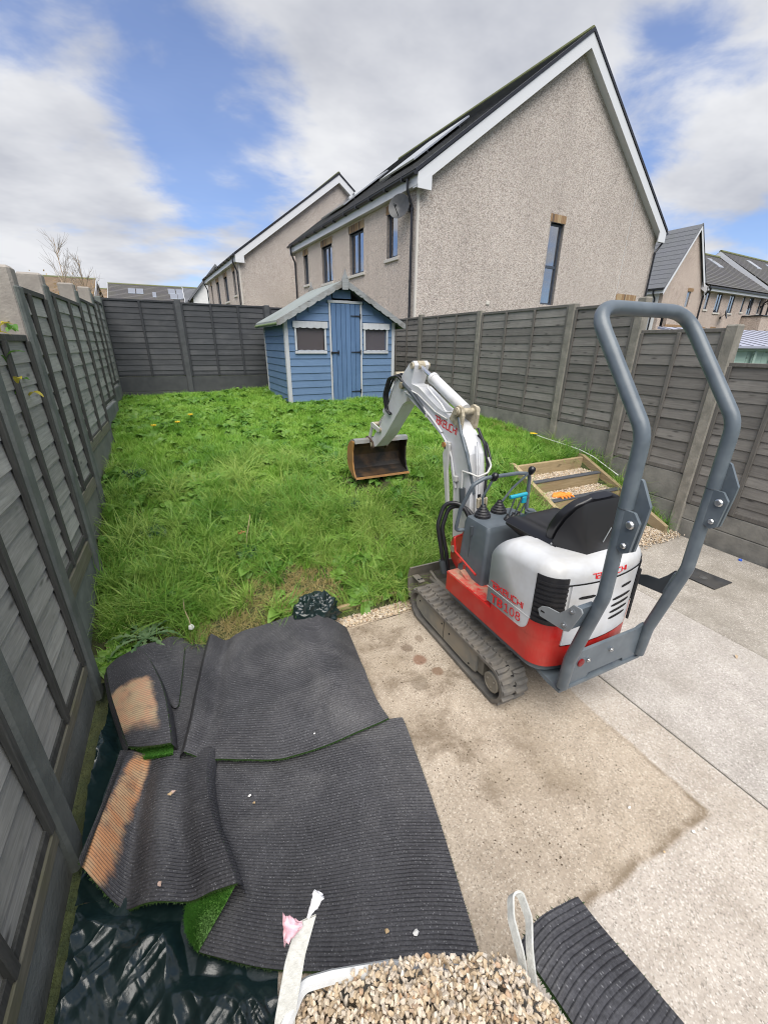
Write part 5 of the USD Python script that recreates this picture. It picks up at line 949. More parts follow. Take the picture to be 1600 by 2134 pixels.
# offcut of turf draped over the bag's corner
t = Thing('turf_offcut', 'loose black ribbed turf offcut draped over the corner of the bulk bag', 'artificial turf', (.55, .2, .8))
S = coons([(.408, .253, .86), (.49, .268, .85), (.590, .268, .82)], [(.43, -.12, .88), (.53, -.10, .87), (.63, -.08, .82)], [(.408, .253, .86), (.415, .1, .88), (.43, -.12, .88)], [(.590, .268, .82), (.605, .13, .82), (.63, -.08, .82)], 40, 60)
fold(S, 0, 0, lambda u, v: .003 * np.sin(np.pi * u) + .003 * np.sin(4 * v)); turf(t, S, 'backing', M['turf_backing'], .25, .42, 'tlrb', 12)
# ---------------------------------------------------------------- the mini excavator (heading away from the camera, +y)
CX = 1.73
ex = Thing('mini_excavator', 'red and white mini excavator with a tall grey roll bar, parked at the lawn edge', 'excavator', (CX, 1.7, 0))
PT = ex.part
# -- tracks
def track(cx, out):
    yr, yf, r = 1.362, 2.155, .128; xa, xb = cx - .09, cx + .09
    a = np.linspace(np.pi / 2, 3 * np.pi / 2, 15); b = np.linspace(-np.pi / 2, np.pi / 2, 15)
    path = [(yr + r * math.cos(q), r + r * math.sin(q)) for q in a] + [(yy, -.0) for yy in np.linspace(yr, yf, 10)[1:-1]] + [(yf + (r + .004) * math.cos(q), r + (r + .004) * math.sin(q)) for q in b] + [(yy, 2 * r - .004 * math.sin(np.pi * k / 9)) for k, yy in list(enumerate(np.linspace(yf, yr, 10)))[1:-1]]
    loop = LineString(path + path[:1]); pg = Polygon(path); ring = pg.buffer(-.010).difference(pg.buffer(-.030))
    bl = PT('track_belt', poly3(ring, YZ, (xa, 0, 0), .18), M['rubber_track'])
    P = LineString(pg.buffer(-.010).exterior.coords); L = P.length; n = 42; slots = []
    for k in range(n):
        for s_ in (0, 1):
            d = (k + (.5 if s_ else 0)) / n * L; p = np.array(P.interpolate(d).coords[0]); q = np.array(P.interpolate((d + .004) % L).coords[0]); t_ = q - p; t_ /= np.linalg.norm(t_) + 1e-9; nr = np.array([t_[1], -t_[0]])
            if nr @ (p - np.array([np.clip(p[0], yr, yf), r])) < 0: nr = -nr
            h = .017; w = .0125
            x0, x1, x2 = (xa + .004, xa + .055, cx - .004) if s_ == 0 else (xb - .004, xb - .055, cx + .004)
            pts = []
            for x, wb, wt, hh, sh in ((x0, 1.35, .75, .85, .0), (x1, 1.1, .65, 1.0, -.003), (x2, .85, .4, .95, .004)):
                for sg in (-1, 1):
                    for z_, ww in ((-.004, wb), (hh * h, wt)): e = p + t_ * (sg * w * ww + sh) + nr * z_; pts.append((x, e[0], e[1]))
            PT('tread_lug', hull(pts), M['rubber_track'], bl)
        e = np.array(P.interpolate((k + .25) / n * L).coords[0]); q = np.array(P.interpolate(((k + .25) / n * L + .004) % L).coords[0]); t_ = q - e; t_ /= np.linalg.norm(t_) + 1e-9; nr = np.array([t_[1], -t_[0]])
        if nr @ (e - np.array([np.clip(e[0], yr, yf), r])) < 0: nr = -nr
        slots.append(hull([(cx + dx, *(e + t_ * a_ + nr * z_)) for dx in (-.010, .010) for a_ in (-.0055, .0055) for z_ in (-.012, .0025)]))
    PT('track_slot', cat(*slots), M['black_hole'], bl)
    o = out; X = lambda d: cx + o * d                               # d outward from the centre line
    def sd(pts, d0, d1, rnd=0.): return side(pts, *sorted((X(d0), X(d1))), rnd)
    PT('track_frame', sd([(1.49, .078), (1.49, .215), (1.90, .226), (2.15, .220), (2.20, .20), (2.225, .14), (2.20, .095), (2.10, .068), (1.6, .062)], .045, .074, .012), M['cover_grey_dirty'])
    PT('frame_end', sd([(1.44, .09), (1.44, .19), (1.488, .21), (1.488, .082)], -.02, .06), M['steel_dirty'])
    PT('frame_seam', cat(sd([(1.845, .064), (1.845, .224), (1.849, .224), (1.849, .064)], .0741, .0755), *[cyl((X(.074), y, z), (X(.078), y, z), .006, 8) for y, z in ((1.78, .15), (1.87, .17), (1.56, .09), (2.16, .17))]), M['black_hole'])
    hub = PT('drive_hub', cyl((X(-.02), yr - .02, .138), (X(.082), yr - .02, .138), .060, 24), M['cover_grey_dirty'])
    PT('hub_ring', lathe([(.060, 0), (.060, .004), (.050, .007), (.048, .004), (.0, .004)], (X(.082), yr - .02, .138), (X(.09), yr - .02, .138), 24), M['steel_dirty'], hub)
    PT('hub_bolt', cat(*[cyl((X(.086), yr - .02 + .03 * math.cos(q), .138 + .03 * math.sin(q)), (X(.092), yr - .02 + .03 * math.cos(q), .138 + .03 * math.sin(q)), .006, 6) for q in (.4, 2.5, 4.6)]), M['steel_dirty'], hub)
    PT('drive_sprocket', cyl((X(-.03), yr, r), (X(.02), yr, r), .092, 18), M['steel_dirty']); PT('idler_wheel', cyl((X(-.03), yf, r), (X(.03), yf, r), .094, 24), M['steel_dirty'])
    for y in (1.55, 1.76, 1.97): PT('track_roller', cyl((X(-.05), y, .078), (X(.05), y, .078), .045, 16), M['steel_dirty'])
track(1.40, -1); track(2.06, 1)
PT('undercarriage_beam', cat(cbox(1.47, 1.99, 1.50, 2.02, .12, .30, .02), cyl((CX, 1.72, .29), (CX, 1.72, .375), .22, 28), cbox(1.50, 1.555, 2.0, 2.34, .17, .235, .01), cbox(1.90, 1.955, 2.0, 2.34, .17, .235, .01), cbox(1.50, 1.955, 2.03, 2.08, .17, .235, .01)), M['steel_dirty'])
# -- dozer blade
bl = PT('dozer_blade', side([(2.335, .09), (2.345, .085), (2.375, .16), (2.378, .26), (2.35, .345), (2.335, .345), (2.362, .255), (2.360, .165)], 1.335, 2.125), M['steel_dirty'])
PT('blade_rib', cat(cbox(1.36, 1.41, 2.24, 2.352, .262, .272, .003), *[side([(2.24, .20), (2.24, .235), (2.358, .27), (2.358, .17)], x, x + .02) for x in (1.515, 1.915)]), M['steel_dirty'], bl)
PT('blade_hole', cat(cyl((1.374, 2.275, .2725), (1.374, 2.275, .2735), .010, 12), cyl((1.398, 2.275, .2725), (1.398, 2.275, .2735), .010, 12)), M['black_hole'], bl)

# -- upper body: plan outline with a bulged, round-cornered tail
def plan(grow=0., y1=1.56, x0=1.39, x1=2.07):
    th = np.linspace(0, 1, 13); tail = [(x0 + (x1 - x0) * q, 1.150 - .075 * math.sin(math.pi * q) ** .7) for q in th]
    pg = Polygon(tail + [(x1, y1), (x0, y1)]); pg = pg.intersection(sbox(x0, 0, x1, y1)); pg = pg.buffer(-.12).buffer(.12, 12)
    full = pg.union(sbox(x0, 1.3, x1, y1)) if y1 > 1.3 else pg; return full.buffer(grow) if grow else full
def stack(layers):
    pts = []
    for pg, z in layers: c = np.array(pg.exterior.coords)[:-1]; pts.append(np.column_stack([c, np.full(len(c), z)]))
    return hull(np.vstack(pts))
def band(pg, z0, z1): return poly3(pg, XY, (0, 0, z0), z1 - z0)
lower = plan(0, 1.955).buffer(-.01).buffer(.01)
PT('base_plate', band(plan(-.02, 1.95), .345, .372), M['paint_grey'])
shell = cat(stack([(lower.buffer(-.02), .374), (lower, .392), (lower, .543)]) if False else cat(band(lower, .385, .512), stack([(lower.buffer(-.015), .374), (lower, .386)]), band(plan(0, 1.50), .512, .545)))
body = PT('body_shell', shell, M['paint_red'], smooth=40)
PT('deck', poly3(sbox(1.395, 1.565, 2.03, 1.95), XY, (0, 0, .5125), .006), M['paint_red_dusty'], body)
PT('pedal_rest', hull([(1.44, 1.80, .52), (1.50, 1.80, .52), (1.44, 1.88, .52), (1.50, 1.88, .52), (1.44, 1.88, .548), (1.50, 1.88, .548), (1.44, 1.874, .549), (1.50, 1.874, .549)]), M['paint_red_dusty'], body)
# red skirt rising at the tail under the louvres
PT('tail_skirt', poly3(plan(.0015, 1.54).intersection(sbox(1.3, .9, 2.2, 1.222)), XY, (0, 0, .545), .090), M['paint_red'], body, smooth=30)
arc = [(1.222 + .075 - .075 * math.sin(q), .545 + .075 - .075 * math.cos(q)) for q in np.linspace(0, math.pi / 2, 9)]
PT('panel_corner', side([(1.221, .5455), (1.297, .5455), *arc[1:], (1.221, .62)], 1.3875, 1.3891), M['paint_red'], body)
# white hood: vertical sides, generous rolled top edge, lower at the front
def hood_layers():
    L = []; R = .085; top = .972
    for q in np.linspace(0, np.pi / 2, 8): L.append((plan(-.001, 1.545).buffer(-R * (1 - math.cos(q))), top - R + R * math.sin(q)))
    return L
hood_pl = plan(-.001, 1.545)
hl = hood_layers(); pts = []
for pg, z in hl:
    c = np.array(pg.exterior.coords)[:-1]; zz = np.full(len(c), z); zz -= np.clip((c[:, 1] - 1.38) / .165, 0, 1) ** 2 * .055; pts.append(np.column_stack([c, zz]))
cb = np.array(hood_pl.exterior.coords)[:-1]; pts.append(np.column_stack([cb, np.full(len(cb), .546)]))
hood = PT('engine_hood', hull(np.vstack(pts)), M['paint_white'], smooth=35)
# seam and lower corner of the white side panel
PT('side_seam', cat(box(1.3882, 1.389, 1.225, 1.55, .6385, .6415)), M['decal_white'], hood)
# black louvred corner, left side and round onto the tail
def shellband(g0, g1, z0, z1, clip): return poly3(plan(g1, 1.54).difference(plan(g0, 1.6)).intersection(clip), XY, (0, 0, z0), z1 - z0)
cl = Polygon([(1.30, 1.0), (1.30, 1.215), (1.47, 1.215), (1.498, 1.0)])
lv = PT('louvre_panel', shellband(-.004, .0025, .636, .90, cl), M['black_plastic'], smooth=30)
for k in range(9):
    z = .650 + k * .026; c2 = Polygon([(1.30, 1.0), (1.30, 1.212 - .0022 * k), (1.468, 1.212), (1.495, 1.0)])
    PT('louvre_slat', poly3(plan(.0075, 1.54).difference(plan(0., 1.6)).intersection(c2), XY, (0, 0, z), .013), M['black_plastic'], lv)
cr = Polygon([(2.16, 1.0), (2.16, 1.215), (2.01, 1.215), (1.985, 1.0)])
lv = PT('louvre_panel', shellband(-.004, .0025, .636, .90, cr), M['black_plastic'])
for k in range(9): PT('louvre_slat', poly3(plan(.0075, 1.54).difference(plan(0., 1.6)).intersection(Polygon([(2.16, 1.0), (2.16, 1.212), (2.01, 1.212), (1.988, 1.0)])), XY, (0, 0, .650 + k * .026), .013), M['black_plastic'], lv)
# white grille door on the tail with pressed slots
ct = sbox(1.500, .9, 1.965, 1.16)
rp = PT('rear_panel', shellband(-.004, .006, .518, .860, ct), M['paint_white'], smooth=30)
def tail_slot(xa, xb, z, h=.011, slope=.0):
    xs = np.linspace(xa, xb, 7); yy = [1.150 - .075 * math.sin(math.pi * np.clip((x - 1.39) / .68, 0, 1)) ** .7 - .0072 for x in xs]; P = np.array([[[x, y, z + slope * (x - xa) + h * (-1 if s_ == 0 else 1) * (1 - .5 * (abs(2 * i / 6 - 1) > .9))] for s_ in (0, 1)] for i, (x, y) in enumerate(zip(xs, yy))]); return grid(P)
sl = [(1.545, 1.640, .790), (1.552, 1.668, .745), (1.555, 1.668, .706), (1.560, 1.668, .668), (1.575, 1.668, .630), (1.825, 1.915, .792), (1.775, 1.930, .730), (1.775, 1.930, .692), (1.775, 1.928, .654), (1.778, 1.920, .616)]
for xa, xb, z in sl: PT('slot', tail_slot(xa, xb, z, .0085), M['black_hole'], rp)
PT('panel_gap', cat(shellband(-.004, .0045, .861, .866, sbox(1.47, .9, 1.99, 1.16)), shellband(-.004, .0045, .512, .5175, sbox(1.50, .9, 1.965, 1.16))), M['black_hole'], rp)
PT('side_trim', cat(cbox(1.972, 1.980, 1.085, 1.10, .54, .85, .003)), M['black_plastic'], rp)
# decals
LT = {'T': [[(0, 1), (.62, 1), (.62, 0)]], 'a': [[(.05, 1), (.75, 1), (.8, .95), (.8, 0), (.05, 0), (0, .05), (0, .5), (.05, .55), (.8, .55)]], 'K': [[(0, 1), (0, 0)], [(.75, 1), (.1, .52), (.8, 0)]], 'e': [[(0, .52), (.8, .52), (.8, .95), (.75, 1), (.05, 1), (0, .95), (0, .05), (.05, 0), (.8, 0)]],
      'U': [[(0, 1), (0, .05), (.05, 0), (.75, 0), (.8, .05), (.8, 1)]], 'C': [[(.8, 1), (.05, 1), (0, .95), (0, .05), (.05, 0), (.8, 0)]], 'H': [[(0, 1), (0, 0)], [(.8, 1), (.8, 0)], [(0, .52), (.8, .52)]], 'I': [[(0, 1), (0, 0)]]}
def wordmark(h, th=.17, slant=0.):
    x, out = 0., []
    for ch, w in (('T', .80), ('a', 1.08), ('K', 1.04), ('e', 1.08), ('U', 1.10), ('C', 1.08), ('H', 1.10), ('I', .2)):
        for ln in LT[ch]: out.append(LineString([(x + a, b) for a, b in ln]).buffer(th / 2, cap_style=2, join_style=2))
        x += w
    pg = shapely.union_all(out); return aff.scale(aff.affine_transform(pg, [1, slant, 0, 1, 0, 0]), h, h, origin=(0, 0)), x * h
LEFT = [[0, -1, 0], [0, 0, 1], [-1, 0, 0]]; REAR = [[1, 0, 0], [0, 0, 1], [0, -1, 0]]
def rotl(pg, deg): return aff.rotate(pg, deg, origin=(0, 0))
wm, wl = wordmark(.034); wm = aff.scale(wm, .255 / wl, 1, origin=(0, 0))
PT('lettering', poly3(rotl(wm, 1.5), LEFT, (1.3895, 1.522, .652), .0012), M['decal_red'], hood)
tb = xf(meshkit.text_mesh('TB', .050, .0012, bold=True), M=np.diag([1.12, 1, 1])); nb = meshkit.text_mesh('108', .050, .0012)
PT('lettering', xf(xf(tb, rz=.06), M=np.array(LEFT, float).T, t=(1.3892, 1.512, .560)), M['decal_red'], hood); PT('lettering', xf(xf(nb, rz=.06), M=np.array(LEFT, float).T, t=(1.3892, 1.405, .566)), M['decal_red'], hood)
wm, wl = wordmark(.026); wm = aff.scale(wm, .235 / wl, 1, origin=(0, 0)); v, f = poly3(wm, REAR, (1.605, 0, .884), .0012)
v = v.copy(); v[:, 1] += [1.150 - .075 * math.sin(math.pi * np.clip((x - 1.39) / .68, 0, 1)) ** .7 + (.085 * (1 - math.cos(math.asin(np.clip((z - .887) / .085, 0, 1))))) - .001 for x, z in zip(v[:, 0], v[:, 2])]
PT('lettering', (v, f), M['decal_red'], hood)

# -- seat
st = PT('seat_base', stack([(sbox(1.60, 1.17, 1.93, 1.60).buffer(-.03).buffer(.03), .955), (sbox(1.555, 1.20, 1.955, 1.66).buffer(-.05).buffer(.05), 1.0), (sbox(1.555, 1.20, 1.955, 1.66).buffer(-.05).buffer(.05), 1.015)]) if False else
        cat(stack([(sbox(1.60, 1.20, 1.92, 1.60).buffer(-.03).buffer(.03), .90), (sbox(1.545, 1.20, 1.955, 1.665).buffer(-.05).buffer(.05), .955), (sbox(1.545, 1.20, 1.955, 1.665).buffer(-.05).buffer(.05), .968)])), M['black_plastic'], smooth=40)
S = []
for u in np.linspace(0, 1, 21):
    rw = []
    for v_ in np.linspace(0, 1, 21):
        x = 1.553 + .394 * u; y = 1.655 - .375 * v_; edge = min(u, 1 - u, v_ * .9) * 2; zz = .968 + .040 * (1 - math.exp(-edge * 14)) - .012 * math.sin(np.pi * u) ** 2 * math.sin(np.pi * v_) + .010 * (math.exp(-((u - .25) / .04) ** 2) * -.6 + math.exp(-((u - .75) / .04) ** 2) * -.6) * math.sin(np.pi * v_)
        rw.append((x, y, zz))
    S.append(rw)
PT('seat_cushion', grid(np.array(S)), M['black_vinyl'], st, smooth=True)
# back: a one-piece moulded shell, wide at the rim and narrower behind, with a padded front
SX = CX + .018
prof = [(1.340, .925), (1.332, .985), (1.308, 1.06), (1.275, 1.135), (1.243, 1.195), (1.226, 1.222)]; wid = [.200, .203, .203, .198, .180, .150]
rear = [(1.160, .905), (1.158, .96), (1.166, 1.05), (1.178, 1.14), (1.188, 1.20), (1.196, 1.228)]; wr = [.105, .115, .128, .136, .130, .118]
bk = PT('seat_back', hull([(SX + s_ * (w - .006), y - .026, z) for (y, z), w in zip(prof, wid) for s_ in (-1, 1)] + [(SX + s_ * w, y, z) for (y, z), w in zip(rear, wr) for s_ in (-1, 1)]), M['black_plastic'], smooth=35)
P = np.array(prof); hs = np.linspace(0, 1, 18); py = np.interp(hs, np.linspace(0, 1, 6), P[:, 0]); pz = np.interp(hs, np.linspace(0, 1, 6), P[:, 1]); pw = np.interp(hs, np.linspace(0, 1, 6), wid) - .006; RG = []
for h, y, z, w in zip(hs, py, pz, pw):
    k = math.sin(math.pi * min(h + .02, .98)) ** .25; q = np.linspace(0, 2 * np.pi, 41); cx_, sy_ = np.cos(q), np.sin(q)
    RG.append(np.column_stack([SX + (w + .004) * k * np.sign(cx_) * np.abs(cx_) ** .45, y + .012 + .034 * k * np.sign(sy_) * np.abs(sy_) ** .6 + .020 * (np.abs(cx_) ** 2 - .5) * (sy_ > 0) * k, z + .010 * sy_ + .014 * h]))
PT('back_cushion', cat(grid(np.stack(RG, 0)), hull(RG[-1]), hull(RG[0])), M['black_vinyl'], bk, smooth=45)
PT('badge', tube([(SX - .02, 1.158, 1.02), (SX + .02, 1.160, 1.09)], .0025, 5), M['paint_grey_light'], bk); PT('rivet', cyl((SX - .204, 1.30, .985), (SX - .20, 1.30, .985), .005, 8), M['zinc'], bk)

# -- control console, levers, hand rail
con = PT('control_console', stack([(sbox(1.475, 1.70, 1.885, 1.965).buffer(-.02).buffer(.02), .50), (sbox(1.495, 1.715, 1.875, 1.955).buffer(-.02).buffer(.02), .86), (sbox(1.505, 1.73, 1.865, 1.945).buffer(-.02).buffer(.02), .895)]), M['console_grey'], smooth=35)
PT('filler_cap', cat(cyl((1.93, 1.83, .78), (1.93, 1.83, .90), .038, 18), cyl((1.93, 1.83, .9005), (1.93, 1.83, .912), .024, 14)), M['console_grey'], con)
PT('warning_label', cat(box(1.4915, 1.4925, 1.80, 1.835, .60, .655)), M['decal_white'], con); PT('label_print', box(1.4905, 1.4914, 1.812, 1.823, .615, .645), M['decal_red'], con)
PT('console_hinge', cat(cyl((1.489, 1.86, .80), (1.489, 1.86, .86), .012, 10), tube([(1.489, 1.86, .80), (1.487, 1.865, .62)], .005, 6)), M['paint_grey_dark'], con)
def boot(p, r, h): return lathe([(r, 0), (r * .98, h * .12)] + [(r * (1 - .16 * k) * q, h * (.12 + .17 * k + d)) for k in range(5) for q, d in ((.86, .03), (1.0, .08), (.86, .13))] + [(.012, h)], p, np.array(p) + [0, 0, 1], 20)
for p, kp, mid in (((1.590, 1.895, .893), (1.615, 1.85, 1.168), (1.572, 1.89, 1.03)), ((1.735, 1.915, .893), (1.895, 1.84, 1.178), (1.80, 1.885, 1.06))):
    l = PT('control_lever', tube(fillet([(p[0], p[1], p[2] + .05), mid, kp], .04), .0075, 8), M['paint_grey']); PT('knob', lathe([(.006, -.03), (.014, -.024), (.022, -.006), (.023, .008), (.016, .022), (.0, .027)], kp, np.array(kp) + [.05, -.02, .2], 16), M['knob_black'], l, smooth=True); PT('boot', boot(p, .052, .085), M['black_plastic'], l)
for i, (bx_, tx, ty, tz) in enumerate(((1.70, 1.745, 1.795, 1.03), (1.745, 1.80, 1.79, 1.035), (1.785, 1.855, 1.79, 1.025))):
    l = PT('control_lever', tube([(bx_, 1.79, .90), (tx, ty, tz)], .005, 6), M['paint_grey_dark']); PT('boot', boot((bx_, 1.79, .893), .022, .04), M['black_plastic'], l)
    if i < 2: PT('grip', tube(fillet([(tx - .03, ty + .01, tz + .005), (tx + .032, ty, tz + .012)], .01), .013, 10), M['turquoise'], l)
    if i == 1: PT('grip_tail', cbox(tx - .005, tx + .03, ty - .012, ty + .012, tz - .045, tz + .0, .005), M['turquoise'], l)
PT('hand_rail', tube(fillet([(1.50, 1.945, .80), (1.435, 1.955, .80), (1.44, 1.93, .95), (1.475, 1.87, 1.13), (1.55, 1.86, 1.165), (1.80, 1.86, 1.165), (1.905, 1.86, 1.15), (1.93, 1.87, .90)], [.03, .03, .05, .05, .03, .05]), .012, 10), M['paint_grey'])
PT('foot_lever', tube(fillet([(1.52, 2.0, .735), (1.455, 1.985, .735), (1.455, 1.965, .64), (1.44, 1.72, .60)], .015), .007, 8), M['paint_red'])
PT('pedal_bracket', cat(side([(1.80, .52), (1.86, .58), (1.945, .66), (1.975, .65), (1.965, .58), (1.85, .52), (1.74, .50), (1.72, .53)], 1.520, 1.532, .004), cyl((1.46, 1.93, .585), (1.53, 1.93, .585), .016, 10), side([(1.87, .51), (1.87, .575), (1.895, .575), (1.895, .51)], 1.475, 1.515)), M['paint_red'])
PT('hydraulic_block', cbox(1.52, 1.60, 1.60, 1.70, .515, .59, .012), M['console_grey'])

# -- swing post
PT('swing_post', cat(side([(1.955, .38), (1.955, .70), (1.99, .76), (2.06, .76), (2.12, .66), (2.20, .62), (2.23, .56), (2.22, .44), (2.12, .38)], 1.605, 1.635, .01), side([(1.955, .38), (1.955, .70), (1.99, .76), (2.06, .76), (2.12, .66), (2.20, .62), (2.23, .56), (2.22, .44), (2.12, .38)], 1.825, 1.855, .01), cyl((CX, 2.04, .36), (CX, 2.04, .70), .05, 18)), M['paint_red'])
PT('post_pin', cat(cyl((1.585, 2.03, .69), (1.875, 2.03, .69), .022, 14), cyl((1.585, 2.18, .53), (1.875, 2.18, .53), .026, 14), cyl((1.58, 1.985, .735), (1.60, 1.985, .735), .02, 10)), M['greasy'])

# -- boom, arm, bucket (in the plane x = CX)
w0, w1 = CX - .06, CX + .06
boom_side = [(2.135, .50), (2.22, .46), (2.295, .56), (2.335, .95), (2.415, 1.16), (2.515, 1.275), (2.73, 1.378), (3.005, 1.478), (3.205, 1.575), (3.215, 1.615), (3.17, 1.64), (3.06, 1.615), (2.905, 1.592), (2.64, 1.482), (2.44, 1.425), (2.36, 1.402), (2.255, 1.32), (2.185, 1.22), (2.145, 1.0), (2.13, .75)]
bm = PT('boom', side(boom_side, w0, w1, .012), M['paint_white'], smooth=30)
PT('boom_edge', cat(side([(p[0], p[1]) for p in boom_side], w0 - .001, w0 + .008), side(boom_side, w1 - .008, w1 + .001)) if False else cat(*[tube([(x, *boom_side[i]), (x, *boom_side[i + 1])], .006, 6) for x in (w0, w1) for i in range(2, 8)]), M['paint_white_worn'], bm)
wm, wl = wordmark(.050); wm = aff.scale(wm, .30 / wl, 1, origin=(0, 0))
PT('lettering', poly3(rotl(wm, -9.2), LEFT, (w0 - .0005, 2.645, 1.366), .0012), M['decal_red'], bm)
lug = [(2.30, 1.36), (2.285, 1.46), (2.305, 1.512), (2.345, 1.525), (2.385, 1.50), (2.44, 1.42)]
PT('cylinder_lug', cat(side(lug, w0 - .012, w0 + .010, .008), side(lug, w1 - .010, w1 + .012, .008), cyl((w0 - .035, 2.34, 1.482), (w1 + .035, 2.34, 1.482), .022, 16), cyl((w0 - .030, 2.34, 1.482), (w0 - .013, 2.34, 1.482), .032, 16), cyl((w1 + .013, 2.34, 1.482), (w1 + .030, 2.34, 1.482), .032, 16)), M['greasy'], bm)
# arm cylinder on top
c0, c1, c2_ = np.array([CX, 2.355, 1.49]), np.array([CX, 2.80, 1.668]), np.array([CX, 3.00, 1.748])
cy = PT('arm_cylinder', cat(cyl(c0, c1, .040, 20), cyl(c1 - (c1 - c0) / np.linalg.norm(c1 - c0) * .03, c1, .044, 20)), M['paint_white'], smooth=40); PT('rod', cyl(c1, c2_, .018, 14), M['chrome'], cy, smooth=True); PT('rod_eye', cat(cyl((w0 - .02, 3.0, 1.748), (w1 + .02, 3.0, 1.748), .024, 14), cyl((CX - .03, 3.0, 1.748), (CX + .03, 3.0, 1.748), .036, 16)), M['greasy'], cy)
PT('cylinder_pipe', tube(fillet([(w0 + .02, 2.80, 1.615), (w0 - .005, 2.76, 1.60), (w0 - .005, 2.56, 1.505), (w0 - .0, 2.50, 1.455), (w0, 2.42, 1.47)], .03), .008, 8), M['paint_white'], cy)
# arm: boxed dipper from the boom tip down to the bucket
arm_side = [(3.00, 1.785), (2.965, 1.755), (2.985, 1.70), (3.03, 1.60), (3.05, 1.555), (3.10, 1.46), (3.16, 1.43), (3.50, 1.10), (3.70, .955), (3.79, .925), (3.83, .955), (3.81, 1.005), (3.62, 1.17), (3.40, 1.44), (3.32, 1.58), (3.20, 1.65), (3.06, 1.76)]
am = PT('dipper_arm', side(arm_side, w0 - .004, w1 + .004, .012), M['paint_white'], smooth=30)
PT('arm_pin', cat(cyl((w0 - .03, 3.16, 1.585), (w1 + .03, 3.16, 1.585), .028, 16), cyl((w0 - .025, 3.785, .955), (w1 + .025, 3.785, .955), .024, 14), cyl((w0 - .02, 3.60, 1.135), (w1 + .02, 3.60, 1.135), .02, 14)), M['greasy'], am)
b0, b1_, b2_ = np.array([CX, 3.30, 1.66]), np.array([CX, 3.62, 1.30]), np.array([CX, 3.78, 1.16])
bc = PT('bucket_cylinder', cyl(b0, b1_, .033, 18), M['paint_white'], smooth=40); PT('rod', cyl(b1_, b2_, .015, 12), M['chrome'], bc, smooth=True); PT('clevis', cat(cyl((w0 - .01, *b0[1:]), (w1 + .01, *b0[1:]), .026, 14), cyl((w0 - .02, *b2_[1:]), (w1 + .02, *b2_[1:]), .022, 14)), M['greasy'], bc)
lk = [(3.56, 1.16), (3.585, 1.125), (3.80, 1.14), (3.80, 1.18), (3.765, 1.19)]
PT('bucket_link', cat(*[side([(3.585, 1.15), (3.60, 1.11), (3.79, 1.14), (3.80, 1.17), (3.77, 1.185)], x, x + .014, .006) for x in (w0 - .026, w1 + .012)], *[side([(3.765, 1.17), (3.80, 1.18), (3.885, 1.02), (3.905, .985), (3.87, .97), (3.845, 1.0)], x, x + .014, .006) for x in (w0 - .012, w1 - .004)]), M['paint_white_worn'])
bx0, bx1 = 1.485, 2.085
cross = [(3.845, .985), (3.90, .985), (3.965, .955), (4.01, .895), (4.03, .80), (4.015, .71), (3.965, .655), (3.90, .628), (3.80, .612)]
ins = [(3.845, .972), (3.895, .972), (3.955, .945), (3.998, .89), (4.016, .80), (4.002, .715), (3.958, .667), (3.898, .641), (3.80, .622)]
bk = PT('bucket', poly3(Polygon(cross + ins[::-1]), YZ, (bx0, 0, 0), bx1 - bx0), M['bucket_steel'])
outl = cross + [(3.85, .80)]
[PT('bucket_side', side([(3.84, .978), *cross, (3.845, .67), (3.872, .76), (3.870, .88)], a_, b_, .003), M[mm_], bk) for a_, b_, mm_ in ((bx0 - .014, bx0 - .0005, 'bucket_rust'), (bx1 + .0005, bx1 + .014, 'bucket_steel'))]
PT('top_beam', poly3(Polygon([(3.815, .965), (3.825, 1.0), (3.87, 1.01), (3.93, .99), (3.98, .965), (3.965, .955), (3.90, .9855), (3.84, .9855)]), YZ, (bx0 - .002, 0, 0), bx1 - bx0 + .004), M['bucket_grey'], bk)
PT('cutting_edge', poly3(Polygon([(3.775, .598), (3.78, .612), (3.91, .6275), (3.91, .612)]), YZ, (bx0 - .012, 0, 0), bx1 - bx0 + .024), M['bucket_rust'], bk)
PT('hanger', cat(*[side([(3.74, .93), (3.77, .985), (3.84, 1.01), (3.91, 1.02), (3.92, .985), (3.84, .985), (3.78, .90)], x, x + .016, .006) for x in (w0 - .024, w1 + .008)], cyl((w0 - .04, 3.885, .998), (w1 + .04, 3.885, .998), .018, 12)), M['bucket_steel'], bk)
# boom cylinder under the boom, guard plate, pipes and hoses
PT('boom_guard', cat(side([(2.395, 1.25), (2.44, 1.23), (2.465, 1.16), (2.385, .80), (2.355, .80), (2.40, 1.06)], w0 - .030, w0 - .012, .006), cbox(w0 - .03, w0 + .03, 2.43, 2.455, 1.20, 1.26, .004)), M['paint_white_worn'], bm)
bcy = PT('boom_cylinder', cyl((CX, 2.21, .62), (CX, 2.36, 1.02), .034, 18), M['paint_white'], smooth=40); PT('rod', cyl((CX, 2.36, 1.02), (CX, 2.45, 1.24), .016, 12), M['chrome'], bcy, smooth=True); PT('rod_pin', cyl((w0 - .04, 2.45, 1.235), (w1 + .02, 2.45, 1.235), .02, 12), M['bucket_rust'], bcy)
def pipe(P, r, m='paint_white', rr=.03): return PT('hydraulic_pipe' if m != 'hose_black' else 'hydraulic_hose', tube(fillet(P, rr), r, 8), M[m], smooth=True)
pipe([(w0 - .012, 3.10, 1.54), (w0 - .012, 2.93, 1.505), (w0 - .012, 2.70, 1.405), (w0 - .012, 2.52, 1.31)], .010); pipe([(w0 - .010, 3.12, 1.575), (w0 - .010, 2.90, 1.54), (w0 - .010, 2.62, 1.44), (w0 - .010, 2.47, 1.415)], .006, 'paint_white_worn')
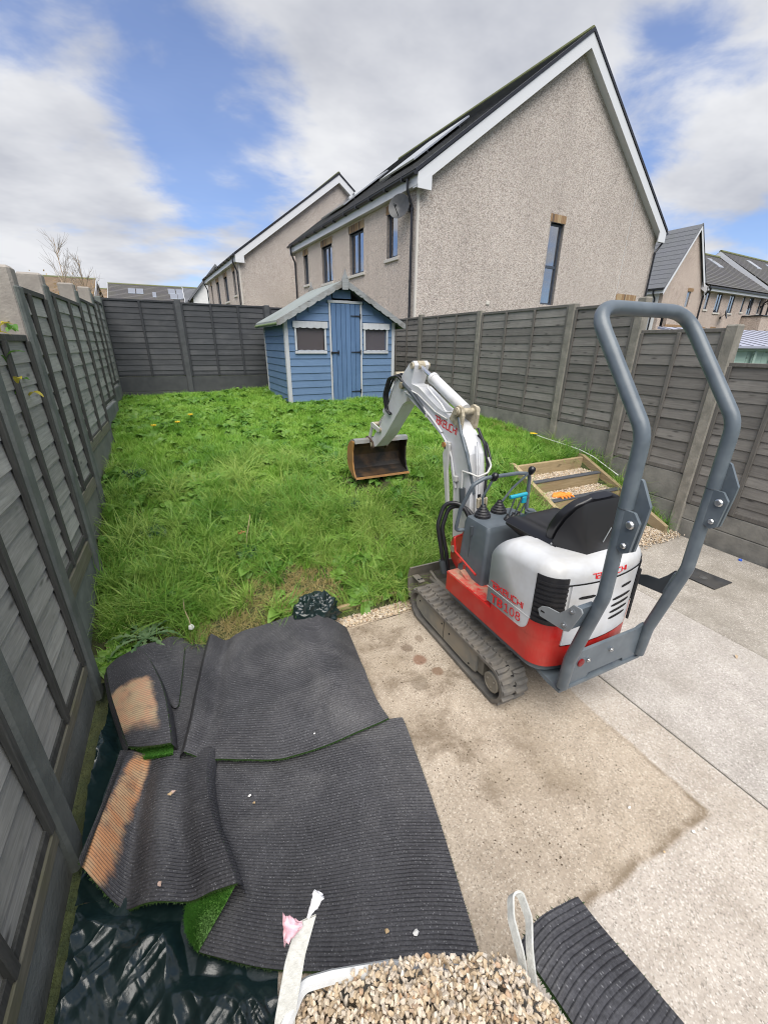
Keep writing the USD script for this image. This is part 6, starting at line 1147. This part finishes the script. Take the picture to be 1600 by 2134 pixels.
pipe([(w0 - .010, 2.74, 1.392), (w0 - .010, 2.53, 1.30), (w0 - .010, 2.43, 1.235), (w0 - .010, 2.38, 1.16), (w0 - .010, 2.30, .95)], .008)
[PT('pipe_clamp', cbox(w0 - .026, w0 - .0005, y - .014, y + .014, z - .02, z + .02, .003), M['paint_white_worn']) for y, z in ((2.74, 1.405), (3.05, 1.545), (2.42, 1.24), (2.30, 1.02))]
pipe([(w0 - .008, 2.33, 1.445), (w0 - .018, 2.27, 1.34), (w0 - .02, 2.20, 1.24), (w0 - .01, 2.165, 1.15), (w0 + .03, 2.14, .95)], .011, 'paint_grey', .05)
pipe([(w0 + .035, 2.17, 1.28), (w0 + .035, 2.14, 1.15), (w0 + .035, 2.10, .80)], .008); pipe([(w0 + .06, 2.19, 1.30), (w0 + .06, 2.15, 1.15), (w0 + .06, 2.11, .80)], .007)
pipe([(w1 - .02, 2.25, 1.38), (w1 + .0, 2.19, 1.28), (w1 + .01, 2.15, 1.15), (w1 - .02, 2.11, .95), (w1 - .04, 2.09, .62)], .010, 'hose_black', .06)
pipe([(w1 - .01, 2.26, 1.33), (w1 + .045, 2.22, 1.27), (w1 + .04, 2.16, 1.18), (w1 + .0, 2.13, 1.10)], .009, 'hose_black', .03)
for i, dx in enumerate((0., .022)): pipe([(w0 + .04 + dx, 2.12, .95), (w0 + .05 + dx, 2.11, .80), (w0 + .06 + dx, 2.10, .60)], .010, 'hose_black', .05)
[PT('pipe_block', cbox(w0 + .03 + k * .022, w0 + .047 + k * .022, 2.085, 2.115, .86, .93, .004), M['greasy']) for k in range(4)]
pipe([(1.645, 2.215, 1.10), (1.66, 2.15, 1.10), (1.69, 2.10, 1.085), (1.76, 2.09, 1.11), (1.80, 2.11, 1.15), (1.79, 2.14, 1.20)], .007, 'paint_white_worn'); pipe([(1.645, 2.215, 1.10), (1.645, 2.21, .98)], .008, 'paint_white_worn')
PT('grease_gun_holder', cyl((1.645, 2.205, .98), (1.65, 2.19, .82), .022, 12, .016), M['paint_grey_dark'])
# the big hose loops from the body up and down to the blade ram, and those at the arm joint
for i, (dx, dz) in enumerate(((0, 0), (.036, -.03))):
    pipe([(1.475 + dx, 2.10, .40), (1.455 + dx, 2.12, .56), (1.44 + dx, 2.17, .75 + dz), (1.50 + dx, 2.19, .90 + dz), (1.585 + dx, 2.11, .91 + dz), (1.62 + dx, 2.04, .80), (1.60 + dx, 2.02, .66)], .015, 'hose_black', .12)
PT('hose_sleeve', cyl((1.475, 2.10, .40), (1.46, 2.12, .50), .022, 12), M['paint_grey_dark'])
for i, dx in enumerate((-.025, .0, .028)):
    pipe([(w0 + .02 + dx, 3.14, 1.60), (w0 - .005 + dx, 3.22, 1.66 + .01 * i), (w0 - .02 + dx, 3.36, 1.63), (w0 - .03 + dx, 3.43 + .02 * i, 1.48), (w0 - .015 + dx, 3.42, 1.35 - .02 * i), (w0 + .0 + dx, 3.36, 1.32)], .010, 'hose_black', .08)
pipe([(w0 - .014, 3.14, 1.60), (w0 - .014, 3.0, 1.545), (w0 - .014, 2.86, 1.475), (w0 - .014, 2.74, 1.41)], .015, 'paint_grey_dark')

# -- roll bar
rb = fillet([(1.472, 1.024, .335), (1.472, 1.014, .51), (1.472, .926, .92), (1.472, .930, 1.615), (1.472, 1.240, 2.042), (2.048, 1.240, 2.042), (2.048, .930, 1.615), (2.048, .926, .92), (2.048, 1.014, .51), (2.048, 1.024, .335)], [.12, .16, .16, .12, .12, .16, .16, .12], 8)
bar = PT('roll_bar', tube(rb, .028, 18), M['paint_grey'], smooth=True)
for x, o in ((1.472, -1), (2.048, 1)):
    PT('bar_joint', lathe([(.0285, 0), (.0290, .001), (.0290, .004), (.0285, .005)], (x, .928, 1.322), (x, .928, 1.4), 18), M['paint_grey_dark'], bar)
    hp = [(.915, 1.452), (.895, 1.44), (.845, 1.352), (.848, 1.30), (.862, 1.16), (.885, 1.148), (.915, 1.17), (.925, 1.30)]
    h = PT('hinge_plate', side(hp, *sorted((x + .010, x + .024)), .01), M['paint_grey']); PT('hinge_plate_cover', side([(.925, 1.325), (.875, 1.325), (.848, 1.29), (.860, 1.165), (.885, 1.15), (.93, 1.175)], *sorted((x - .024, x - .010)), .012), M['paint_grey'], h)
    for y, z, r in ((.876, 1.278, .017), (.882, 1.188, .012)):
        PT('bolt', cat(cyl((x - .040, y, z), (x + .040, y, z), r * .55, 12), lathe([(0, .0), (r * .7, .001), (r, .006), (r, .013), (r * .7, .016), (0, .016)], (x - .040, y, z), (x - .02, y, z), 14), cyl((x + .026, y, z), (x + .038, y, z), r, 6)), M['zinc'], h)
    # upper bracket to the body and its pale plate
    xp = 1.382 if o < 0 else 2.078
    pl = side([(1.166, .732), (1.149, .758), (1.112, .775), (1.049, .785), (1.012, .828), (.987, .868), (.947, .870), (.938, .855), (.983, .729), (1.002, .718), (1.149, .703)], *sorted((xp, xp + o * .007)), .008)
    q = PT('side_bracket', pl, M['paint_grey_light'] if o < 0 else M['paint_grey_dark'])
    xo = xp + o * .007
    for y, z in ((.985, .836), (1.010, .748)): PT('bolt', cat(cyl((xo, y, z), (xo + o * .008, y, z), .011, 6), cyl((xo + o * .008, y, z), (xo + o * .013, y, z), .006, 8)), M['zinc'], q)
    PT('bolt_hole', hull([(xo + o * d, 1.136 + a, .736 + b) for d in (.0003, .001) for a, b in ((-.011, -.003), (-.011, .005), (.011, -.005), (.011, .003))]), M['black_hole'], q)
    PT('clamp_plate', hull([(xx, y, z) for xx in sorted((xp + o * -.001, x)) for y, z in ((.955, .862), (.975, .868), (1.0, .745), (.985, .735))]), M['paint_grey'], q)
tp = [(1.472, .31), (1.472, .52), (1.50, .524), (1.54, .512), (1.98, .512), (2.01, .524), (2.048, .53), (2.048, .31), (1.93, .312), (1.92, .345), (1.66, .345), (1.64, .312)]
tl = PT('tail_plate', front(tp, 1.028, 1.044, .006), M['paint_grey'])
PT('tail_sill', hull([(1.455, 1.02, .30), (2.065, 1.02, .30), (1.455, 1.10, .30), (2.065, 1.10, .30), (1.455, 1.02, .316), (2.065, 1.02, .316), (1.48, 1.5, .345), (2.04, 1.5, .345), (1.48, 1.5, .352), (2.04, 1.5, .352)]), M['paint_grey'], tl)
PT('reflector', lathe([(.022, 0), (.022, .006), (.017, .008), (0, .009)], (1.578, 1.0275, .442), (1.578, 1.0, .442), 18), M['reflector_red'], tl)
for x, z in ((1.625, .445), (1.79, .452)): PT('bolt', cat(cyl((x, 1.028, z), (x, 1.018, z), .012, 6), cyl((x, 1.018, z), (x, 1.012, z), .006, 8)), M['zinc'], tl)
# ---------------------------------------------------------------- grass and weeds
def tuft(seed, n, rad, lmin, lmax, w, droop, flat=0.):
    g = np.random.default_rng(seed); V, Fc, k = [], [], 0
    for i in range(n):
        a = g.uniform(0, 2 * np.pi); r = rad * math.sqrt(g.uniform()); b = np.array([r * math.cos(a), r * math.sin(a), -.01]); h = g.uniform(lmin, lmax); az = a + g.normal(0, 1.1); lean = g.uniform(.15, .75) + flat
        d = np.array([math.cos(az), math.sin(az), 0]); sd = np.array([-d[1], d[0], 0]) * w * g.uniform(.6, 1.2); pts = []; p = b.copy(); ang = lean * .5
        for s_ in range(4):
            pts += [p - sd * (1 - s_ / 3.4), p + sd * (1 - s_ / 3.4)]; p = p + (d * math.sin(ang) + np.array([0, 0, 1]) * math.cos(ang)) * h / 3; ang += droop * g.uniform(.5, 1.2)
        V += pts; Fc += [[k, k + 1, k + 3], [k, k + 3, k + 2], [k + 2, k + 3, k + 5], [k + 2, k + 5, k + 4], [k + 4, k + 5, k + 7], [k + 4, k + 7, k + 6]]; k += 8
    return np.array(V), np.array(Fc)
def leaf(L, w, bend, seed, lobes=0, m=7):
    """one broad leaf along +x, arching, with a folded midrib; lobes > 0 gives a toothed edge"""
    g = np.random.default_rng(seed); V, Fc = [], []
    for i in range(m):
        q = i / (m - 1); hw_ = w * math.sin(math.pi * min(q * .92 + .05, 1)) ** .8
        if lobes: hw_ *= .28 + .72 * ((q * lobes) % 1.)
        x = L * q * math.cos(bend * q * .5); z = L * q * math.sin(.9 - bend * q) * .7; V += [(x, -hw_, z + hw_ * .35 + g.normal(0, w * .08)), (x, 0, z), (x, hw_, z + hw_ * .35 + g.normal(0, w * .08))]
    for i in range(m - 1):
        a = 3 * i; Fc += [[a, a + 1, a + 4], [a, a + 4, a + 3], [a + 1, a + 2, a + 5], [a + 1, a + 5, a + 4]]
    return np.array(V), np.array(Fc)
def rosette(seed, n, L, w, bend, lobes=0, m=7):
    g = np.random.default_rng(seed); return cat(*[xf(leaf(L * g.uniform(.6, 1.1), w * g.uniform(.7, 1.1), bend * g.uniform(.7, 1.3), seed * 50 + i, lobes, m), rz=2 * np.pi * i / n + g.normal(0, .35)) for i in range(n)])
g = np.random.default_rng(77)
def lawn_points(n, dens):
    x = g.uniform(-1.1, 4.66, n); y = g.uniform(2.44, 9.93, n); k = (x > xleft(y) + .01) & ~((x > 3.28) & (x < 4.54) & (y < 3.62)) & ~((x > 1.70) & (x < 4.05) & (y > 7.86) & (y < 9.6)) & (g.uniform(size=n) < dens(x, y)); return x[k], y[k]
def dead(x, y):    # the scorched patch by the turf mats
    return np.maximum(np.exp(-(((x - .54) / .56) ** 2 + ((y - 2.70) / .36) ** 2) ** 1.5), np.exp(-(((x - .12) / .34) ** 2 + ((y - 2.56) / .18) ** 2) ** 1.5))
def bare(x, y): return np.maximum(np.exp(-(((x + .2) / .25) ** 2 + ((y - 2.50) / .10) ** 2)), np.exp(-(((x + .46) / .27) ** 2 + ((y - 2.56) / .17) ** 2) ** 1.5))
def place(name, protos, x, y, smin, smax, tilt, label, cat_='grass', sink=0.):
    n = len(x); z = lawn_z(x, y) - sink; q = randq(n, g, True); t1, t2 = g.normal(0, tilt, n), g.normal(0, tilt, n)
    # small tilt after the spin: quaternion product (1, t1/2, t2/2, 0) * q
    a, b = t1 / 2, t2 / 2; w, zq = q[:, 0], q[:, 3]; q2 = np.stack([w, a * w + b * zq, b * w - a * zq, zq], -1); q2 /= np.linalg.norm(q2, axis=1)[:, None]
    sc = g.uniform(smin, smax, n)[:, None] * np.ones((1, 3)); instancer(name, protos, np.stack([x, y, z], -1), g.integers(0, len(protos), n), sc, q2, label=label, cat_=cat_)
SH = [(tuft(s_, 30, .055, .045, .115, .0038, .5), M['grass_lawn'], False) for s_ in range(5)]
LG = [(tuft(20 + s_, 38, .06, .12, .34, .0040, .68, .22), M['grass_blade'], False) for s_ in range(6)]
longness = lambda x, y: np.clip(1.25 - (y - 2.5) / 2.3 + .9 * (meshkit.fbm(np.stack([x * .9, y * .9, 0 * x], -1), 3, 5) - .5) - .25 * (x > 2.6), 0, 1)
x, y = lawn_points(15500, lambda x, y: (1 - .93 * dead(x, y)) * (1 - .93 * bare(x, y)) * np.clip(1.0 - .55 * longness(x, y), .3, 1)); k = ~((x > 1.43) & (x < 2.14) & (y > 3.70) & (y < 4.05)); x, y = x[k], y[k]; place('grass', SH, x, y, .7, 1.35, .2, 'short lush green lawn grass thinning towards the patio')
x, y = lawn_points(15000, lambda x, y: longness(x, y) ** 1.3 * .62 * ~((x > 1.30) & (x < 2.28) & (y > 3.52) & (y < 4.16)) * np.clip(.12 + 1.9 * meshkit.fbm(np.stack([x * 2.7, y * 2.7, 0 * x], -1), 2, 33) ** 1.6, 0, 1) * 1.5 * (1 - .97 * dead(x, y)) * (1 - .99 * bare(x, y))); place('long_grass', LG, x, y, .45, 1.2, .38, 'long flopping grass on the bank above the turf mats')
DR = [(tuft(40 + s_, 34, .05, .02, .07, .0022, .8, .5), M['straw_blade'], False) for s_ in range(4)]
x, y = lawn_points(34000, lambda x, y: dead(x, y) * 1.0 + .035 * (y < 4.5)); place('dry_grass', DR, x, y, .7, 1.2, .3, 'patch of straw brown dead grass at the lawn edge by the mats')
x = g.uniform(4.35, 4.64, 260); y = g.uniform(3.6, 5.6, 260); place('dry_grass', DR, x, y, .8, 1.4, .3, 'dry brown tufts along the foot of the stepping fence')
# blades hanging over the timber edging
WD = [(rosette(s_, 9, .095, .024, 1.2), M['weed_leaf'], False) for s_ in range(4)]
x, y = lawn_points(5200, lambda x, y: (.30 + .5 * (meshkit.fbm(np.stack([x * 1.3, y * 1.3, 0 * x], -1), 3, 9) > .52)) * (1 - dead(x, y)) * (x < 3.6)); place('weeds', WD, x, y, .6, 1.9, .40, 'low broad-leaved weeds scattered through the lawn', 'weeds', -.02)
# countable plants
def plant(name, label, cat_, x, y, parts, dz=0., group=None):
    z = float(lawn_z(x, y)) + dz; t = Thing(name, label, cat_, (x, y, z), 0., group, True)
    for nm, m, mt in parts: t.part(nm, m, M[mt])
    return t
def leaves(t_or, n, seed, L, w, bend, lobes, mt):
    g2 = np.random.default_rng(seed); return [('leaf', xf(leaf(L * g2.uniform(.65, 1.1), w * g2.uniform(.8, 1.15), bend * g2.uniform(.7, 1.25), seed * 31 + i, lobes, 25 if lobes else 8), rz=2 * np.pi * i / n + g2.normal(0, .25)), mt) for i in range(n)]
plant('dandelion_plant', 'grey-green toothed dandelion rosette at the side fence foot behind the folded turf strip', 'plant', -.47, 2.60, leaves(0, 17, 3, .27, .024, 1.05, 6, 'dandelion_leaf'), .05)
z0 = float(lawn_z(-.21, 2.60)); t = Thing('dandelion_clock', 'pale dandelion seed head on a curved bare stalk above the turf mat', 'flower', (-.20, 2.66, z0), local=True)
t.part('stalk', tube(fillet([(-.03, .14, .16), (-.03, .06, .12), (-.005, -.05, .10), (.0, -.075, .07)], .04), .0032, 6), M['stem_pale'])
hd = trimesh.creation.icosphere(2, .019); v = np.array(hd.vertices); v *= (1 + .12 * np.random.default_rng(2).normal(size=(len(v), 1)) * .5); t.part('seed_head', (v + [0, -.08, .06], np.array(hd.faces)), M['seed_white'])
for lb, x, y, n, L, w, sd in (('dark dock plant with drooping leaves in the middle of the long grass', .26, 3.22, 16, .20, .034, 5), ('dark leafy dock clump near the excavator hoses', 1.28, 3.50, 18, .22, .036, 6), ('dark broad-leaved clump low by the greenish side fence', -.42, 3.75, 18, .22, .045, 7), ('bushy dark weed at the fence foot further up the lawn', -.62, 4.9, 16, .22, .05, 8), ('bright green leafy clump halfway up the lawn', .78, 4.95, 18, .20, .036, 9)):
    plant('dock_plant', lb, 'plant', x, y, leaves(0, n + 6, sd, L * .72, w * 1.15, 1.3, 0, 'dock_leaf' if sd != 9 else 'weed_leaf'), .05)
for i, (x, y) in enumerate(((.02, 6.83), (-.16, 6.46), (-.46, 6.43))):
    t = Thing('dandelion', ['yellow dandelion flower farthest up the lawn', 'small yellow dandelion between the other two', 'yellow dandelion nearest the greenish side fence'][i], 'flower', (x, y, float(lawn_z(x, y))), 0, 'yellow dandelions in the lawn', True)
    t.part('stalk', tube([(0, 0, 0), (.01, 0, .10), (.015, .005, .16)], .004, 5), M['weed_leaf']); g2 = np.random.default_rng(i); t.part('flower_head', cat(*[xf(hull([(0, -.006, 0), (0, .006, 0), (.034, -.006, .012), (.034, .006, .012), (.038, 0, .010), (.018, 0, .008)]), rz=a, t=(.015, .005, .16 + .006 * (k % 3))) for k, a in enumerate(np.linspace(0, 6.28, 22))]), M['petal_yellow'])
t = Thing('seed_stalk', 'tall brown dock seed stalk rising out of the long grass', 'plant', (.27, 3.25, float(lawn_z(.27, 3.25))), local=True)
t.part('stem', tube([(0, 0, 0), (.02, .01, .16), (.07, .05, .32)], .003, 5), M['stem_pale']); g2 = np.random.default_rng(4); t.part('seed_cluster', cat(*[xf(rock(i), M=np.eye(3) * .009, t=(-.02 + g2.normal(0, .012), .0, .19 + g2.normal(0, .012))) for i in range(9)]), M['bucket_rust'])
# shrub peeping over the side fence, bare young trees beyond it
t = Thing('shrub', 'leafy yellow-green shrub showing over the lowered fence panel', 'shrub', (-1.05, 2.85, 1.4)); g2 = np.random.default_rng(9)
t.part('stem', cat(*[tube([(-1.05, 2.85, 0), (-1.05 + a, 2.85 + b, 1.3), (-1.0 + 1.4 * a, 2.85 + 1.5 * b, 2.15)], [.012, .008, .004], 6) for a, b in ((.1, .0), (-.05, -.2), (.08, .15))]), M['stem_pale'])
for nm, mt, sd in (('leaves', 'weed_leaf', 1), ('leaves', 'petal_leaf', 2)):
    if mt not in M: leafy('petal_leaf', (.20, .22, .02), (.35, .33, .04), (.45, .38, .06))
    t.part(nm, cat(*[xf(leaf(g2.uniform(.07, .13), .018, 1.2, i + sd * 100), rz=g2.uniform(0, 6.28), ry=g2.uniform(-.6, .8), t=(-1.0 + g2.normal(0, .12), 2.82 + g2.normal(0, .20), 1.92 + g2.normal(0, .14))) for i in range(46)]), M[mt])
def bare_tree(label, x, y, h, seed):
    t = Thing('bare_tree', label, 'tree', (x, y, .5)); g2 = np.random.default_rng(seed); br, tw = [], []
    trunk = [(x + .06 * math.sin(2 * q), y, .3 + h * q) for q in np.linspace(0, 1, 8)]; t.part('trunk', tube(trunk, np.linspace(.035, .006, 8), 6), M['stem_pale'])
    for i in range(26):
        q = g2.uniform(.42, .97); b = np.array([x + .06 * math.sin(2 * q), y, .3 + h * q]); a = g2.uniform(0, 6.28); l = (1.02 - q) * h * g2.uniform(.28, .5) + .12; d = np.array([math.cos(a) * .55, math.sin(a) * .55, .85]); p = [b, b + d * l * .5, b + d * l + [0, 0, .1 * l]]; br.append(tube(p, [.008, .006, .003], 4))
        for k in range(7): s_ = p[0] + (p[2] - p[0]) * g2.uniform(.25, 1); d2 = d + g2.normal(0, .5, 3); tw.append(tube([s_, s_ + d2 * .10, s_ + d2 * .2 + [0, 0, .03]], [.004, .003, .002], 3))
    t.part('branch', cat(*br), M['stem_pale']); t.part('twigs', cat(*tw), M['twig'])
plain('twig', (.22, .20, .18), .9)
bare_tree('taller thin bare young tree rising beyond the greenish side fence', -3.0, 18., 4.6, 3); bare_tree('shorter bushier bare tree just beyond the side fence posts', -2.52, 18.3, 4.2, 4)
t = Thing('shrub', 'rusty orange hedge shrub beyond the side fence under the bare trees', 'shrub', (-2.75, 16.5, .5)); g2 = np.random.default_rng(19); leafy('russet_leaf', (.28, .15, .05), (.40, .24, .08), (.45, .33, .12))
t.part('stem', cat(*[tube([(-2.75, 16.5, .3), (-2.75 + a, 16.5, 1.8), (-2.75 + a * 1.6, 16.5, 3.2)], [.02, .012, .005], 5) for a in (-.35, -.1, .15, .35)]), M['stem_pale'])
t.part('leaves', cat(*[xf(leaf(g2.uniform(.05, .10), .02, 1., i, 0, 4), rz=g2.uniform(0, 6.28), ry=g2.uniform(-1, 1), t=(-2.75 + g2.normal(0, .42), 16.5 + g2.normal(0, .35), 2.75 + g2.normal(0, .42))) for i in range(420)]), M['russet_leaf'])

# ---------------------------------------------------------------- small things lying about
t = Thing('work_glove', 'crumpled orange cloth glove dropped on the gravel of the garden steps', 'glove', (3.62, 3.02, .345)); s_ = np.linspace(0, 1, 40)
U, V_ = np.meshgrid(s_, s_, indexing='ij'); zz = .052 * np.sin(np.pi * U) ** .5 * np.sin(np.pi * V_) ** .5 * (.55 + .9 * meshkit.fbm(np.stack([U * 5, V_ * 5, 0 * U], -1), 3, 2)); t.part('palm', grid(np.stack([3.55 + .19 * U + .03 * np.sin(6 * V_), 2.985 + .10 * V_ + .02 * np.sin(7 * U), .345 + zz], -1)), M['rag_orange'], smooth=True)
for k in range(4): t.part('finger', tube([(3.56 + .045 * k, 2.99, .362), (3.55 + .05 * k, 2.955 - .01 * (k % 2), .372), (3.545 + .055 * k, 2.935, .358)], [.013, .012, .008], 8), M['rag_orange'], smooth=True)
t = Thing('drain_cover', 'flat black square drain cover set in the worn concrete by the roll bar', 'drain cover', (3.92, 1.62, 0)); t.part('plate', hull([(a, b, z) for a, b in ((4.03, 1.79), (4.06, 1.475), (3.80, 1.475), (3.79, 1.73)) for z in (.002, .009)]), M['cover_black']); t.part('centre_boss', lathe([(.0, .013), (.012, .012), (.026, .0095), (.030, .009)], (3.92, 1.63, 0), (3.92, 1.63, 1), 16), M['zinc'])
solo('bottle_cap', lathe([(0, .014), (.013, .014), (.015, .012), (.0155, 0)], (4.60, 1.675, 0), (4.60, 1.675, 1), 18), M['blue_plastic'], 'small bright blue bottle cap on the concrete by the fence', 'bottle cap')
solo('garden_hose', tube(fillet([(4.62, 4.6, .69), (4.50, 4.25, .70), (4.52, 3.95, .68), (4.60, 3.7, .64), (4.58, 3.45, .60), (4.62, 3.1, .45)], .12), .006, 6), M['seed_white'], 'thin pale cable trailing along the fence foot above the steps', 'cable')
t = Thing('dandelion', 'yellow flower at the foot of the stepping fence', 'flower', (4.52, 4.46, float(lawn_z(4.5, 4.46))), 0, None, True); t.part('flower_head', cat(*[xf(hull([(0, -.008, 0), (0, .008, 0), (.05, -.008, .012), (.05, .008, .012), (.055, 0, .010), (.02, 0, .012)]), rz=a, t=(0, 0, .10)) for a in np.linspace(0, 6.28, 16)]), M['petal_yellow']); t.part('stalk', tube([(0, 0, 0), (0, 0, .1)], .004, 5), M['weed_leaf'])
for i, (x, y, z, s_, mt, lb) in enumerate(((.432, .625, .033, .011, 'stone_white', 'round white pebble on the near turf mat by the bag'), (.346, .672, .033, .009, 'stone_tan', 'small tan pebble on the near turf mat'), (-.012, 1.332, .043, .008, 'stone_white', 'whitish pebble in the middle of the near turf mat'), (.0, 1.295, .041, .007, 'stone_tan', 'tiny pale pebble next to the whitish one'), (-.305, 1.43, .118, .012, 'stone_pink', 'pinkish pebble resting on the clay-stained flap'), (-.318, 1.425, .120, .010, 'stone_tan', 'tan pebble touching the pinkish one'), (-.352, 1.105, .10, .011, 'stone_pink', 'pink pebble near the hem of the flap'), (.33, 1.49, .075, .005, 'stone_white', 'white grit on the far mat'),
        (1.66, .42, .006, .007, 'stone_white', 'white chip on the pale concrete past the brown stain'), (1.72, .405, .006, .006, 'stone_white', 'chip of white stone beside the stained corner'), (1.47, .425, .006, .006, 'stone_tan', 'tan chip along the stain edge'), (1.50, .60, .006, .007, 'stone_white', 'pale chip within the brown stained square'))):
    solo('pebble', xf(rock(50 + i), M=np.eye(3) * s_, t=(x, y, z + s_ * .4)), M[mt], lb, 'pebble', 'loose pebbles')
lf = xf(leaf(.035, .008, .6, 3), rz=.6, t=(3.02, .93, .004)); solo('fallen_leaf', lf, M['stem_pale'], 'small dry brown leaf on the pale concrete', 'leaf')
# crumbs of soil and grit shed by the tracks, and grass clippings on the slab
g = np.random.default_rng(91); n = 900; xs = 1.0 + np.abs(g.normal(0, .35, n)) * g.choice([-1, 1], n, p=[.6, .4]) + .15; ys = g.uniform(.55, 2.27, n); k = (xs > .80) & (xs < 1.72)
instancer('soil_crumbs', [(rock(70 + i, .7), M['soil_crumb'], False) for i in range(3)], np.stack([xs, ys, np.full(n, .002)], -1)[k], g.integers(0, 3, n)[k], (g.uniform(.0012, .0045, n) ** 1.0)[k][:, None] * np.ones((1, 3)), randq(n, g)[k], label='dark crumbs of soil scattered on the slab beside the tracks', cat_='soil')
